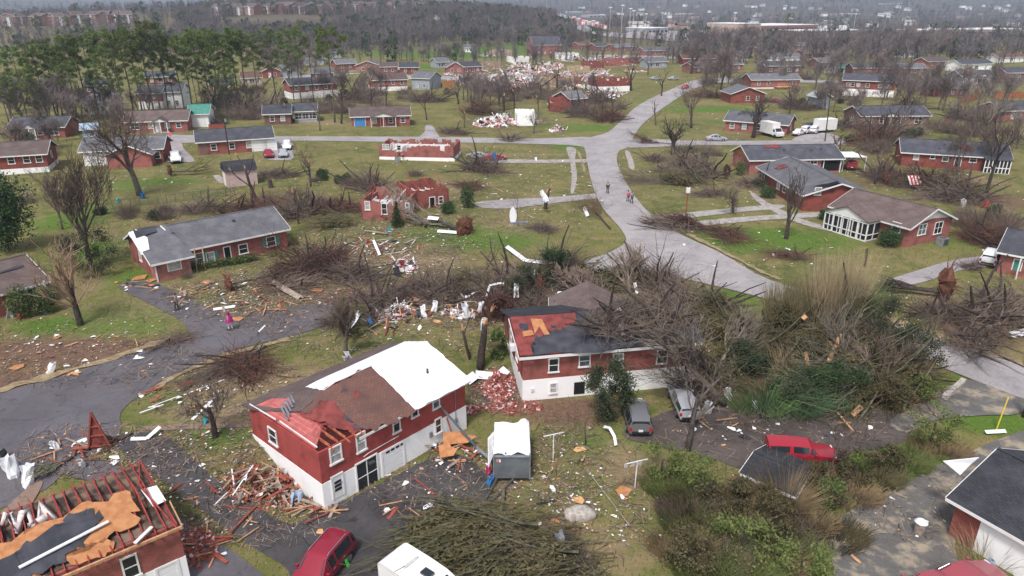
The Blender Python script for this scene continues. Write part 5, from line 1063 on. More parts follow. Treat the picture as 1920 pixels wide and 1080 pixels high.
car('suv', P(539, 279), facing(P(540, 270), P(538, 282)), 'white SUV nearest the side street by the garage house', 'car_white', cat='SUV')
car('sedan', P(928, 300), facing(P(900, 300), P(940, 299)), 'crushed red car under blue tarpaulin beside the roofless house', 'car_truck_red', crushed=.5)
car('sedan', P(895, 297), facing(P(900, 300), P(870, 297)), 'silver car behind the crushed red car on the lawn drive', 'car_silver', crushed=.3)
car('sedan', P(1343, 264), facing(P(1330, 264), P(1355, 264)), 'silver car parked on the cross street right of the junction', 'car_silver')
car('sedan', P(1497, 253), facing(P(1488, 256), P(1510, 247)), 'white saloon, nearest of a cluster beside the box truck', 'car_white')
car('suv', P(1513, 249), facing(P(1503, 250), P(1526, 243)), 'white SUV, middle of the cluster beside the box truck', 'car_white', cat='SUV')
car('suv', P(1527, 249), facing(P(1522, 252), P(1536, 243)), 'white SUV at the right of the cluster, next to the white trailer', 'car_white', cat='SUV')
car('sedan', P(1520, 240), facing(P(1505, 240), P(1530, 236)), 'dark car at the back of the white vehicle cluster', 'car_dark')
car('suv', P(1596, 316), facing(P(1597, 322), P(1596, 306)), 'red car parked under the white carport', 'car_truck_red', cat='SUV')
car('sedan', P(1458, 193), facing(P(1440, 192), P(1470, 194)), 'dark red car beside the small red gable house', 'car_red')
car('sedan', P(1777, 236), facing(P(1770, 232), P(1784, 240)), 'bright red car in the bushes left of the orange fence', 'car_truck_red')
car('sedan', P(1285, 166), facing(P(1275, 168), P(1300, 160)), 'red car stopped at the far bend of the road', 'car_truck_red')
car('sedan', P(1230, 150), facing(P(1210, 150), P(1250, 150)), 'silver car, left of the pair on the far cross street', 'car_silver')
car('sedan', P(1262, 150), facing(P(1280, 150), P(1240, 150)), 'silver car, right of the pair on the far cross street', 'car_silver')
car('suv', P(1856, 492), facing(P(1852, 500), P(1868, 478)), 'white SUV half under the carport at the right edge', 'car_white', cat='SUV')
car('sedan', P(1812, 1102), facing(P(1772, 1105), P(1860, 1085)), 'dusty rose red car behind bare stems, lower right corner', 'car_rose')
car('sedan', P(1735, 1125), facing(P(1712, 1125), P(1660, 1140)), 'dusty rose red car cut by the bottom edge, lower right', 'car_rose')
car('sedan', P(830, 163), facing(P(820, 163), P(840, 163)), 'dark car beside the grey-sided torn house', 'car_dark')
def box_truck(p, hd, label, L=6.0):
    r = empty('box_truck', p, hd, label, 'truck'); MB().box((-L*.2, 0, 1.95), (L*.7, 2.2, 2.5)).build('cargo_box', 'white_paint', r)
    cb = MB(); pr = [(L*.16, .5), (L*.46, .5), (L*.46, 1.25), (L*.34, 1.4), (L*.25, 2.15), (L*.16, 2.15)]
    cb.add([(x, -.95, z) for x, z in pr]+[(x, .95, z) for x, z in pr], [tuple(range(6)), tuple(reversed(range(6, 12)))]+[(i, 6+i, 6+(i+1) % 6, (i+1) % 6) for i in range(6)]); c = cb.build('cab', 'car_white', r)
    MB().slab([(L*.345, -.8, 1.42), (L*.345, .8, 1.42), (L*.26, .8, 2.1), (L*.26, -.8, 2.1)], -.02).build('windscreen', 'glass', c)
    for x in (-L*.35, L*.32):
        for sg in (-1, 1): MB().tube([(x, sg*.9-.14, .42), (x, sg*.9+.14, .42)], .42, n=14).build('wheel', 'tyre', r)
    for sg in (-1, 1): MB().box((L*.47, sg*.7, .9), (.05, .3, .2)).build('headlight', 'lamp_clear', r); MB().box((L*.24, sg*.96, 1.65), (.6, .03, .5)).build('side_window', 'glass', c)
    MB().box((0, 0, .55), (L*.9, 1.4, .25)).build('chassis', 'black_plastic', r); return r
box_truck(P(1448, 256), facing(P(1436, 254), P(1470, 262)), 'white box truck facing the cross street beside the red brick ranch')
t_ = empty('box_trailer', P(1545, 247), .35, 'white enclosed trailer at the right end of the white vehicles', 'trailer'); MB().box((0, 0, 1.8), (5, 2.3, 2.5)).build('body', 'white_paint', t_)
for sg in (-1, 1): MB().tube([(-.4, sg*1.16-.1, .4), (-.4, sg*1.16+.1, .4)], .4, n=12).build('wheel', 'tyre', t_)
MB().bar((2.5, 0, .5), (3.6, 0, .45), .12).build('hitch', 'steel_dark', t_)
# the battered enclosed trailer standing on the lawn: crumpled white top, grey front
p0 = P(926, 905); p1 = P(993, 905); rz = facing(p0, p1); wdt = (p1-p0).length
t_ = empty('box_trailer', p0, rz, 'grey enclosed trailer with crumpled white roof beside the two-storey house', 'trailer'); W_ = wdt; D_ = 3.8; Hh = 1.75
b = MB(); b.box((W_/2, D_/2, Hh/2+.35), (W_, D_, Hh)); b.build('body', 'trailer_grey', t_)
fp = MB(); fp.box((W_/2, -.03, Hh/2+.33), (W_-.12, .05, Hh-.15)); fp.build('front_panel', 'trailer_grey', t_)
tm = MB(); 
for x in (0, W_): tm.box((x, -.02, Hh/2+.35), (.1, .12, Hh+.04)); tm.box((x, D_/2, Hh+.36), (.1, D_+.1, .1))
tm.box((W_/2, -.02, Hh+.36), (W_, .12, .1)); tm.build('corner_trim', 'metal_grey', t_)
cr = MB(); rg = random.Random(4); nx, ny = 9, 14; vs = []
for j in range(ny+1):
    for i in range(nx+1):
        vs.append((W_*i/nx*1.02-.02, .15+D_*j/ny, Hh+.42+rg.uniform(0, .1)+.35*exp(-((i/nx-.85)/.12)**2)*(j/ny)*.9+.12*sin(i*1.3+j*.8)*(.3+.7*(j < 4))))
cr.add(vs, [(j*(nx+1)+i, j*(nx+1)+i+1, (j+1)*(nx+1)+i+1, (j+1)*(nx+1)+i) for j in range(ny) for i in range(nx)]); o = cr.build('roof_sheet', 'white_sheet', t_)
sm = o.modifiers.new('thick', 'SOLIDIFY'); sm.thickness = .03
MB().slab([(-.5, 3.2, 1.4), (0, 3.3, 2.0), (0, .6, 2.0), (-.4, .4, 1.0)], .04).build('torn_side', 'metal_white', t_)
for x in (-.06, W_+.06):
    for y in (1.9, 2.7): MB().tube([(x-.1, y, .36), (x+.1, y, .36)], .36, n=14).build('wheel', 'tyre', t_)
    MB().box((x, 2.3, .8), (.22, 1.7, .08)).build('fender', 'steel_dark', t_)
st_ = MB(); st_.box((.35, -.065, Hh+.05), (.26, .02, .2)); st_.build('sticker', 'white_paint', t_); sk = MB(); sk.box((.3, -.078, Hh+.05), (.1, .01, .2)); sk.build('sticker_bar', 'sign_red', t_)
lg = MB(); lg.bar((.2, -.1, .4), (-.9, -3.2, .1), .1); lg.bar((W_*.55, -.1, .4), (-.3, -2.4, .1), .1); lg.build('drawbar', 'steel_dark', t_)
# white caravan with a sloped nose, cut by the bottom edge
p0 = P(792, 1122); t_ = empty('caravan', p0, radians(-38), 'white caravan with rounded nose and skylight, cut by the bottom edge', 'caravan'); t_.scale = (.9, .9, .9)
pr = [(-2.6, .45), (2.0, .45), (2.55, .8), (2.7, 1.3), (2.3, 1.85), (1.2, 2.2), (-.2, 2.3), (-2.3, 2.3), (-2.6, 2.1)]; hw_ = 1.05; n = len(pr)
b = MB(); R3 = []
for sg, ins in ((-1, .14), (-1, 0), (1, 0), (1, .14)): 
    R3 += [(x*(1-ins*.12), sg*(hw_+(.0 if ins else .08)), .45+(z-.45)*(1-ins*.35) if ins else z*.97) for x, z in pr]
b.add(R3, [tuple(range(n)), tuple(reversed(range(3*n, 4*n)))]+[(k*n+i, (k+1)*n+i, (k+1)*n+(i+1) % n, k*n+(i+1) % n) for k in range(3) for i in range(n)])
me = b.mesh('body', ['white_paint']); bm = bmesh.new(); bm.from_mesh(me); bmesh.ops.recalc_face_normals(bm, faces=bm.faces[:]); bmesh.ops.bevel(bm, geom=bm.edges[:], offset=.05, segments=2, affect='EDGES'); bm.to_mesh(me); bm.free(); link('body', me, t_)
MB().slab([(2.36, -.8, 1.84), (2.36, .8, 1.84), (1.42, .75, 2.16), (1.42, -.75, 2.16)], .05).build('windscreen', 'glass', t_); MB().box((.55, 0, 2.32), (.7, .5, .12)).build('skylight', 'glass', t_); MB().box((-1.2, 0, 2.4), (.9, 1.0, .25)).build('roof_unit', 'white_paint', t_)
for x in (.9, -.6): MB().box((x, -1.15, 1.5), (.8, .05, .55)).build('side_window', 'glass', t_); MB().box((x, 1.15, 1.5), (.8, .05, .55)).build('side_window', 'glass', t_)
for sg in (-1, 1): MB().tube([(-.7, sg*1.05-.1, .36), (-.7, sg*1.05+.1, .36)], .36, n=14).build('wheel', 'tyre', t_)
# ------------------------------------------------------------------ trees that can be told apart
def top_h(px, py, ty): p = P(px, py); return px_h(p, py-ty)
def solo(px, py, ty, seed, label, r=.25, trunk_m='bark', crown_m='twig', name='bare_tree', cat='tree', **k):
    p = P(px, py); H = px_h(p, py-ty); tr, cr, sp = bare_tree_mb(seed, H, r, **k); o = empty(name, p, 0, label, cat)
    tr.build('trunk', trunk_m, o, True)
    if cr.v: cr.build('crown', crown_m, o)
    for q_ in sp: q_.build('splintered_end', 'split_wood', o)
    return o
def laid(mb, d, clamp=True, up0=0.0):
    """turn an upright tree mesh so that it lies along d, squashing what would dip below the ground"""
    R = V(d).normalized().to_track_quat('Z', 'X').to_matrix(); out = []
    for v in mb.v:
        q = R @ V(v)
        if clamp and q.z < .06: q.z = .06 + abs(q.z-.06)*.28
        out.append((q.x, q.y, q.z+up0))
    mb.v = out; return mb
def fallen(p, q, seed, label, r=.3, bark='bark_dark', twig='twig', roots=0.0, br=(7, 5, 4, 3), name='fallen_tree', rmin=.018, snap=0.0, clamp=True, spread=(.3, .7), trunk=.62, up=.2, lev=0, low=1.0):
    global TRLEV
    TRLEV = lev
    p, q = V(p), V(q); H = (q-p).length; tr, cr, sp = bare_tree_mb(seed, H, r, br, up, snap, rmin=rmin, spread=spread, trunk=trunk); o = empty(name, p, 0, label, 'fallen tree'); TRLEV = 0
    d = q-p
    if clamp: d.z = max(d.z, 0)
    tr.v = [(x, y, z+.3) for x, y, z in tr.v]
    laid(tr, d, clamp, r*.7); tr.v = [(x, y, z*low) for x, y, z in tr.v]; tr.build('trunk', bark, o, True)
    if cr.v:
        laid(cr, d, clamp, r*.5); cr.v = [(x, y, z*low) for x, y, z in cr.v]; cr.build('crown', twig, o)
    if roots: rp = MB(); root_plate(rp, random.Random(seed), V((0, 0, roots*.75)), -d.normalized(), roots); rp.build('root_plate', 'soil_red', o)
    for q_ in sp: laid(q_, d, clamp, r*.5).build('splintered_end', 'split_wood', o)
    return o
UP = dict(br=(9, 5, 4, 3), up=.3, spread=(.25, .6))
solo(151, 610, 425, 301, 'pollard-like bare tree with upright whippy shoots beside the asphalt drive on the left', r=.19, crown_m='twig_tan', trunk=.3, rmin=.016, br=(15, 3, 3), up=.26, spread=(.45, 1.0), trunk_m='bark_dark')
solo(168, 500, 262, 302, 'large bare tree with rising limbs behind the torn-roof ranch on the left', r=.24, trunk=.33, up=.24, br=(9, 6, 5, 4), rmin=.016, spread=(.3, .7))
solo(118, 430, 300, 303, 'smaller bare tree with reddish twigs at the left, beside the brown-roofed house', r=.16, up=.18, br=(7, 5, 4, 3))
solo(262, 366, 172, 304, 'tall bare tree with a straight trunk on the green lawn by the chain-link fence', r=.42, trunk_m='bark', trunk=.42, up=.13, br=(7, 6, 5, 4), rmin=.02)
solo(483, 378, 285, 305, 'dark leaning broken trunk beside the pinkish garden shed', r=.3, trunk_m='bark_dark', crown_m='bark_dark', name='broken_tree', snap=.8, br=(3, 2, 1), lean=-.16, trunk=.85)
solo(583, 350, 262, 306, 'splintered young tree with pale torn wood on the mid-left lawn', r=.2, trunk_m='bark', name='broken_tree', snap=.4, br=(5, 4, 3, 3), up=.2)
solo(404, 818, 692, 307, 'small bare tree with a forked trunk on the tan lawn left of the two-storey house', r=.17, trunk_m='bark_dark', crown_m='twig', trunk=.4, br=(6, 5, 4, 3), up=.14)
solo(648, 668, 545, 308, 'thin broom-like bare tree strung with white scraps behind the white roof', r=.16, crown_m='twig', up=.25, br=(9, 6, 4, 3), spread=(.2, .6), trunk=.3)
t9 = solo(900, 690, 575, 309, 'thick broken tree trunk wrapped with white sheet metal between the two damaged houses', r=.42, trunk_m='bark_dark', crown_m='bark_dark', name='broken_tree', snap=.9, br=(1, 1), trunk=.95, spread=(.1, .3))
solo(882, 672, 590, 310, 'slimmer broken limb leaning left beside the thick wrapped trunk', r=.2, trunk_m='bark_dark', crown_m='bark_dark', name='broken_tree', snap=.9, br=(1, 1), trunk=.95, lean=-.22)
solo(1474, 448, 302, 311, 'many-stemmed splintered tree on the green lawn in front of the grey hip roof', r=.15, trunk_m='bark_dark', crown_m='bark', name='broken_tree', snap=.1, br=(9, 3, 3, 2), up=.3, trunk=.22, spread=(.25, .6))
solo(1022, 392, 350, 312, 'short snag with two horn-like limbs and a white sheet, beside the main road', r=.3, trunk_m='bark_dark', crown_m='bark_dark', name='broken_tree', snap=.9, br=(2, 1), trunk=.75, spread=(.4, .7))
solo(1262, 290, 205, 313, 'big dark multi-limbed tree with topped branches at the junction', r=.3, trunk_m='bark_dark', crown_m='bark_dark', name='broken_tree', snap=.12, br=(9, 4, 3, 2), trunk=.28, spread=(.4, .95))
solo(1412, 258, 160, 314, 'tall bare tree standing before the red brick ranch with the box truck', r=.42, trunk_m='bark_dark', crown_m='bark_dark', trunk=.4, br=(7, 5, 4, 3), up=.16)
solo(1850, 362, 172, 315, 'tall dark forked tree in front of the long slate-roofed house with the sun porch', r=.36, trunk_m='bark_dark', crown_m='bark_dark', name='broken_tree', snap=.3, br=(5, 4, 3, 3), trunk=.6, up=.2)
solo(1838, 300, 150, 316, 'pale bare tree with slender limbs behind the sun porch house', r=.25, crown_m='bark_pale', br=(6, 5, 4, 3), up=.2)
solo(1375, 400, 345, 317, 'small bare orchard-like tree on the lawn right of the main road', r=.14, br=(6, 5, 4, 3), trunk=.35, spread=(.5, 1.1))
solo(1296, 240, 130, 318, 'large bare tree on the green strip right of the far bend', r=.4, trunk_m='bark_dark', crown_m='twig', br=(7, 5, 5, 3))
solo(1352, 168, 78, 319, 'spreading bare tree by the far cross street right of the road', r=.5, trunk_m='bark_dark', crown_m='twig', br=(7, 6, 5, 3), rmin=.03)
solo(1183, 170, 98, 320, 'tall thick-stemmed broken tree at the far bend of the road', r=.6, trunk_m='bark_dark', crown_m='bark_dark', name='broken_tree', snap=.4, br=(7, 4, 3, 2), trunk=.55, up=.25)
solo(1296, 138, 70, 321, 'dark bare tree beyond the far bend, nearest the valley road', r=.5, trunk_m='bark_dark', crown_m='twig', br=(7, 6, 4, 3), rmin=.04)
solo(1745, 640, 570, 322, 'two slim bare saplings at the road edge right of the tangle', r=.06, br=(4, 3, 2), trunk=.5)
solo(1395, 830, 760, 323, 'thin bare sapling in front of the red pickup', r=.05, br=(5, 3, 2), trunk=.6)
solo(1098, 835, 745, 324, 'slim bare pole-like tree in front of the dark juniper', r=.07, trunk_m='bark_dark', br=(4, 3, 2), trunk=.75)
solo(1555, 900, 780, 325, 'thin leafless sapling right of the lean-to shed', r=.05, br=(6, 4, 3), trunk=.6)
solo(972, 425, 335, 326, 'thin bare pole-like sapling with a few twigs on the middle lawn', r=.07, br=(4, 3), trunk=.8, spread=(.2, .5))
solo(1000, 250, 195, 327, 'bare leaning tree behind the flattened white house', r=.25, br=(6, 4, 4, 3))
for px, py, ty, sd, lab in ((725, 205, 110, 330, 'dark snapped trunk in front of the brown-roofed red house'), (640, 232, 118, 331, 'tall thin broken pole tree right of the white-railed house'), (698, 205, 120, 332, 'leaning snapped tree left of the brown-roofed red house'), (860, 195, 150, 333, 'broken tree left of the bare thicket in the centre'), (945, 215, 150, 334, 'broken dark tree right of the bare thicket in the centre'), (965, 205, 140, 335, 'slim broken tree behind the flattened white house'),
                            (1078, 190, 140, 336, 'broken tree beside the roofless red house by the junction'), (1215, 140, 95, 337, 'broken tree at the inside of the far bend'), (1045, 165, 118, 338, 'snapped tree in the debris field ahead'), (880, 160, 125, 339, 'snapped tree left in the debris field'), (1240, 180, 120, 340, 'bare snapped tree beside the far green verge')):
    solo(px, py, ty, sd, lab, r=.3, trunk_m='bark_dark', crown_m='bark_dark', name='broken_tree', snap=.6, br=(5, 3, 2, 2), trunk=.6, up=.22)
# stump, posts
def stump(px, py, h, r, label):
    o = MB().tube([(0, 0, -.3), (.02, 0, h*.4), (-.03, .02, h)], [r*1.35, r, r*.8], n=9).build('tree_stump', 'bark_dark'); o.location = P(px, py); tag(o, label, 'stump')
stump(508, 352, 1.4, .35, 'dark tree stump on the lawn right of the pinkish garden shed'); stump(188, 405, 2.6, .12, 'thin dark snapped post beside the evergreen at the left edge'); stump(1620, 500, 2.2, .14, 'short dark broken post beside the bare round shrub at the right')

# ---- lying trees
fallen(P(1768, 558)+V((0, 0, .2)), P(1600, 542), 401, 'fallen tree with a tall red root plate lying across the right verge', r=.42, roots=1.9, br=(10, 4, 3, 2), twig='bark_dark', spread=(.12, .35), trunk=.5)
fallen(P(1358, 762), PZ(1195, 560, 9.0), 402, 'grey tree toppled against the dark roof, limbs spread over the shingles', r=.34, bark='bark', twig='bark_pale', br=(9, 5, 4, 4), clamp=False, spread=(.35, .95), trunk=.45, rmin=.016, lev=1)
fallen(P(1288, 848), PZ(1340, 640, 6.5), 403, 'grey crooked tree rising from the dirt lot in front of the tangle', r=.24, bark='bark_dark', twig='bark', br=(5, 3, 3, 2), clamp=False, spread=(.45, 1.1), trunk=.5, rmin=.014)
fallen(P(1345, 700)+V((0, 0, .5)), PZ(1420, 560, 5.5), 404, 'pale bare tree leaning right above the green reeds', r=.22, bark='bark_pale', twig='bark_pale', br=(8, 5, 4, 3), clamp=False, spread=(.4, .9), trunk=.5, rmin=.02)
fallen(P(1695, 778), P(1545, 655)+V((0, 0, 1)), 405, 'fallen trunk with greenish limbs through the tangle, butt end towards the drive', r=.36, bark='wood_red', twig='twig', br=(12, 5, 4, 3), trunk=.55, lev=0, spread=(.2, .5))
fallen(P(1640, 770), P(1480, 690)+V((0, 0, .8)), 406, 'lichen-green fallen limb along the edge of the dirt lot', r=.18, bark='bark_green', twig='bark_green', br=(9, 5, 3, 2))
fallen(P(1700, 700), P(1590, 600)+V((0, 0, 2)), 407, 'fallen tree lying on crushed cedars towards the road', r=.25, bark='bark', twig='twig', br=(9, 5, 4, 2))
fallen(P(945, 925)+V((0, 0, .2)), P(930, 1130), 408, 'large fallen crown with greenish limbs spread below the grey trailer', r=.14, bark='moss_limb', twig='bark_dark', br=(20, 5, 4, 3), spread=(.2, .7), trunk=.4, rmin=.008, lev=1, low=.55)
fallen(P(1090, 1120), P(870, 960), 409, 'fallen tree top with mossy branches beside the white caravan', r=.26, bark='moss_limb', twig='twig', br=(14, 5, 4, 2), rmin=.008, lev=1, low=.5, spread=(.2, .6))
fallen(P(1180, 1140), P(1010, 990), 410, 'fallen tree top with dark twigs at the bottom of the lawn', r=.2, bark='moss_limb', twig='bark_dark', br=(16, 5, 4, 3), rmin=.008, lev=1, low=.5, spread=(.2, .7))
fallen(P(640, 470), P(500, 560), 411, 'fallen bare tree with reddish twigs beside the long torn-roof ranch', r=.3, bark='bark_dark', twig='twig_red', br=(9, 6, 5, 4), roots=0, spread=(.3, .8))
fallen(P(430, 545)+V((0, 0, .3)), P(610, 500), 412, 'dark fallen trunk with small root plate in the yard of the long ranch', r=.3, bark='bark_dark', twig='twig', roots=.9, br=(7, 5, 4, 3))
fallen(P(872, 440), P(755, 405), 413, 'fallen trunk with a round rusty root plate in front of the roofless house', r=.5, bark='bark_dark', twig='bark_pale', roots=1.5, br=(7, 4, 3), trunk=.75)
fallen(P(800, 430)+V((0, 0, .4)), PZ(735, 360, 5), 414, 'bare tree fallen across the roofless pinkish-red house', r=.3, bark='bark', twig='bark_pale', br=(8, 5, 4, 3), clamp=False, spread=(.3, .7))
fallen(P(500, 650), P(300, 745), 415, 'fallen tree top pointing to the street corner on the tan lawn', r=.22, bark='bark_green', twig='twig', br=(16, 4, 3, 3), spread=(.2, .5), trunk=.5, lev=1, low=.6)
fallen(P(320, 330)+V((0, 0, .3)), P(425, 320), 416, 'fallen dark trunk with red roots on the lawn beside the pinkish shed', r=.35, bark='bark_dark', twig='leaf_olive', roots=1.0, br=(6, 5, 3))
fallen(P(1385, 440), P(1190, 415), 417, 'fallen tree top blocking the main road', r=.25, bark='bark_dark', twig='twig_red', br=(12, 6, 5, 3), spread=(.2, .5), trunk=.4)
fallen(P(1300, 350), P(1135, 338), 418, 'fallen limb reaching into the main road below the junction', r=.2, bark='bark_dark', twig='twig', br=(10, 5, 4, 2), spread=(.2, .5))
fallen(P(1260, 272), P(1165, 266), 419, 'fallen limbs at the right corner of the junction', r=.25, bark='bark_dark', twig='twig_red', br=(9, 5, 4, 2))
fallen(P(1145, 432), P(1080, 370), 420, 'row of brown fallen limbs along the left verge of the road', r=.15, bark='bark_dark', twig='twig_red', br=(10, 5, 3))
fallen(P(1660, 345), P(1850, 362), 421, 'long fallen tree with dull leaves in the yard behind the brown-roofed house', r=.35, bark='bark_dark', twig='twig', br=(10, 6, 5, 3), roots=1.2)
fallen(P(1900, 640), P(1780, 575), 422, 'fallen bare crown at the right edge above the road', r=.25, bark='bark', twig='twig', br=(10, 6, 5, 3))
fallen(P(1960, 560), P(1800, 560), 423, 'fallen twiggy tree in front of the carport house at the right', r=.25, bark='bark', twig='bark_pale', br=(10, 6, 5, 3))
fallen(P(1010, 560)+V((0, 0, .3)), P(860, 545), 424, 'fallen dark trunk in the wreckage behind the wrapped trunk', r=.35, bark='bark_dark', twig='bark_pale', br=(8, 5, 4, 3), roots=1.3)
fallen(P(905, 520), PZ(940, 455, 5), 425, 'arched bare limb rising from the central wreckage', r=.16, bark='bark_dark', twig='bark_dark', br=(3, 2, 2), clamp=False, trunk=.9)
fallen(P(1180, 560), PZ(1170, 470, 5), 426, 'bare whippy tree leaning over the road corner behind the dark roof', r=.2, bark='bark', twig='twig', br=(12, 6, 5, 4), clamp=False, spread=(.3, .8), trunk=.35)
fallen(P(1280, 590), PZ(1240, 515, 4), 427, 'brown bare crown heaped behind the right end of the dark roof', r=.25, bark='bark', twig='twig', br=(12, 6, 5, 4), clamp=False, spread=(.3, .9), trunk=.35)
fallen(P(1110, 590), PZ(1080, 500, 4), 428, 'brown bare crown heaped behind the grey rear wing', r=.25, bark='bark', twig='twig', br=(12, 6, 5, 4), clamp=False, spread=(.3, .9), trunk=.35)
fallen(P(140, 860), P(45, 905), 429, 'fallen bare limbs lying on the street corner beside the red truss', r=.14, bark='bark_dark', twig='bark_green', br=(8, 5, 3, 2), spread=(.2, .6))
fallen(P(250, 815), P(180, 850), 430, 'small reddish branch heap beside the red truss', r=.1, bark='bark_dark', twig='twig_red', br=(9, 5, 4))
# ---- heaps of brush, each with its own place
for k, px, py, s_, fl, lab in ((0, 690, 590, 1.35, 1.3, 'tall brush heap with thin upright twigs behind the white roof'), (1, 600, 500, 1.6, 1.0, 'reddish brush heap at the right end of the long torn-roof ranch'), (2, 540, 540, 1.2, .9, 'brush heap strewn with pale boards in front of the long ranch'), (0, 905, 320, 1.6, 1.2, 'round dark brush heap on the lawn below the roofless house'), (1, 470, 400, 1.7, 1.1, 'brush along the fence behind the long ranch'),
                               (2, 560, 400, 1.7, 1.0, 'brush heap behind the right end of the long ranch'), (0, 380, 395, 1.3, .8, 'low brush behind the long ranch roof'), (1, 635, 395, 1.4, 1.0, 'brush heap left of the roofless pinkish-red house'), (2, 700, 355, 1.6, 1.2, 'brush heap behind the roofless pinkish-red house'), (0, 960, 545, 1.5, 1.2, 'dark brush heap hung with white metal in the central wreckage'),
                               (1, 930, 585, 1.0, 1.6, 'rusty brown heap beside the wrapped trunk'), (0, 1050, 510, 1.5, 1.2, 'dark brush heap beside the road corner'), (2, 1240, 545, 1.5, 1.2, 'brush heap behind the dark roof nearest the road'), (3, 1345, 625, 1.5, 1.2, 'brush heap between the dark roof and the reeds'), (0, 1310, 575, 1.4, 1.0, 'brush heap on the grass above the dark roof'),
                               (3, 1500, 650, 1.9, 1.3, 'tangled heap at the foot of the tall dry reeds'), (3, 1610, 700, 2.0, 1.1, 'tangled heap in the middle of the fallen trees'), (1, 1680, 720, 1.6, 1.0, 'reddish tangled heap beside the stone retaining wall'), (3, 1560, 755, 1.6, .9, 'tangled heap along the dirt lot'), (0, 1760, 590, 1.2, .7, 'brush at the foot of the red root plate'),
                               (2, 1870, 600, 1.9, 1.0, 'brush heap at the right edge above the road'), (0, 1820, 640, 1.5, .6, 'low brush along the road bank at the right'), (1, 460, 690, 1.2, .8, 'reddish brush on the tan lawn by the fallen top'), (2, 1310, 330, 2.0, 1.0, 'leafy brush heap left of the long dark-roofed house'), (0, 1290, 310, 1.8, .9, 'brush below the big topped tree at the junction'),
                               (1, 1740, 350, 2.2, .9, 'long brush heap in the yard behind the brown roof'), (2, 1660, 335, 1.8, .9, 'brush heap right of the white carport'), (0, 1790, 375, 1.9, .9, 'brush heap beside the dark fallen trunk at the right'), (1, 1360, 440, 1.4, .5, 'flattened reddish brush at the road edge'), (2, 1260, 425, 1.6, .5, 'flattened brush across the main road'),
                               (0, 1120, 190, 2.5, 1.0, 'brush beside the junction road, left of the bend'), (1, 1140, 225, 2.2, 1.0, 'rusty brush right of the roofless red house'), (2, 1000, 180, 2.6, 1.0, 'dark brush in front of the tan gutted frame'), (0, 1090, 215, 2.3, 1.0, 'dark brush below the grey roof near the junction'), (1, 960, 175, 2.6, .9, 'brush left of the tan gutted frame'),
                               (2, 670, 190, 2.6, 1.2, 'brush above the blue-door house'), (0, 800, 190, 2.2, .9, 'brush right of the blue-door house'), (1, 1330, 182, 2.2, .9, 'brush right of the green verge at the bend'), (2, 480, 215, 2.6, 1.4, 'brown brush thicket left of the dark-roofed house'), (0, 420, 205, 2.6, 1.4, 'brown brush thicket behind the garage house'),
                               (1, 1640, 270, 2.2, 1.4, 'brown thicket between the slate roofs at the right'), (2, 1680, 255, 2.0, 1.3, 'brown thicket in front of the brown brick ranch'), (0, 1560, 300, 1.6, 1.0, 'brown thicket behind the long dark roof'), (1, 1850, 455, 1.5, 1.2, 'brown thicket right of the white-porched house'), (2, 1250, 320, 1.2, .5, 'flat brush on the lawn right of the road')):
    pile('brush%d' % k, P(px, py), s_, RND.uniform(0, 6.3), lab, flat=fl)
for k, px, py, s_, fl, lab in ((3, 870, 1000, 1.7, .6, 'low dark brush under the mossy fallen tops beside the caravan'), (3, 960, 1030, 1.9, .6, 'low dark brush under the mossy fallen tops on the lawn'), (3, 1040, 1080, 1.7, .6, 'low dark brush under the mossy fallen tops at the bottom edge')): pile('brush%d' % k, P(px, py), s_, k+1, lab, flat=fl)
pile('brush0', PZ(1160, 610, 5.6), 1.3, .3, 'tangle of bare limbs lying on the dark roof', flat=1.0); pile('brush2', PZ(1235, 600, 5.6), 1.3, 2.3, 'tangle of bare limbs over the right end of the dark roof', flat=1.2)
# ---- evergreens and bushes
def bush(px, py, wpx, hpx, label, m='evergreen', seed=1, shape='round', cat='bush', name='evergreen_bush', n=1500, size=.2):
    p = P(px, py); k = m_per_px(p); a = wpx*k/2; h = px_h(p, hpx); rg = random.Random(seed); o = empty(name, p, 0, label, cat); c = MB(); t = MB(); t.tube([(0, 0, -.3), (0, 0, h*.5)], .08, n=5); t.build('stem', 'bark_dark', o)
    if shape == 'cone':
        for i in range(7): f = i/6; leafy(c, rg, (0, 0, h*(.12+.82*f)), (a*(1.02-.92*f), a*(1.02-.92*f), h*.16), int(n*(.26-.2*f)), size, shell=.5, flat=.2)
    elif shape == 'loose':
        for i in range(14): e = rdir(rg); leafy(c, rg, (e.x*a*.65, e.y*a*.65, h*(.5+.42*e.z)), (a*.42, a*.42, h*.2), n//12, size, shell=.2, lump=.5, flat=-.1)
    else:
        for i in range(5): leafy(c, rg, (rg.uniform(-.3, .3)*a, rg.uniform(-.3, .3)*a, h*(.5+.1*rg.uniform(-1, 1))), (a*.8, a*.8, h*.5), n//5, size, shell=.7)
    c.v = [(x, y, max(z, .02)) for x, y, z in c.v]; c.build('foliage', m, o); return o
bush(40, 598, 54, 58, 'round clipped bush left of a pair in front of the grey-roofed house', 'bush_green', 1, n=2200); bush(86, 587, 50, 54, 'round clipped bush right of a pair in front of the grey-roofed house', 'bush_green', 2, n=2200)
bush(877, 390, 34, 44, 'dark rounded evergreen beside the wrecked front rooms', 'evergreen', 3, n=1800); bush(745, 425, 30, 44, 'dark pointed evergreen by the fallen trunk', 'evergreen', 4, 'cone', n=1800); bush(757, 395, 36, 30, 'olive bush at the corner of the roofless house', 'bush_green', 5); bush(838, 400, 34, 22, 'spreading dark bush before the wrecked front rooms', 'evergreen', 6)
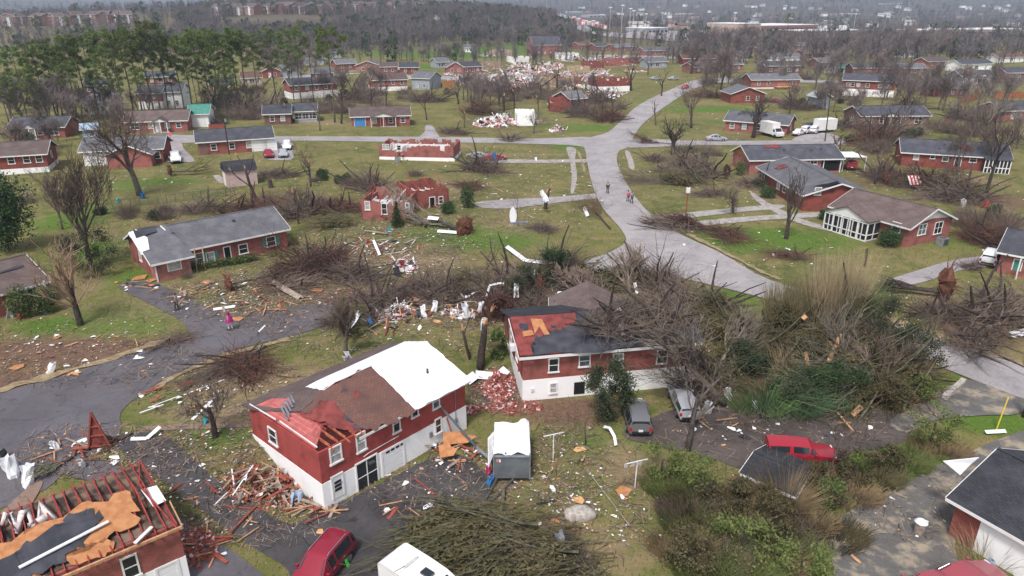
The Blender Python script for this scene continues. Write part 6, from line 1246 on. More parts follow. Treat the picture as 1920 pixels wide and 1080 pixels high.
bush(1665, 462, 58, 32, 'broad dark hedge under the front windows of the brown-roofed house', 'evergreen', 7, n=2400); bush(1548, 412, 28, 22, 'small dark bush at the left end of the white porch', 'evergreen', 8); bush(1440, 370, 40, 22, 'low clipped hedge beside the path to the grey hip roof', 'evergreen', 9); bush(1422, 352, 26, 16, 'low clipped hedge at the corner of the grey hip roof house', 'evergreen', 10); bush(1386, 328, 24, 26, 'green bush at the torn gable of the long dark roof', 'bush_green', 11)
bush(1362, 335, 16, 26, 'red-brown leafy bush left of the torn gable', 'twig_red', 12, 'loose')
bush(935, 672, 40, 52, 'green bush beside the brick corner of the house under the tree', 'bush_green', 13, 'loose', n=2200); bush(1140, 785, 98, 108, 'tall dark juniper in front of the white wall', 'cedar', 14, 'loose', cat='tree', name='juniper_tree', n=9000, size=.17)
bush(18, 470, 100, 145, 'large dark evergreen at the left edge', 'evergreen', 15, 'round', cat='tree', name='evergreen_tree', n=9000, size=.34); bush(660, 630, 60, 80, 'olive scrubby bush behind the white roof', 'leaf_olive', 16, 'loose', n=1400); bush(178, 512, 130, 85, 'dark evergreen scrub under the bare tree by the torn-roof ranch', 'cedar', 17, 'loose', n=6000, size=.17)
bush(1040, 540, 90, 70, 'dark crushed evergreen in the central wreckage', 'evergreen', 18, 'loose', n=6000, size=.16); bush(980, 560, 80, 60, 'dark crushed cedar hung with metal strips', 'cedar', 19, 'loose', n=5000, size=.16); bush(940, 600, 46, 46, 'dead rust-brown evergreen beside the wrapped trunk', 'twig_red', 20, 'loose', n=2400)
for px, py, w_, h_, lab, m_ in ((1470, 640, 80, 70, 'dark crushed evergreen left of the dry reeds', 'leaf_olive'), (1640, 670, 150, 120, 'dark bowed cedar right of the dry reeds', 'cedar'), (1710, 695, 120, 85, 'dark drooping cedar branches nearest the road', 'cedar'), (1560, 755, 150, 75, 'dark green undergrowth beneath the fallen trunks', 'evergreen'), (1720, 745, 70, 40, 'bright green weeds on the road bank by the retaining wall', 'weed_green'), (1400, 640, 80, 50, 'olive scrub left of the green reeds', 'leaf_olive'), (1330, 590, 80, 40, 'olive scrub on the bank above the dark roof', 'leaf_olive'), (1400, 700, 90, 60, 'dark scrub under the leaning pale tree', 'cedar'), (1480, 770, 110, 60, 'dark green scrub at the foot of the reeds', 'cedar'), (1530, 700, 120, 90, 'dark scrub in the middle of the tangle', 'leaf_olive'), (1660, 760, 110, 50, 'dull green scrub under the butt of the fallen trunk', 'leaf_olive'), (1405, 955, 90, 50, 'brown scrub over the left corner of the lean-to shed', 'leaf_olive'), (1540, 935, 90, 55, 'brown scrub over the right corner of the lean-to shed', 'leaf_olive')):
    bush(px, py, w_, h_, lab, m_, px, 'loose', n=7500, size=.15)
for px, py, w_, h_, lab, m_ in ((1240, 890, 90, 55, 'bright green bush at the left of the weedy thicket', 'weed_green'), (1300, 915, 110, 60, 'yellow-green bush in the weedy thicket', 'weed_green'), (1350, 960, 110, 60, 'olive bush below the lean-to shed', 'leaf_olive'), (1600, 905, 90, 60, 'olive round bush right of the lean-to shed', 'leaf_olive'), (1655, 880, 80, 45, 'dark olive bush along the far edge of the grass strip', 'leaf_olive'), (1745, 830, 110, 75, 'tall light green bush between the two drives', 'weed_green'),
                                (1390, 1040, 150, 70, 'bright green weeds at the bottom edge', 'weed_green'), (1290, 1060, 120, 60, 'brown-green weeds at the bottom edge beside the lawn', 'leaf_olive'), (1500, 1080, 130, 60, 'green weeds beside the stained drive at the bottom edge', 'weed_green'), (1450, 990, 120, 60, 'brown undergrowth in the weedy thicket', 'leaf_olive'), (1545, 950, 80, 50, 'green undergrowth beside the stained drive', 'bush_green')):
    bush(px, py, w_, h_, lab, m_, px, 'loose', n=1500, size=.17, name='weedy_bush')
# hedge before the long ranch
a, b_ = P(362, 508), P(482, 488); o = empty('hedge', a, facing(a, b_), 'low clipped green hedge along the front of the long torn-roof ranch', 'hedge'); mb = MB(); rg = random.Random(3); Lh = (b_-a).length
for k in range(26): leafy(mb, rg, (Lh*k/25, 0, .45), (.5, .55, .5), 170, .16, shell=.7)
mb.build('foliage', 'bush_green', o)
mat('reed_mix', (.16, .15, .07), .85, (.26, .2, .11), 1.2)
# tall dry reeds, green arching reeds
def reeds(px, py, label, rad, n, h, m, seed, **k):
    o = MB(); blades(o, random.Random(seed), (0, 0, 0), rad, n, h, **k); o = o.build('reed_clump', m); o.location = P(px, py); tag(o, label, 'reeds'); return o
reeds(1558, 628, 'tall dry straw-coloured reeds standing above the tangle', (1.9, 1.4), 1700, 8.4, 'reed_dry', 1, w=.022, lean=.12); reeds(1510, 620, 'tall green reeds left of the dry ones', (1.9, 1.4), 1300, 6.0, 'reed_mix', 2, w=.022, lean=.18); reeds(1470, 610, 'olive upright reeds at the left of the tall clump', (1.6, 1.2), 900, 5.2, 'reed_mix', 12, w=.022, lean=.2); reeds(1560, 680, 'straw and olive reeds at the foot of the tall clump', (2.6, 1.2), 900, 3.6, 'reed_mix', 13, w=.022, lean=.5, droop=.2); reeds(1600, 630, 'green-tinged reeds right of the tall dry ones', (1.6, 1.2), 800, 6.2, 'reed_green', 3, w=.02, lean=.15)
reeds(1470, 775, 'green arching reeds beside the dirt lot', (2.4, 1.4), 330, 3.8, 'reed_teal', 4, w=.024, lean=.8, droop=.4); reeds(1425, 770, 'yellow-green arching reeds at the left of the reed bed', (2.0, 1.2), 420, 3.8, 'reed_green', 5, w=.022, lean=1.0, droop=.5); reeds(1500, 700, 'yellowish reeds behind the green arching ones', (2.4, 1.5), 700, 4.4, 'reed_dry', 6, w=.018, lean=.5, droop=.3)
reeds(1855, 1045, 'tall dry stems in front of the garage building', (2.0, 1.4), 300, 2.6, 'reed_dry', 7, w=.014, lean=.8, droop=.1); reeds(1470, 950, 'dry pale shrub with fanned stems before the lean-to shed', (.6, .6), 700, 3.2, 'weed_tan', 8, w=.018, lean=1.2); reeds(1375, 940, 'dry pale stems left of the lean-to shed', (.6, .5), 300, 2.2, 'weed_tan', 9, w=.012, lean=1.0)
for i, (px, py, m_, w_) in enumerate(((1300, 985, 'weed_green', 'left of the brown undergrowth'), (1345, 1010, 'weed_green', 'in the middle of the lower right thicket'), (1420, 1000, 'leaf_olive', 'below the brown undergrowth'), (1480, 1040, 'weed_green', 'near the stained drive, lower right'), (1330, 1075, 'weed_green', 'at the bottom edge of the thicket'), (1560, 1010, 'leaf_olive', 'spilling onto the stained drive'), (1525, 905, 'weed_tan', 'right behind the lean-to shed'), (1635, 900, 'leaf_olive', 'beside the olive round bush'), (1400, 1080, 'weed_green', 'at the bottom edge, middle of the weeds'),
                                      (1280, 1030, 'weed_tan', 'among the brown-green weeds'), (1370, 975, 'weed_tan', 'below the lean-to shed'), (1440, 1060, 'weed_tan', 'among the bright weeds at the bottom edge'), (1500, 985, 'weed_tan', 'beside the drive edge'), (1320, 945, 'leaf_olive', 'left of the pale stems'), (1260, 915, 'weed_green', 'under the bright green bush'), (1690, 870, 'weed_green', 'along the grass strip between the drives'), (1760, 850, 'weed_tan', 'under the tall light green bush'), (1590, 930, 'weed_tan', 'at the edge of the grass strip'), (1460, 1010, 'twig', 'in the brown undergrowth'), (1350, 1050, 'twig', 'among the lower weeds'), (1290, 960, 'twig', 'behind the lawn edge'))):
    reeds(px, py, {'weed_green': 'bright green grassy weeds ', 'leaf_olive': 'olive grassy weeds ', 'weed_tan': 'dry tan weeds ', 'twig': 'brown dead weed stalks '}[m_] + w_, (2.0, 1.5), 1100, 1.15, m_, 20+i, w=.02, lean=.6, droop=.2)
# bare shrubs
for px, py, w_, lab in ((1440, 905, 3.0, 'pale bare shrub over the lean-to shed'), (1505, 930, 2.6, 'bare shrub at the right corner of the lean-to shed'), (1820, 505, 2.6, 'bare rounded shrub beside the carport at the right'), (780, 330, 3.0, 'bare shrub right of the roofless pinkish-red house'), (335, 505, 1.5, 'bare small shrub at the corner of the long torn-roof ranch'), (350, 520, 1.4, 'dark bare shrub beside the asphalt drive of the long ranch'), (625, 610, 2.6, 'bare shrub at the edge of the left street'),
                        (1680, 350, 3.2, 'bare shrub right of the splintered tree house'), (445, 210, 6, 'wide brown bare shrub behind the garage house'), (540, 180, 5, 'brown bare shrub left of the white-railed house'), (1640, 280, 5, 'wide bare shrub before the brown brick ranch'), (130, 470, 2.8, 'bare reddish shrub beside the evergreen at the left edge'), (50, 380, 3.5, 'bare shrub in front of the brown-roofed house at the left edge')):
    plant('shrub%d' % RND.randrange(4), P(px, py), s=w_/3.0, label=lab, cat='shrub')

# ------------------------------------------------------------------ pines in a row across the left
PN = [(18, 245, 118), (55, 240, 88), (92, 238, 84), (112, 236, 76), (128, 234, 98), (148, 236, 72), (168, 232, 70), (186, 234, 74), (200, 232, 110), (216, 230, 62), (236, 231, 60), (252, 228, 64), (268, 230, 58), (288, 226, 70), (302, 224, 42), (318, 228, 72), (330, 222, 110), (346, 226, 74), (362, 224, 72), (382, 222, 58), (398, 222, 62), (414, 220, 60), (432, 220, 66), (450, 222, 62), (466, 220, 68), (487, 218, 76), (519, 212, 58), (566, 214, 55), (552, 200, 90), (628, 236, 54), (72, 248, 130), (30, 250, 140), (140, 240, 120), (232, 235, 130), (275, 232, 128), (395, 225, 128), (425, 224, 132), (372, 226, 120), (440, 224, 118), (186, 238, 150)]
for i, (px, py, ty) in enumerate(PN):
    p = P(px, py-RND.uniform(4, 16)); h = px_h(p, py-ty-8)
    plant('pine%d' % (i % 5), p, h, 20.6, label='tall green pine in the row across the left' if i < 26 else 'lone tall pine right of the row across the left' if i < 30 else 'shorter pine under the row across the left', cat='pine', group='pines across the left')
for i, (px, py, h) in enumerate(((70, 66, 12), (130, 62, 12), (165, 64, 11), (392, 36, 14), (1475, 68, 20), (590, 40, 12))):
    plant('pine%d' % (4 if i != 4 else 0), P(px, py), h, 20.6, label=('dark conifer among bare trees on the far left hill' if i != 4 else 'lone green conifer beside the red-banded store'), cat='pine', group='conifers far off')
# ------------------------------------------------------------------ bare trees of the middle distance, thicket by thicket
ZONES = [('behind the slate roof at the far left', 70, 215, 75, 32, 16, 9, 13), ('along the left below the pines', 190, 225, 130, 18, 16, 7, 11), ('in front of the far left houses', 60, 275, 60, 20, 6, 6, 9), ('behind the green metal roof', 440, 200, 60, 16, 10, 6, 9), ('right of the pines', 560, 130, 70, 26, 22, 9, 14),
         ('in the thicket at the centre', 905, 195, 50, 16, 12, 7, 11), ('above the blue-door house', 660, 180, 60, 18, 9, 7, 10), ('along the edge of the green field', 830, 112, 120, 10, 14, 8, 12), ('around the debris field', 1010, 175, 120, 14, 8, 5, 8), ('between the far right roofs', 1560, 150, 150, 22, 26, 8, 13),
         ('in the woods behind the far right roofs', 1600, 108, 300, 14, 62, 12, 19), ('right of the far bend', 1380, 150, 70, 25, 12, 8, 12), ('right of the two-storey white-based house', 1770, 190, 120, 30, 24, 8, 13), ('behind the brown brick ranch', 1600, 205, 120, 12, 10, 7, 10), ('in the yards at the right edge', 1840, 290, 70, 50, 8, 7, 10)]
nb = 0
for zn, cx, cy, rx, ry, n, h0, h1_ in ZONES:
    for k in range(n):
        a, q = RND.uniform(0, 6.3), sqrt(RND.random()); p = P(cx+rx*q*cos(a), cy+ry*q*sin(a))
        plant(('bare%d' if p.y < 130 else 'far%d') % RND.randrange(4), p, RND.uniform(h0, h1_), 10, label='bare tree ' + zn, cat='tree', group='bare trees ' + zn); nb += 1

# ---- thickets and shrubs filling the yards
SZ = [('in the yards above the box truck', 1520, 195, 90, 10, 16, 1.5, 3), ('between the slate roofs at the right', 1640, 275, 60, 14, 12, 1.6, 3), ('along the back of the right yards', 1780, 250, 110, 12, 18, 1.6, 3), ('behind the white-porched house', 1850, 420, 60, 20, 9, 1.2, 2.4), ('in the yards right of the far bend', 1420, 155, 130, 10, 18, 1.8, 3.4), ('in the far right yards', 1720, 150, 170, 16, 26, 2, 4), ('by the junction verge, left', 1110, 205, 60, 10, 10, 1.6, 3), ('around the tan gutted frame', 1020, 185, 90, 12, 16, 1.6, 3),
      ('above the cross street, left', 620, 205, 130, 14, 22, 1.6, 3.2), ('below the pines', 300, 225, 180, 12, 22, 1.6, 3.4), ('by the roofs at the far left', 70, 285, 60, 20, 9, 1.4, 2.6), ('along the chain-link fence', 330, 405, 150, 8, 14, .9, 1.8), ('on the left lawns beyond the long ranch', 560, 385, 70, 14, 12, 1, 2), ('beyond the roofless houses', 640, 345, 60, 16, 8, 1, 2), ('by the topped tree at the junction', 1300, 300, 60, 20, 10, 1, 2.2), ('below the far row of brick houses', 760, 180, 130, 8, 14, 1.5, 3)]
for zn, cx, cy, rx, ry, n, s0, s1_ in SZ:
    for k in range(n):
        a, q = RND.uniform(0, 6.3), sqrt(RND.random()); p = P(cx+rx*q*cos(a), cy+ry*q*sin(a)); g = RND.random()
        if g < .22: plant('bush%d' % RND.randrange(3), p, s=RND.uniform(s0, s1_)*.55, label='dark evergreen shrub '+zn, cat='bush', group='evergreen shrubs '+zn)
        else: plant('shrub%d' % RND.randrange(4), p, s=RND.uniform(s0, s1_)*.62, label='brown bare shrub '+zn, cat='shrub', group='bare shrubs '+zn)
BR = random.Random(55)
for k, px, py, s_, fl, lab in ((3, 1430, 675, 1.6, 1.6, 'olive tangle left of the tall clump, above the green reeds'), (3, 1535, 690, 1.9, 1.6, 'olive tangle in the heart of the thicket'), (3, 1650, 725, 1.7, 1.3, 'olive tangle on the road side of the thicket'), (0, 1590, 655, 1.6, 1.5, 'brown tangle behind the long pale sliver'), (3, 1330, 690, 1.3, 1.3, 'olive tangle at the right end of the house under the tree'), (0, 1290, 735, .9, 1.2, 'dark limbs heaped over the dented pickup nose')):
    pile('brush%d' % k, P(px, py), s_, BR.uniform(0, 6.3), lab, flat=fl)
fallen(P(1345, 762), PZ(1205, 690, 3.2), 457, 'black fallen limb across the white basement wall', r=.16, bark='bark_dark', twig='bark_dark', br=(7, 3, 2), clamp=False, spread=(.3, .8)); fallen(P(1370, 740), PZ(1255, 615, 6.5), 458, 'dark leaning tree over the right end of the dark roof', r=.24, bark='bark_dark', twig='bark_dark', br=(7, 4, 3, 2), clamp=False, spread=(.3, .9))
for k, px, py, s_, fl, lab in ((0, 830, 555, 1.3, 1, 'dark tangle at the left of the central wreckage'), (3, 895, 545, 1.2, 1.1, 'leafy dark tangle behind the wrapped trunk'), (0, 1010, 585, 1.2, 1, 'dark tangle between the crushed cedar and the dark roof'), (3, 1090, 535, 1.5, 1.1, 'leafy tangle behind the white trough'), (2, 780, 545, 1.2, .7, 'low tangle across the buried street'), (1, 700, 570, 1.2, .7, 'low reddish tangle across the buried street'), (0, 660, 520, 1.4, .8, 'dark tangle at the edge of the middle lawn litter'), (3, 1190, 535, 1.3, 1, 'leafy tangle at the road corner')):
    pile('brush%d' % k, P(px, py), s_, BR.uniform(0, 6.3), lab, flat=fl)
fallen(P(1690, 735), PZ(1500, 640, 5.5), 454, 'pale bare trunk leaning across the tall clump', r=.16, bark='bark_pale', twig='bark_pale', br=(8, 4, 3), clamp=False, spread=(.25, .6)); fallen(P(1590, 720), PZ(1550, 560, 7.5), 455, 'grey bare tree standing broken inside the tall clump', r=.2, bark='bark', twig='bark_pale', br=(7, 4, 3, 2), clamp=False, spread=(.4, .9)); fallen(P(1640, 745), PZ(1690, 620, 4.5), 456, 'grey bare limbs rising on the road side of the tangle', r=.15, bark='bark', twig='twig', br=(8, 4, 3, 2), clamp=False, spread=(.4, .9)); fallen(P(1600, 760), P(1430, 700)+V((0, 0, 1.2)), 451, 'mossy fallen limb across the green scrub', r=.14, bark='bark_green', twig='bark_green', br=(8, 3, 2)); fallen(P(1670, 745), P(1560, 700)+V((0, 0, 1.0)), 452, 'mossy fallen limb beside the red butt end', r=.14, bark='bark_green', twig='bark_green', br=(8, 3, 2)); fallen(P(1720, 760), P(1620, 640)+V((0, 0, 2)), 453, 'reddish fallen limb on the road side of the tangle', r=.13, bark='wood_red', twig='twig_red', br=(9, 4, 3))
for i, (px, py, ty, lab) in enumerate(((1480, 215, 150, 'snapped dark tree in the yards above the box truck'), (1690, 250, 170, 'snapped tree left of the brown brick ranch gable'), (1770, 200, 120, 'tall snapped tree behind the brown brick ranch'), (1565, 300, 235, 'snapped sapling right of the white carport'), (1640, 345, 250, 'splintered tree between the carport and the sun porch house'), (1230, 235, 180, 'broken sapling on the verge right of the junction'), (540, 230, 150, 'broken tree beside the dark porch house'), (600, 245, 165, 'slim snapped tree left of the blue-door house'), (800, 225, 160, 'snapped tree right of the blue-door house'), (870, 240, 185, 'broken stub left of the flattened white house'), (1010, 215, 150, 'snapped tree behind the last white room'), (1150, 215, 150, 'snapped tree right of the grey roof near the junction'), (1440, 110, 60, 'broken tree behind the bluish roofs'), (1905, 250, 160, 'broken tree at the right edge by the orange fence'), (560, 420, 340, 'splintered stub behind the right end of the long ranch'), (700, 372, 318, 'thin broken stem behind the crushed house'))):
    solo(px, py, ty, 800+i, lab, r=.2, trunk_m='bark' if i % 2 else 'bark_dark', crown_m='bark_dark', name='broken_tree', snap=.5, br=(5, 3, 2, 2), trunk=.6, up=.22, lean=BR.uniform(-.12, .12))
for k, px, py, s_, fl, lab in ((0, 1420, 350, 1.4, .9, 'brush against the hip-roofed house at the path'), (2, 1500, 205, 1.8, 1, 'brush heap above the white vehicle cluster'), (1, 1820, 225, 2, 1, 'rusty brush before the orange fence'), (0, 1700, 205, 2.2, 1, 'brush heap behind the brown brick ranch'), (2, 1590, 240, 1.9, 1, 'brush heap left of the brown brick ranch'), (1, 900, 212, 2.2, 1, 'brown brush below the central thicket'), (0, 850, 250, 1.6, .6, 'low brush on the verge above the cross street'), (2, 960, 262, 1.5, .5, 'low brush strewn along the cross street'), (0, 520, 330, 1.4, .6, 'low brush beside the pinkish shed'), (1, 880, 350, 1.2, .5, 'low reddish brush on the middle lawn'), (2, 1230, 300, 1.3, .5, 'low brush on the lawn right of the junction'), (0, 1330, 365, 1.2, .5, 'low brush on the lawn beside the pole with the box'), (1, 1480, 480, 1.0, .35, 'scattered twigs on the green lawn'), (2, 1020, 430, .9, .35, 'scattered branches on the lawn left of the road'), (0, 330, 640, .8, .3, 'scattered branches on the kerb of the left street'), (3, 1730, 345, 2.0, .9, 'leafy green brush heap in the yard behind the brown roof'), (3, 1290, 345, 1.8, .8, 'leafy green brush on the lawn right of the road'), (3, 470, 430, 1.4, .8, 'leafy brush behind the ridge of the long ranch'), (3, 640, 420, 1.4, .8, 'leafy brush left of the crushed house')):
    pile('brush%d' % k, P(px, py), s_, BR.uniform(0, 6.3), lab, flat=fl)
# ------------------------------------------------------------------ people
def person(px, py, facing_, label, top='cloth_dark', legs='denim', poncho=None, stride=.35, arms=.15, hair='hair_dark', hgt=1.74):
    r = empty('person', P(px, py, .08), facing_, label, 'person'); k = hgt/1.74
    def skin(name, verts, edges, m, rad, parent=r, sub=1):
        me = bpy.data.meshes.new(name); me.from_pydata([tuple(V(v)*k) for v in verts], edges, []); me.materials.append(M[m]); o = link(name, me, parent)
        mo = o.modifiers.new('skin', 'SKIN'); mo.use_smooth_shade = True
        for i, sv in enumerate(me.skin_vertices[0].data): sv.radius = (rad[i][0]*k, rad[i][1]*k); sv.use_root = i == 0
        s_ = o.modifiers.new('sub', 'SUBSURF'); s_.levels = s_.render_levels = sub; return o
    f = stride
    J = [(0, 0, .95), (0, 0, 1.15), (0, 0, 1.4), (.01, 0, 1.5), (.02, 0, 1.58), (.02, 0, 1.7)]; E = [(0, 1), (1, 2), (2, 3), (3, 4), (4, 5)]; R = [(.13, .16), (.12, .15), (.11, .17), (.055, .055), (.085, .075), (.085, .07)]
    for sg in (-1, 1):
        b = len(J); J += [(0, sg*.1, .9), (f*.35*sg+.04, sg*.1, .5), (f*.55*sg-.03, sg*.1, .08), (f*.55*sg+.14, sg*.1, .04)]; R += [(.085, .085), (.058, .058), (.042, .042), (.045, .03)]; E += [(0, b), (b, b+1), (b+1, b+2), (b+2, b+3)]
        b = len(J); a = -arms*sg; J += [(0, sg*.2, 1.4), (a*.5-.02, sg*.26, 1.13), (a*1.2+.1, sg*.25, .9), (a*1.3+.14, sg*.25, .83)]; R += [(.055, .055), (.042, .042), (.03, .03), (.035, .018)]; E += [(2, b), (b, b+1), (b+1, b+2), (b+2, b+3)]
        h = b+3
        for q, (dy, L) in enumerate(((-.03, .07), (-.01, .085), (.01, .08), (.028, .06))):
            n = len(J); J += [(a*1.3+.15, sg*.25+dy, .80), (a*1.3+.17, sg*.25+dy, .80-L)]; R += [(.009, .009), (.007, .007)]; E += [(h, n), (n, n+1)]
        n = len(J); J += [(a*1.3+.18, sg*.24, .84), (a*1.3+.2, sg*.235, .79)]; R += [(.011, .011), (.008, .008)]; E += [(h, n), (n, n+1)]
    skin('body', J, E, 'skin', R)
    if not poncho:
        j = [(0, 0, .93), (0, 0, 1.15), (0, 0, 1.41)]; e = [(0, 1), (1, 2)]; rr = [(.155, .185), (.145, .18), (.12, .18)]
        for sg in (-1, 1): n = len(j); a = -arms*sg; j += [(0, sg*.2, 1.41), (a*.5-.02, sg*.265, 1.13), (a*1.2+.09, sg*.255, .92)]; rr += [(.075, .075), (.06, .06), (.045, .045)]; e += [(2, n), (n, n+1), (n+1, n+2)]
        skin('jacket', j, e, top, rr)
    else:
        c = MB(); n = 16; pr = [(.08, 1.62), (.12, 1.5), (.2, 1.4), (.3, 1.15), (.42, .85)]
        c.add([(rr_*k*cos(2*pi*i/n)*.8*(1+.06*sin(5*i)), rr_*k*sin(2*pi*i/n)*(1+.06*sin(5*i)), z*k) for rr_, z in pr for i in range(n)], [(q*n+i, q*n+(i+1) % n, (q+1)*n+(i+1) % n, (q+1)*n+i) for q in range(4) for i in range(n)]); c.build('poncho', poncho, r, True)
        hd = MB(); hd.add([(.02+rr_*k*cos(2*pi*i/10), rr_*k*sin(2*pi*i/10), z*k) for rr_, z in ((.13, 1.5), (.13, 1.66), (.1, 1.77), (.02, 1.86)) for i in range(10)], [(q*10+i, q*10+(i+1) % 10, (q+1)*10+(i+1) % 10, (q+1)*10+i) for q in range(3) for i in range(10)]); hd.build('hood', poncho, r, True)
    j = [(0, 0, .95)]; e = []; rr = [(.14, .165)]
    for sg in (-1, 1): n = len(j); j += [(0, sg*.1, .88), (f*.35*sg+.04, sg*.1, .5), (f*.55*sg-.03, sg*.1, .1)]; rr += [(.1, .1), (.075, .075), (.065, .065)]; e += [(0, n), (n, n+1), (n+1, n+2)]
    skin('trousers', j, e, legs, rr)
    for sg in (-1, 1): MB().box(((f*.55*sg+.04)*k, sg*.1*k, .05), (.27*k, .1, .1)).build('shoe', 'black_plastic', r)
    h = MB(); n = 10; h.add([(.0+a_*k*cos(2*pi*i/n)*1.1, a_*k*sin(2*pi*i/n), z*k) for a_, z in ((.088, 1.62), (.1, 1.7), (.085, 1.77), (.02, 1.805)) for i in range(n)], [(q*n+i, q*n+(i+1) % n, (q+1)*n+(i+1) % n, (q+1)*n+i) for q in range(3) for i in range(n)]); h.v = [(x-.02, y, z) for x, y, z in h.v]; h.build('hair', hair, r, True)
    fc = MB(); fc.box((.115*k, 0, 1.64*k), (.03, .025, .045)); fc.build('nose', 'skin', r)
    for sg in (-1, 1): MB().box((.105*k, sg*.035*k, 1.67*k), (.012, .022, .012)).build('eye', 'hair_dark', r); MB().box((.015*k, sg*.085*k, 1.64*k), (.04, .02, .06)).build('ear', 'skin', r)
    MB().box((.108*k, 0, 1.585*k), (.012, .045, .01)).build('mouth', 'cloth_red', r); return r
person(333, 583, radians(200), 'person in dark clothes walking on the asphalt drive of the long ranch', 'cloth_grey', 'cloth_dark', stride=.3)
person(433, 620, radians(160), 'person in a flared magenta poncho and pale trousers on the left street', legs='cloth_white', poncho='magenta', stride=.2)
person(1139, 363, radians(-90), 'person in dark clothes walking alone on the main road', 'cloth_dark', 'cloth_dark', stride=.4)
person(1177, 379, radians(-80), 'person in a red top, left of a pair on the main road', 'cloth_pink', 'cloth_dark', stride=.35)
person(1184, 382, radians(-80), 'person in grey, right of a pair on the main road', 'cloth_grey', 'cloth_dark', stride=.35)

# ------------------------------------------------------------------ fences, poles, signs, garden things
def posts(a, b, n): return [a+(b-a)*(i/n) for i in range(n+1)]
a, b = P(212, 392), P(440, 366); o = empty('chain_link_fence', a, facing(a, b), 'low dark chain-link fence across the left lawns', 'fence'); Lf = (b-a).length; n = 14
dzf = lambda x: (T(a.x+(b.x-a.x)*x/Lf, a.y+(b.y-a.y)*x/Lf)-a.z)
for k in range(n+1): x = Lf*k/n; MB().tube([(x, 0, dzf(x)-.3), (x, 0, dzf(x)+1.3)], .04, n=6).build('post', 'steel_dark', o)
m = MB(); x = 0
while x < Lf:
    for d_ in (-1, 1): m.bar((x, 0, dzf(x)+.02), (x+d_*1.2, 0, dzf(x)+1.22), .014)
    x += .22
m.bar((0, 0, dzf(0)+1.25), (Lf/2, 0, dzf(Lf/2)+1.25), .04); m.bar((Lf/2, 0, dzf(Lf/2)+1.25), (Lf, 0, dzf(Lf)+1.25), .04); m.build('wire_mesh', 'steel_dark', o)
def board_fence(A, B, h, label, m='fence_wood'):
    a, b = P(*A), P(*B); L = (b-a).length; o = empty('wooden_fence', a, facing(a, b), label, 'fence'); p_ = MB(); n = int(L/.2); rg = random.Random(int(A[0]))
    for k in range(n): hh = h*rg.uniform(.96, 1.03); p_.box((L*(k+.5)/n, 0, hh/2), (L/n*.9, .04, hh))
    p_.build('board_panel', m, o); n = max(2, int(L/2.5))
    for k in range(n+1): MB().box((L*k/n, .08, h/2), (.12, .1, h+.1)).build('post', m, o)
board_fence((1805, 222), (1828, 220), 2.0, 'short orange board fence panel left of the cut house at the right edge'); board_fence((1838, 222), (1880, 218), 2.0, 'orange board fence joining the house at the right edge'); board_fence((1798, 196), (1835, 186), 2.0, 'slanting orange board fence in the far right yards'); board_fence((1860, 184), (1925, 184), 2.0, 'orange board fence at the right edge, farther back')
board_fence((393, 247), (422, 246), 1.7, 'red board fence beside the green-roofed building', 'wood_red'); board_fence((830, 166), (853, 164), 2.6, 'tall brown board fence beside the grey torn house', 'osb'); board_fence((1775, 104), (1800, 103), 2.2, 'orange board fence in the far right woods')
def pole(px, py, ty, label, r=.14, m='bark_dark', arm=True, lean=0.0):
    p = P(px, py); H = px_h(p, py-ty); o = empty('utility_pole', p, 0, label, 'utility pole'); MB().tube([(0, 0, -.5), (lean*H, 0, H)], [r, r*.75], n=9).build('pole', m, o)
    if arm: MB().box((lean*H*.94, 0, H*.94), (2.4, .12, .14)).build('crossarm', m, o); MB().tube([(lean*H*.85+.25, 0, H*.82), (lean*H*.85+.25, 0, H*.9)], .2, n=8).build('transformer', 'metal_grey', o)
    return o
pole(1547, 265, 168, 'dark leaning utility pole right of the box truck', arm=False, lean=-.05); pole(1920, 782, 690, 'dark utility pole cut by the right edge', .2, 'black_plastic', False); pole(1285, 412, 350, 'slim brown pole with a red and white box on top, right of the main road', .09, 'wood_red', False)
q = P(1285, 412); H = px_h(q, 58); MB().box((0, 0, 0), (.5, .4, .7)).build('bird_box', 'white_paint').location = q+V((0, 0, H-.2)); tag(bpy.data.objects['bird_box'], 'small red and white box on the slim brown pole', 'bird box')
for px, py, ty, lab in ((590, 205, 100, 'thin dark utility pole among the pines on the right'), (1640, 130, 60, 'utility pole in the far right woods'), (1900, 120, 40, 'utility pole at the far right edge'), (1680, 120, 52, 'utility pole behind the two-storey white-based house'), (430, 290, 215, 'thin utility pole by the garage house'), (1160, 110, 62, 'utility pole near the far bend')): pole(px, py, ty, lab, .13, arm=True)
o = empty('road_sign', P(322, 268), 0, 'small red sign on a post by the side street on the left', 'sign'); MB().tube([(0, 0, -.2), (0, 0, 1.7)], .04, n=6).build('post', 'metal_grey', o); MB().tube([(0, -.05, 1.9), (0, -.02, 1.9)], .42, n=8).build('panel', 'sign_pink', o)
o = empty('guy_guard', P(1868, 806), 0, 'yellow slanting guy-wire guard on the grass at the right', 'guy wire'); MB().tube([(0, 0, 0), (.5, .4, 2.6)], .05, n=6).build('sleeve', 'yellow', o)
for px, py, lab, ln in ((1037, 862, 'white clothes-line post with a T bar beside the trailer', 0), (1190, 915, 'white clothes-line post hung with rags, right of the lawn', .05)):
    p = P(px, py); o = empty('clothes_post', p, .3, lab, 'clothes post'); MB().tube([(0, 0, -.2), (ln, 0, 2.1)], .035, n=6).build('post', 'metal_white', o); MB().bar((ln-.75, 0, 2.1), (ln+.75, 0, 2.15), .05).build('crossbar', 'metal_white', o)
    if ln:
        for k in range(3): MB().slab([(-.9+k*.5, .02, 2.1), (-.6+k*.5, .02, 2.12), (-.6+k*.5, .12, 1.7), (-.85+k*.5, .1, 1.75)], .02).build('rag', 'cloth_white', o)
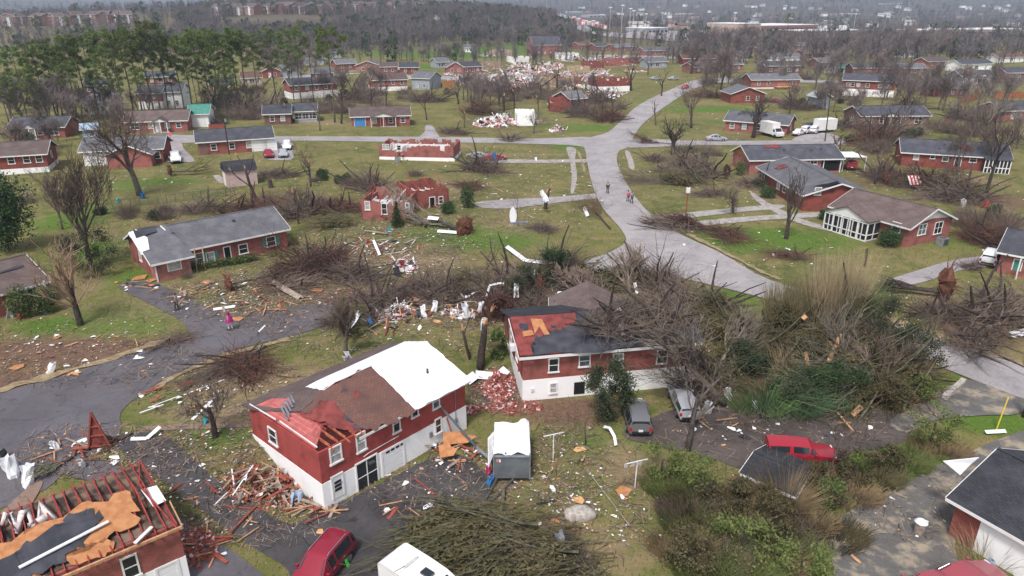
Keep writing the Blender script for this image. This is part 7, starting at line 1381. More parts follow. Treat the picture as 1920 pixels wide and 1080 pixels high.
o = empty('air_conditioner', P(1765, 460), .5, 'grey air-conditioning unit at the gable of the brown-roofed house', 'air conditioner'); MB().box((0, 0, .5), (1.1, 1.0, 1.0)).build('body', 'metal_grey', o); MB().tube([(0, 0, 1.0), (0, 0, 1.03)], .38, n=14).build('fan_grille', 'steel_dark', o)
MB().box((.0, -.51, .5), (.9, .02, .75)).build('louvre_panel', 'steel_dark', o)
o = empty('air_conditioner', P(746, 304), 0, 'dark air-conditioning unit against the roofless house', 'air conditioner'); MB().box((0, 0, .5), (1.0, .9, 1.0)).build('body', 'metal_grey', o); MB().tube([(0, 0, 1.0), (0, 0, 1.03)], .35, n=12).build('fan_grille', 'steel_dark', o)
wb = MB(); pts = [P(1772, 748), P(1783, 738), P(1795, 728), P(1806, 716)]; rg = random.Random(2)
for i in range(3):
    for k in range(4): p = pts[i]+(pts[i+1]-pts[i])*(k/4); wb.box(p+V((0, 0, .15)), (.55, .42, .5+rg.uniform(-.08, .1)), rz=facing(pts[i], pts[i+1])+rg.uniform(-.1, .1))
tag(wb.build('retaining_wall', 'stone'), 'low stone retaining wall where the drive meets the road at the right', 'wall')
b_ = MB(); b_.box((0, 0, .6), (.5, .5, .9)); o = b_.build('waste_bin', 'black_plastic'); o.location = P(1633, 590); o.scale = (1.2, 1.2, 1.3); tag(o, 'black wheeled bin at the road edge behind the reeds', 'bin')
MB().box((0, 0, 1.08), (.56, .56, .08)).build('lid', 'black_plastic', o); MB().tube([(.22, -.28, .15), (.22, .28, .15)], .14, n=10).build('wheel', 'tyre', o)
o = MB().tube([(0, 0, 0), (0, 0, .8), (0, 0, .85)], [.28, .33, .34], n=12).build('waste_bin', 'wood_grey'); o.location = P(1722, 1000); tag(o, 'round bin with a pale lid beside the garage building', 'bin'); MB().tube([(0, 0, .86), (0, 0, .98)], [.38, .25], n=12).build('lid', 'metal_white', o)
o = empty('stone_pillar', P(1373, 397), 0, 'pale stone pillar on the lawn right of the main road', 'pillar'); MB().box((0, 0, .9), (.45, .45, 1.9)).build('shaft', 'stone', o); MB().box((0, 0, 1.9), (.6, .6, .15)).build('cap', 'concrete', o)
o = empty('awning', P(1697, 352), .2, 'red and white striped awning in the yard debris at the right', 'awning'); 
for k in range(7): MB().slab([(k*.32, 0, 2.0), (k*.32+.3, 0, 2.0), (k*.32+.3, -1.0, .7), (k*.32, -1.0, .7)], .03).build('stripe', 'sign_red' if k % 2 else 'white_paint', o)
# red A-shaped end truss standing on the street corner
p = P(188, 843); H = px_h(p, 70); o = empty('gable_truss', p, radians(12), 'red A-shaped roof truss panel standing upright on the street corner', 'roof truss'); wd = .78
for sg in (-1, 1): MB().bar((sg*wd, 0, -.2), (0, 0, H), .12, .1).build('chord', 'wood_red', o)
for f in (.1, .38, .62): MB().bar((-wd*(1-f), 0, H*f), (wd*(1-f), 0, H*f), .1, .08).build('brace', 'wood_red', o)
MB().slab([(-wd, .06, 0), (wd, .06, 0), (0, .06, H)], .03).build('panel', 'red_deck', o)
# ------------------------------------------------------------------ wreckage one can tell apart
def scrap(name, px, py, label, cat, m, quad, th=.03, z=.12, rz=None, tilt=(0, 0), group=None):
    mb = MB().slab([(x, y, zz) for x, y, zz in quad], th); o = mb.build(name, m); o.location = P(px, py, z); o.rotation_euler = (tilt[0], tilt[1], RND.uniform(0, 6.3) if rz is None else rz); return tag(o, label, cat, group)
def plate(w, l, n=7, j=.22, bend=.0, rg=RND):
    return [(cos(2*pi*i/n)*w*rg.uniform(1-j, 1+j), sin(2*pi*i/n)*l*rg.uniform(1-j, 1+j), rg.uniform(-bend, bend)) for i in range(n)]
for px, py, w_, lab in ((1085, 845, .55, 'torn orange board on the lawn between the clothes posts'), (1085, 941, .55, 'orange board scrap above the pale boulder'), (1168, 924, .65, 'orange board corner on the lawn left of the thicket'), (825, 535, .65, 'orange board square in the central wreckage'), (820, 605, .45, 'orange board scrap beside the wrapped trunk'), (1115, 500, .5, 'orange board by the road corner brush'), (762, 520, .6, 'orange board beside the central wreckage, left'), (1600, 782, .4, 'orange scrap on the dirt lot edge'), (595, 545, .8, 'orange board on brush right of the long ranch'), (262, 522, .8, 'orange board at the corner of the long ranch'), (284, 527, .7, 'second orange board at the corner of the long ranch, nearer the drive'), (388, 530, .6, 'orange board in the yard of the long ranch'), (375, 506, .45, 'orange board by the clipped hedge'), (600, 1000, .3, 'small orange board behind the red SUV'), (32, 690, .6, 'orange board on the bare soil at the left edge'), (140, 702, .5, 'tan board at the kerb of the left street'), (445, 600, .7, 'orange board beside the poncho, on the street corner')):
    scrap('plywood_scrap', px, py, lab, 'board', 'osb_pale' if w_ < .6 else 'osb', plate(w_, w_*.8, 5, .36, bend=.05), .02)
for px, py, L_, w_, rz, m_, lab in ((860, 838, 1.1, .5, .1, 'osb', 'large orange board propped on the heap beside the two-storey house'), (840, 862, .6, .5, .2, 'osb', 'orange board end sticking from the heap beside the two-storey house')):
    scrap('plywood_board', px, py, lab, 'board', m_, [(-L_, -w_, 0), (L_*.6, -w_, .1), (L_*1.2, 0, .1), (L_*.5, w_*.3, .1), (L_*.3, w_, .05), (-L_, w_, 0)], .03, z=.8, rz=rz, tilt=(.5, 0))
bd = MB(); rg = random.Random(9); n = 12
vs = [];
for q, (rr_, z) in enumerate(((1, 0), (1.05, .25), (.85, .5), (.35, .62))):
    for i in range(n): vs.append((rr_*1.0*cos(2*pi*i/n)*rg.uniform(.85, 1.1), rr_*.62*sin(2*pi*i/n)*rg.uniform(.85, 1.1), z*rg.uniform(.85, 1.1)))
bd.add(vs, [(q*n+i, q*n+(i+1) % n, (q+1)*n+(i+1) % n, (q+1)*n+i) for q in range(3) for i in range(n)]+[tuple(range(3*n, 4*n))]); o = bd.build('boulder', 'stone', None, True); o.location = P(1086, 968); tag(o, 'pale grey boulder on the lawn at the bottom', 'boulder')
def strip(name, pts, w, m, label, cat='metal strip', th=.02, zoff=.1):
    """bent sheet-metal or gutter strip through ground points (px, py, height)"""
    ps = [PH(a, b, c+zoff) if c < 5 else PZ(a, b, c) for a, b, c in pts]; o0 = ps[0].copy(); mb = MB()
    for i in range(len(ps)-1): mb.bar(ps[i]-o0, ps[i+1]-o0, w, th, roll=.5)
    o = mb.build(name, m); o.location = o0; return tag(o, label, cat)
for pts, w_, m_, lab in (([(1132, 800, .3), (1143, 802, .5), (1152, 818, .3), (1155, 835, .1)], .22, 'metal_white', 'white bent gutter on the lawn by the junipers'), ([(245, 823, .1), (275, 822, .1), (300, 800, .4)], .25, 'metal_white', 'white bent gutter across the asphalt drive'), ([(875, 715, .2), (892, 702, .5), (935, 706, .4), (950, 692, .6)], .8, 'metal_white', 'crumpled white sheet metal between the two damaged houses'),
                        ([(950, 462, .4), (985, 488, .2), (1040, 494, .2)], .5, 'metal_white', 'curled white metal strip beyond the central wreckage'), ([(645, 622, 1.5), (662, 605, 1.6), (675, 583, 2.2)], .4, 'metal_white', 'white strip caught in the brush behind the white roof'), ([(1045, 553, .8), (1085, 552, .9)], .9, 'metal_white', 'white trough lying on the wreckage behind the dark roof'), ([(912, 556, .8), (918, 535, 1.4), (942, 530, 1.5), (962, 545, 1.0)], .22, 'metal_white', 'white strip looped over the central wreckage'),
                        ([(510, 528, .6), (562, 558, .2)], .6, 'wood_grey', 'wide pale board lying across the brush in the ranch yard'), ([(400, 580, .1), (440, 574, .1)], .3, 'white_paint', 'white board at the mouth of the ranch drive'), ([(485, 622, .02), (497, 610, .02)], .15, 'white_paint', 'thin white strip on the left street'), ([(700, 450, 1.6), (712, 478, .2)], .3, 'metal_white', 'leaning white board in the middle lawn litter'), ([(820, 433, .2), (860, 436, .2)], .5, 'white_paint', 'white board beside the rusty root plate'),
                        ([(802, 408, 1.2), (822, 410, 1.2)], .6, 'white_paint', 'white panel on the fallen trunk'), ([(1095, 388, .1), (1102, 405, .1)], .5, 'metal_white', 'white strip on the left verge of the main road'), ([(1005, 945, .1), (1040, 938, .1)], .12, 'black_plastic', 'black pole lying on the lawn'), ([(1570, 773, .2), (1600, 808, .1)], .14, 'raw_wood', 'orange plank on the dirt lot'), ([(1598, 778, .4), (1615, 762, .5)], .4, 'raw_wood', 'short orange beam against the tangle'), ([(1596, 1040, .1), (1614, 1056, .1)], .16, 'raw_wood', 'orange plank on the stained drive'),
                        ([(1895, 628, .2), (1940, 618, .3)], .7, 'metal_white', 'white panel on the verge at the right edge'), ([(1848, 810, .15), (1886, 808, .15)], .3, 'metal_white', 'white panel on the grass strip at the right'), ([(1160, 578, 6.6), (1163, 600, 6.0), (1170, 628, 5.2)], .4, 'metal_white', 'white metal strip hanging down the dark roof'), ([(1190, 530, 2), (1195, 550, 1)], .3, 'metal_white', 'white strip caught in the crown behind the dark roof'), ([(655, 800, .1), (600, 820, .1)], .1, 'wood_red', 'thin red pipe beside the caravan drive'),
                        ([(815, 750, 3.4), (893, 838, .3)], .18, 'steel_dark', 'grey mast leaning from the two-storey eave to the ground'), ([(826, 745, 3.2), (850, 822, .3)], .12, 'wood_red', 'red pole leaning against the two-storey house'), ([(893, 838, .3), (920, 862, .3)], .2, 'metal_grey', 'end of the fallen mast beside the grey trailer'), ([(760, 840, .1), (820, 800, .9)], .12, 'metal_grey', 'thin rail leaning by the white garage wall'), ([(1100, 880, .1), (1180, 985, .1)], .05, 'wood_grey', 'thin fallen cable on the lawn')):
    strip('metal_strip' if 'metal' in m_ else 'fallen_plank', pts, w_, m_, lab, 'metal strip' if 'metal' in m_ else 'plank')
# metal and cloth hanging on snags
def wrap(px, py, z, sz, label, m='metal_white', seed=1):
    rg = random.Random(seed); mb = MB(); n = 9; vs = []
    for q in range(5):
        for i in range(n): t = 2*pi*i/(n-1)*.8; vs.append((cos(t)*sz*.35*rg.uniform(.7, 1.4), sin(t)*sz*.35*rg.uniform(.7, 1.4), (q/4-.5)*sz*2+rg.uniform(-.1, .1)*sz))
    mb.add(vs, [(q*n+i, q*n+i+1, (q+1)*n+i+1, (q+1)*n+i) for q in range(4) for i in range(n-1)]); o = mb.build('sheet_wrap', m); s_ = o.modifiers.new('t', 'SOLIDIFY'); s_.thickness = .02; o.location = PH(px, py, z); o.rotation_euler = (rg.uniform(-.4, .4), rg.uniform(-.4, .4), rg.uniform(0, 6)); return tag(o, label, 'sheet metal')
wrap(873, 580, 4.1, .7, 'white sheet wrapped round the slim leaning limb', seed=1); wrap(901, 575, 4.8, .5, 'white sheet bent over the thick broken trunk', seed=2); wrap(906, 607, 3.4, .55, 'white strip hanging on the thick broken trunk', seed=3); wrap(655, 676, 1.6, .9, 'crumpled white sheet behind the ridge of the white roof', seed=4); wrap(1020, 368, 2.6, .9, 'white sheet hung on the horned snag', 'white_sheet', 5); wrap(968, 545, 1.6, .7, 'white sheet crumpled in the crushed cedar', seed=6)
wrap(1003, 520, 1.5, .7, 'white upright sheet in the crushed evergreen', seed=7); wrap(795, 586, .4, .7, 'white sheet heap on the grass behind the white roof', 'white_sheet', 8); wrap(815, 580, .3, .8, 'flat white sheet on a heap behind the white roof', 'white_sheet', 9); wrap(785, 590, .5, .6, 'pale bag beside the white sheet heap', 'metal_grey', 10)
for i, (px, py, sz, m_, lab) in enumerate(((95, 695, .7, 'metal_white', 'crumpled white bundle by the left street'), (25, 885, 1.1, 'white_sheet', 'large torn white sheet on the street corner at the left edge'), (50, 900, 1.0, 'white_sheet', 'second torn white sheet nearest the ruined house'), (105, 838, .5, 'white_sheet', 'white scraps in the fallen limbs on the corner'), (155, 872, .5, 'white_paint', 'white panel under the red truss'), (1053, 1018, .7, 'metal_grey', 'grey-blue bundle on the lawn at the bottom'), (918, 905, .6, 'blue_tarp', 'blue plastic sheet under the grey trailer'), (915, 885, .4, 'pink_plastic', 'pink plastic scrap beside the grey trailer'), (884, 828, .45, 'teal', 'teal plastic tub beside the leaning mast'), (555, 945, .8, 'pale_blue', 'pale blue crumpled barrel on the lumber heap'), (385, 790, .45, 'teal', 'teal scrap by the forked tree'), (268, 370, .9, 'blue_tarp', 'blue sheet at the foot of the tall tree on the green lawn'), (220, 378, .5, 'teal', 'green-blue tub at the chain-link fence'), (730, 432, .5, 'teal', 'teal scrap in the middle lawn litter'), (690, 455, .45, 'red_plastic', 'red bin in the middle lawn litter'), (745, 515, .9, 'cloth_dark', 'dark mattress in the central wreckage'), (755, 500, .7, 'cloth_red', 'red cloth on the central wreckage'), (695, 605, .5, 'blue_tarp', 'blue bundle in the brush behind the white roof'), (85, 583, .6, 'blue_tarp', 'blue bag beside the round clipped bush'), (20, 592, .8, 'cloth_white', 'white bundle beside the brick corner at the left edge'), (38, 594, .5, 'red_plastic', 'red scrap beside the white bundle at the left edge'),
                                       (1365, 745, .8, 'white_paint', 'white drum in the branches by the green reeds'), (1350, 735, .4, 'red_plastic', 'red can in the branches by the green reeds'), (1325, 770, .9, 'white_sheet', 'white sheet under limbs by the dented pickup'), (1415, 765, .6, 'metal_white', 'pale bag at the left of the green reeds'), (928, 296, 1.0, 'blue_tarp', 'blue tarpaulin on the crushed red car'), (1805, 385, 1.0, 'white_paint', 'white crumpled panel in the yard behind the brown roof'), (1845, 388, 1.0, 'wood_red', 'brown pallet-like panel in the yard at the right'), (1005, 300, .6, 'metal_white', 'white sheet by the lawn drive'), (8, 855, .5, 'black_plastic', 'black object at the left edge of the street'), (650, 1058, .4, 'green_plastic', 'green scrap behind the red SUV'), (865, 770, .8, 'wood_red', 'reddish broken roof piece at the corner of the two-storey house'), (1395, 1100, .6, 'metal_grey', 'grey scrap in the weeds'), (1858, 1062, .5, 'pale_blue', 'pale blue chair in the stems by the garage building'))):
    wrap(px, py, .2 if i != 25 else 1.2, sz, lab, m_, 40+i).name = 'crumpled_scrap'
# white board with a dark pole on the middle lawn
o = empty('lawn_board', P(962, 420), 0, 'white upright surfboard-shaped panel on the middle lawn', 'panel'); b_ = MB(); n = 12; b_.slab([(cos(2*pi*i/n)*.5, 0, 1.2+sin(2*pi*i/n)*1.2) for i in range(n)], .06); b_.build('panel', 'white_sheet', o); MB().box((.8, 0, .15), (2.4, .5, .3)).build('base', 'metal_grey', o)
for pts, w_, lab in (([(1553, 678, 2.4), (1566, 650, 3.2), (1576, 626, 4.2)], .3, 'long pale splintered trunk sliver standing in the tangle'), ([(1566, 655, 3.0), (1555, 640, 3.4)], .2, 'pale splinter branching from the sliver in the tangle'), ([(1511, 660, 2.2), (1519, 705, 1.0)], .3, 'orange torn trunk strip beside the green reeds'), ([(1505, 598, 3.5), (1512, 592, 3.8)], .4, 'small pale torn stub before the dry reeds'), ([(1620, 690, 1.6), (1690, 712, 1.2)], .25, 'pale broken limb lying across the tangle')):
    strip('splintered_wood', pts, w_, 'split_wood', lab, 'splintered wood', .12)
HP = []
for i in range(4):
    rg = random.Random(700+i); mb = MB()
    for k in range(150):
        a, q = rg.uniform(0, 6.3), sqrt(rg.random()); z = .1+1.7*(1-q)*rg.random(); p = V((q*3.6*cos(a), q*2.4*sin(a), z)); m_ = rg.choice((0, 0, 0, 0, 1, 2, 3, 3, 4, 5))
        if rg.random() < .5: mb.bar(p, p+rdir(rg)*rg.uniform(.6, 2.2), rg.uniform(.08, .2), .06, mi=m_)
        else: R = Matrix.Rotation(rg.uniform(0, 3), 3, rdir(rg)); mb.box(p, (rg.uniform(.4, 1.5), rg.uniform(.3, 1.0), .05), R=R, mi=m_)
    HP.append(mb.mesh('debris_heap', ['white_paint', 'raw_wood', 'wood_red', 'pink_fluff', 'felt', 'white_sheet']))
for i, (px, py, s_, lab) in enumerate(((960, 140, 1.5, 'white and pink rubble heap left in the far debris field'), (990, 150, 1.6, 'broad pale rubble heap in front of the far debris field'), (1012, 136, 1.7, 'rubble heap in the middle of the far debris field'), (1038, 126, 1.5, 'rubble heap behind the tan gutted frame'), (925, 152, 1.3, 'rubble heap nearest the white-windowed house'), (1062, 142, 1.3, 'rubble heap right of the tan gutted frame'), (1098, 152, 1.3, 'rubble heap left of the roofless basement house'), (975, 125, 1.5, 'rubble heap at the back of the far debris field'), (1005, 162, 1.2, 'low rubble heap below the far debris field'), (945, 228, 1.3, 'white and orange rubble heap of the flattened house'), (918, 236, 1.2, 'rubble heap at the left end of the flattened house'), (990, 230, 1.0, 'rubble heap against the last white room'), (1112, 180, 1.5, 'white rubble heap on the wreck by the far bend, left part'), (1142, 180, 1.4, 'white rubble heap on the wreck by the far bend, right part'), (1125, 138, 1.4, 'rubble heap right of the far debris field'), (868, 153, 1.2, 'flat pale rubble beside the far back street'), (1045, 245, .8, 'small rubble heap by the junction verge'), (1085, 112, 1.8, 'rubble heap before the far row of red houses'), (1160, 112, 1.6, 'rubble heap below the far row of red houses'), (820, 382, .6, 'rubble heap inside the crushed house front'), (760, 500, .55, 'rubble heap beside the dark mattress'), (735, 590, .6, 'rubble heap behind the white roof, below the brush'), (860, 590, .5, 'rubble heap under the leaning limb'))):
    o = link('debris_heap', HP[i % 4]); o.location = P(px, py); o.scale = (s_, s_, s_*.9); o.rotation_euler = (0, 0, RND.uniform(0, 6.3)); tag(o, lab, 'debris heap')
for k in range(34):
    a, q = RND.uniform(0, 6.3), sqrt(RND.random()); o = link('debris_heap', HP[k % 4]); o.location = P(1010+185*q*cos(a), 134+36*q*sin(a)); s_ = RND.uniform(.6, 1.4); o.scale = (s_*1.3, s_, s_*.55); o.rotation_euler = (0, 0, RND.uniform(0, 6.3)); tag(o, 'low pale rubble spread across the far debris field', 'debris heap', 'rubble across the far debris field')
# ------------------------------------------------------------------ scattered planks, boards and scraps: separate pieces, meshes shared by kind
LIB = {}
def lib(kind, i):
    key = (kind, i)
    if key in LIB: return LIB[key]
    rg = random.Random(hash(kind) % 1000 if 0 else sum(map(ord, kind))*7+i); mb = MB()
    if kind.startswith('plank'): L = rg.uniform(.9, 3.0); mb.bar((-L/2, 0, 0), (L/2, 0, rg.uniform(-.05, .25)), rg.choice((.09, .14, .2)), .045); mt = {'plank_raw': 'raw_wood', 'plank_red': 'wood_red', 'plank_grey': 'wood_grey', 'plank_white': 'white_paint'}[kind]
    elif kind == 'sheet': mb.slab(plate(rg.uniform(.12, .42), rg.uniform(.1, .28), 6, .35, .1, rg), .015); mt = 'white_sheet'
    elif kind == 'board': mb.slab(plate(rg.uniform(.18, .5), rg.uniform(.15, .36), 5, .3, .05, rg), .02); mt = 'osb'
    else: mb.slab(plate(rg.uniform(.2, .5), rg.uniform(.15, .35), bend=.1, rg=rg), .02); mt = 'felt'
    LIB[key] = mb.mesh({'plank_raw': 'wooden_plank', 'plank_red': 'wooden_plank', 'plank_grey': 'wooden_plank', 'plank_white': 'wooden_plank', 'sheet': 'white_scrap', 'board': 'board_scrap', 'felt': 'roofing_scrap'}[kind], [mt]); return LIB[key]
NM = {'plank_raw': ('wooden_plank', 'tan splintered plank', 'plank'), 'plank_red': ('wooden_plank', 'reddish plank', 'plank'), 'plank_grey': ('wooden_plank', 'grey weathered plank', 'plank'), 'plank_white': ('white_board', 'white painted board', 'board'), 'sheet': ('white_scrap', 'torn white scrap', 'scrap'), 'board': ('board_scrap', 'orange board scrap', 'scrap'), 'felt': ('roofing_scrap', 'dark roofing scrap', 'scrap')}
CL = [('in the lumber heap against the two-storey house', 500, 915, 75, 32, dict(plank_raw=26, plank_red=26, plank_grey=26, plank_white=8, board=5, sheet=4), .9), ('at the near corner of the two-storey house', 590, 960, 40, 14, dict(plank_raw=8, plank_red=6, plank_grey=6), .3), ('by the red truss on the street corner', 165, 850, 80, 30, dict(plank_raw=5, plank_red=7, sheet=8, plank_grey=4), .25), ('on the grass strip beside the two drives', 390, 960, 110, 70, dict(plank_raw=8, plank_red=6, sheet=5, board=2), .1),
      ('between the two-storey house and the trailer', 850, 850, 50, 30, dict(plank_raw=7, plank_red=5, sheet=8, board=4, plank_grey=4, felt=3), .35), ('on the asphalt behind the two-storey house', 790, 940, 80, 40, dict(plank_raw=3, plank_red=4, sheet=6), .05), ('in the wreckage at the centre', 900, 560, 150, 45, dict(plank_raw=10, plank_red=6, plank_white=10, sheet=16, board=6, felt=8, plank_grey=8), .5), ('in the wreckage behind the white roof', 730, 590, 80, 40, dict(plank_raw=16, plank_red=12, plank_grey=14, sheet=9, felt=8, board=3), .4), ('in the middle lawn litter', 720, 470, 70, 35, dict(plank_white=8, sheet=12, board=4, felt=7, plank_raw=16, plank_grey=14, plank_red=8), .15),
      ('in the yard of the long ranch', 450, 560, 130, 32, dict(plank_raw=18, sheet=10, board=8, plank_grey=18, felt=6, plank_red=10), .15), ('by the drive of the long ranch', 265, 535, 50, 14, dict(board=6, felt=6, plank_raw=5, sheet=4), .2), ('on the lawn below the red house on the left', 130, 660, 140, 40, dict(sheet=10, board=4, plank_raw=3), .05), ('on the tan lawn by the fallen top', 340, 750, 80, 30, dict(plank_red=5, plank_white=5, sheet=5, board=2), .25), ('on the lawn below the trailer', 1080, 930, 90, 90, dict(sheet=5, board=1, plank_raw=1), .05), ('on the dirt lot', 1450, 800, 200, 25, dict(sheet=10, plank_raw=5, felt=3), .05), ('in the fallen trees by the reeds', 1560, 680, 160, 60, dict(plank_raw=7, plank_white=3, sheet=4), 1.0),
      ('around the crushed pinkish-red house', 780, 395, 110, 25, dict(sheet=10, board=3, plank_red=6, plank_raw=6), .3), ('on the lawn left of the main road', 1000, 340, 110, 50, dict(sheet=10, plank_raw=3), .05), ('by the flattened white house', 950, 228, 55, 10, dict(plank_white=16, sheet=14, board=6, plank_red=6), .9), ('in the far debris field', 980, 142, 110, 22, dict(plank_white=22, sheet=30, board=8, plank_raw=16, plank_red=14), 1.2), ('on the white wreck by the far bend', 1125, 180, 34, 7, dict(sheet=18, plank_white=10, plank_red=4), 1.2), ('on the lawn right of the main road', 1400, 470, 180, 40, dict(sheet=10, plank_raw=3), .05), ('on the brick rubble beside the house under the tree', 935, 725, 25, 22, dict(plank_white=3, plank_red=4, sheet=3), .5), ('beside the ruined lower corner house', 385, 1035, 40, 30, dict(plank_red=8, plank_raw=3, sheet=3), .15)]
RND.seed(77)
for where, cx, cy, rx, ry, kinds, hz in CL:
    for kd, n in kinds.items():
        nm, lab, cat = NM[kd]; far = cy < 260; big = 3.6 if far and kd in ('sheet', 'board') else 1.5 if far else 1.0
        for k in range(n):
            a, q = RND.uniform(0, 6.3), sqrt(RND.random()); p = P(cx+rx*q*cos(a), cy+ry*q*sin(a)); o = link(nm, lib(kd, RND.randrange(5)))
            o.location = p+V((0, 0, .09+hz*RND.random()*(1-q*.7))); o.rotation_euler = (jit(.12+hz*.5), jit(.1+hz*.6), RND.uniform(0, 6.3)); s_ = RND.uniform(.7, 1.2)*big; o.scale = (s_, s_, s_); tag(o, lab+' '+where, cat, lab+'s '+where)
_BV = []
from mathutils.bvhtree import BVHTree
for o in list(scene.objects):
    if o.get('kind') == 'structure' and o.name != 'ground' and o.type == 'MESH':
        _BV.append(BVHTree.FromPolygons([v.co.copy() for v in o.data.vertices], [tuple(p.vertices) for p in o.data.polygons]))
def on_road(x, y): return any(b.ray_cast(V((x, y, 50)), V((0, 0, -1)))[0] is not None for b in _BV)
# ------------------------------------------------------------------ litter nobody could count
def scatter_mesh(name, mats, gen):
    vs, fs, mi = [], [], []
    for q, m in gen:
        o = len(vs); vs += q; fs.append(tuple(range(o, o+len(q)))); mi.append(m)
    me = bpy.data.meshes.new(name); me.from_pydata(vs, [], fs)
    for m in mats: me.materials.append(M[m])
    me.polygons.foreach_set('material_index', mi); me.update(); return tag(link(name, me), kind='stuff')
LZ = [(600, 320, 380, 70, 500), (1000, 340, 180, 70, 400), (1500, 240, 330, 60, 700), (1400, 330, 300, 60, 400), (250, 340, 250, 60, 300), (330, 430, 160, 40, 300), (1050, 880, 100, 70, 200), (760, 560, 330, 110, 1500), (500, 560, 200, 60, 420), (150, 650, 220, 70, 380), (450, 900, 200, 110, 900), (470, 560, 150, 40, 500), (880, 560, 180, 50, 900), (200, 850, 160, 50, 320), (820, 900, 140, 70, 380), (1080, 930, 140, 130, 260), (1450, 800, 260, 40, 260), (700, 470, 150, 60, 900), (800, 410, 200, 60, 600), (1000, 340, 220, 90, 500), (1450, 460, 260, 70, 260), (1500, 680, 240, 100, 420), (980, 145, 150, 24, 2600), (960, 138, 90, 12, 1500), (950, 228, 80, 12, 700), (1100, 180, 90, 20, 420), (600, 340, 400, 70, 420), (1300, 330, 250, 60, 420), (1750, 350, 220, 40, 420), (1700, 560, 260, 80, 320), (960, 260, 900, 70, 500), (960, 170, 900, 60, 700), (930, 730, 50, 40, 240), (1380, 960, 220, 100, 260), (400, 720, 150, 60, 300), (1700, 930, 130, 80, 120)]
rg = random.Random(11)
def litter():
    for cx, cy, rx, ry, n in LZ:
        for _ in range(n):
            a, q = rg.uniform(0, 6.3), rg.random()**.6; p = P(cx+rx*q*cos(a), cy+ry*q*sin(a), .1)
            if p.y > 700 or (p.y < 110 and on_road(p.x, p.y) and rg.random() < .6): continue
            s_ = rg.uniform(.025, .085)*(1+p.y/140)*(2 if rg.random() < .07 else 1)*(1.5 if p.y > 230 else 1); t = rg.uniform(0, 6.3); u = V((cos(t), sin(t), jit(.25)))*s_; w = V((-sin(t), cos(t), jit(.25)))*s_*rg.uniform(.25, 1)
            yield [p-u-w*rg.random(), p+u-w, p+u*rg.random()+w, p-u+w*rg.random()], rg.choice((0, 0, 0, 1, 2, 2, 2, 3, 4, 5, 6, 6, 6))
scatter_mesh('ground_litter', ['white_paint', 'osb_pale', 'raw_wood', 'red_deck', 'felt', 'insulation', 'wood_grey'], litter())
def twig_litter():
    for cx, cy, rx, ry, n in LZ:
        for _ in range(int(n*2.0)):
            a, q = rg.uniform(0, 6.3), rg.random()**.5; p = P(cx+rx*1.1*q*cos(a), cy+ry*1.15*q*sin(a), .09)
            if p.y > 500: continue
            L = rg.uniform(.15, .7)*(1+p.y/220); t = rg.uniform(0, 6.3); u = V((cos(t), sin(t), jit(.12)))*L; w = V((-sin(t), cos(t), 0))*rg.uniform(.01, .022)*(1+p.y/140)
            yield [p-u-w, p-u+w, p+u+w*.4, p+u-w*.4], rg.choice((0, 0, 1, 1, 2, 3))
scatter_mesh('twig_litter', ['bark_dark', 'twig', 'wood_grey', 'twig_tan'], twig_litter())
NOGRASS = []
def tufts():
    n = 0
    while n < 60000:
        y = 24+76*rg.random()**1.4; x = rg.uniform(-1, 1)*(18+y*.8); f = mnoise.noise(V((x*.12, y*.12, 0)))+.5*mnoise.noise(V((x*.5, y*.5, 3))); n += 1
        if f < -.25: continue
        if on_road(x, y): continue
        p = V((x, y, T(x, y))); h = rg.uniform(.05, .2)*(1+f*.5); t = rg.uniform(0, 6.3); w = V((cos(t), sin(t), 0))*rg.uniform(.02, .06); e = V((jit(.1), jit(.1), h))
        yield [p-w, p+w, p+e], 0 if f > .35 and rg.random() < .7 else 1 if rg.random() < .45 else 2
scatter_mesh('grass_tufts', ['weed_green', 'leaf_olive', 'weed_tan'], tufts())
mat('brick_dust', (.24, .085, .065), .95, (.32, .16, .13), 3)
def bricks():
    for cx, cy, rx, ry, hh, n in ((935, 725, 30, 30, 1.1, 900), (370, 1030, 40, 40, .15, 260), (880, 770, 20, 8, .3, 120), (960, 765, 60, 14, .1, 160), (500, 930, 70, 24, .25, 160)):
        for _ in range(n):
            a, q = rg.uniform(0, 6.3), sqrt(rg.random()); p = P(cx+rx*q*cos(a), cy+ry*q*sin(a)); p.z += .08+hh*(1-q)*rg.random(); R = Matrix.Rotation(rg.uniform(0, 6.3), 3, rdir(rg)); s_ = rg.uniform(.7, 1.6)
            c = [p+R @ V((x*.11*s_, y_*.055*s_, z*.04*s_)) for z in (-1, 1) for y_ in (-1, 1) for x in (-1, 1)]; m = rg.choice((0, 0, 0, 1, 1, 2))
            for f in ((0, 2, 3, 1), (4, 5, 7, 6), (0, 1, 5, 4), (2, 6, 7, 3), (0, 4, 6, 2), (1, 3, 7, 5)): yield [c[i] for i in f], m
scatter_mesh('brick_rubble', ['brick_dust', 'wood_red', 'pink_fluff'], bricks())
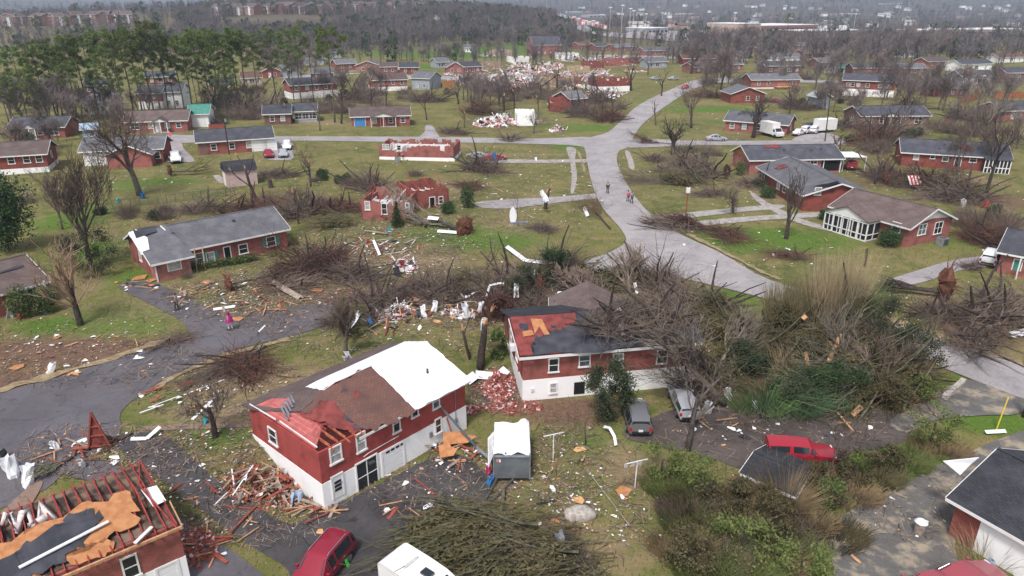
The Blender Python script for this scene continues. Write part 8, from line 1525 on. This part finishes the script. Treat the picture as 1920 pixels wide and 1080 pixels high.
# ------------------------------------------------------------------ far woods, valley and haze
def to_px(x, y, z):
    zc = y*cos(PITCH)+(CAM_Z-z)*sin(PITCH); return 960+F_PX*x/zc, 540-F_PX*((z-CAM_Z)*cos(PITCH)+y*sin(PITCH))/zc
CLEAR = [(890, 97, 150, 13), (520, 44, 130, 16), (90, 72, 110, 7), (1210, 66, 150, 9), (1090, 42, 50, 16), (1460, 64, 180, 9), (820, 34, 16, 12), (1240, 42, 70, 5), (1000, 100, 70, 10), (1180, 100, 140, 9), (470, 32, 90, 8), (1780, 66, 140, 6)]
rgw = np.random.default_rng(5); variants = []
for k in range(5):
    rg = random.Random(500+k); vs = []; 
    def sl(a, b, w): t = rg.uniform(0, 6.3); s_ = V((cos(t), sin(t), 0))*w; vs.extend([a-s_, a+s_, b])
    sl(V((0, 0, -1)), V((jit(.5), jit(.5), 9)), .22); sl(V((0, 0, -1)), V((jit(1), jit(1), 8)), .22)
    for _ in range(44):
        z = 1.8+5.5*rg.random(); d = (rdir(rg, .5)); d.z = abs(d.z)*.8+.25; a = V((jit(.7), jit(.7), z)); sl(a, a+d.normalized()*rg.uniform(2, 4.6), .13)
    variants.append(np.array([tuple(v) for v in vs]))
ev = []
rg = random.Random(3)
for _ in range(70): d = rdir(rg); a = V((d.x*2.0, d.y*2.0, 5+d.z*4.2)); b = a+rdir(rg)*1.6; c = a+rdir(rg)*1.6; ev += [a, b, c]
variants.append(np.array([tuple(v) for v in ev]))
parts = {0: [], 1: []}; rw = random.Random(8); n = 0
while n < 21000:
    y = 300+2900*rw.random()**1.7; x = rw.uniform(-1, 1)*y*1.02; z = T(x, y); px, py = to_px(x, y, z)
    if py > 122 or not -700 < px < 2600: n += .2; continue
    if any(((px-cx)/rx)**2+((py-cy)/ry)**2 < 1 for cx, cy, rx, ry in CLEAR): n += .3; continue
    dens = .3+.9*max(0, mnoise.noise(V((x*.006, y*.004, 0)))+.35)
    if py > 92 and not (1250 < px): dens *= .25
    if 560 < px < 1075 and 18 < py < 96: dens = 1.2
    if rw.random() > dens: n += .3; continue
    e = rw.random() < (.12 if px < 700 else .05); v = variants[5 if e else rw.randrange(5)]; s_ = rw.uniform(.75, 1.35)*(1.25 if y > 1500 else 1); t = rw.uniform(0, 6.3); c, s2 = cos(t)*s_, sin(t)*s_
    parts[1 if e else 0].append(np.stack([v[:, 0]*c-v[:, 1]*s2+x, v[:, 0]*s2+v[:, 1]*c+y, v[:, 2]*s_+z], 1)); n += 1
n = 0
while n < 6500:   # the wooded hill ahead
    x, y = rw.uniform(-330, 90), rw.uniform(400, 1250); z = T(x, y); px, py = to_px(x, y, z)
    if not (330 < px < 1080 and 14 < py < 92) or any(((px-cx)/rx)**2+((py-cy)/ry)**2 < 1 for cx, cy, rx, ry in CLEAR[:2]+CLEAR[4:6]): n += .2; continue
    e = rw.random() < .08; v = variants[5 if e else rw.randrange(5)]; s_ = rw.uniform(.8, 1.35); t = rw.uniform(0, 6.3); c, s2 = cos(t)*s_, sin(t)*s_
    parts[1 if e else 0].append(np.stack([v[:, 0]*c-v[:, 1]*s2+x, v[:, 0]*s2+v[:, 1]*c+y, v[:, 2]*s_+z], 1)); n += 1
for k, (nm, m_) in enumerate((('woods', 'woods_bark'), ('evergreen_woods', 'cedar'))):
    a = np.concatenate(parts[k]).astype(np.float32); nv = len(a); me = bpy.data.meshes.new(nm); me.vertices.add(nv); me.vertices.foreach_set('co', a.ravel()); me.loops.add(nv); me.loops.foreach_set('vertex_index', np.arange(nv, dtype=np.int32)); me.polygons.add(nv//3); me.polygons.foreach_set('loop_start', np.arange(0, nv, 3, dtype=np.int32)); me.polygons.foreach_set('loop_total', np.full(nv//3, 3, dtype=np.int32)); me.update(calc_edges=True); me.materials.append(M[m_]); tag(link(nm, me), kind='stuff')
# white houses on the far valley side, lamps and lorries by the highway
hm = MB().box((0, 0, 2), (14, 9, 6)); hm.slab([(-7.5, -5, 4.9), (7.5, -5, 4.9), (7.5, 0, 7.5), (-7.5, 0, 7.5)], .3, 1); hm.slab([(-7.5, 0, 7.5), (7.5, 0, 7.5), (7.5, 5, 4.9), (-7.5, 5, 4.9)], .3, 1); hm = [hm.mesh('distant_house', q) for q in (['white_wall', 'roof_grey'], ['white_paint', 'concrete'], ['brick_pale', 'roof_brown'])]
for i in range(75):
    px, py = RND.uniform(1050, 1920), 11+48*RND.random()**1.3
    if any(((px-cx)/rx)**2+((py-cy)/ry)**2 < .9 for cx, cy, rx, ry in CLEAR): continue
    o = link('distant_house', hm[RND.randrange(3)]); o.location = P(px, py); o.rotation_euler = (0, 0, RND.uniform(0, 6.3)); tag(o, 'tiny pale house on the far valley side', 'house', 'tiny houses on the far valley side')
for i, (px, py, ty) in enumerate(((1143, 56, 14), (1165, 60, 10), (1180, 60, 16), (1186, 60, 20), (1210, 58, 26), (1025, 22, 6), (1375, 60, 24), (1410, 56, 30), (1600, 56, 26), (1240, 52, 24))):
    p = P(px, py); h = px_h(p, py-ty); o = empty('light_mast', p, 0, 'tall thin pale light mast by the distant highway', 'light mast', 'light masts by the highway'); MB().tube([(0, 0, -1), (0, 0, h)], .13, n=6).build('pole', 'metal_white', o); MB().box((0, 0, h), (3, 1, .8)).build('lamp_head', 'metal_white', o)
lm = [MB().box((-1, 0, 2.2), (11, 2.6, 3.2)).box((6, 0, 1.7), (2.6, 2.5, 2.6), mi=1).mesh('distant_lorry', q) for q in (['white_paint', 'car_silver'], ['sign_pink', 'white_paint'], ['white_paint', 'sign_red'])]
for i, (px, py) in enumerate(((1060, 33), (1068, 36), (1076, 40), (1084, 43), (1092, 46), (1098, 48), (1104, 50), (1110, 51), (1116, 53), (1124, 55), (1132, 57), (1112, 48), (1120, 51), (1090, 49))):
    o = link('distant_lorry', lm[i % 3]); o.location = P(px, py, 1.0); o.rotation_euler = (0, 0, facing(P(px, py), P(px+20, py+8))); o.scale = (1.0, 1.0, 1.0); tag(o, 'white and red lorry queueing on the distant highway', 'lorry', 'lorries on the distant highway')
# the damp air between here and the far ridge
HZ = MB().box((0, 1900, 61), (8400, 4000, 138)); ho = HZ.build('haze', 'dark_void'); tag(ho, kind='stuff')
m = bpy.data.materials.new('haze_air'); m.use_nodes = True; nt = m.node_tree; nt.nodes.clear(); out = nt.nodes.new('ShaderNodeOutputMaterial'); vol = nt.nodes.new('ShaderNodeVolumePrincipled'); vol.inputs['Color'].default_value = (.66, .8, 1.0, 1); vol.inputs['Density'].default_value = .0002; vol.inputs['Anisotropy'].default_value = .2; nt.links.new(vol.outputs[0], out.inputs['Volume']); ho.data.materials.clear(); ho.data.materials.append(m)
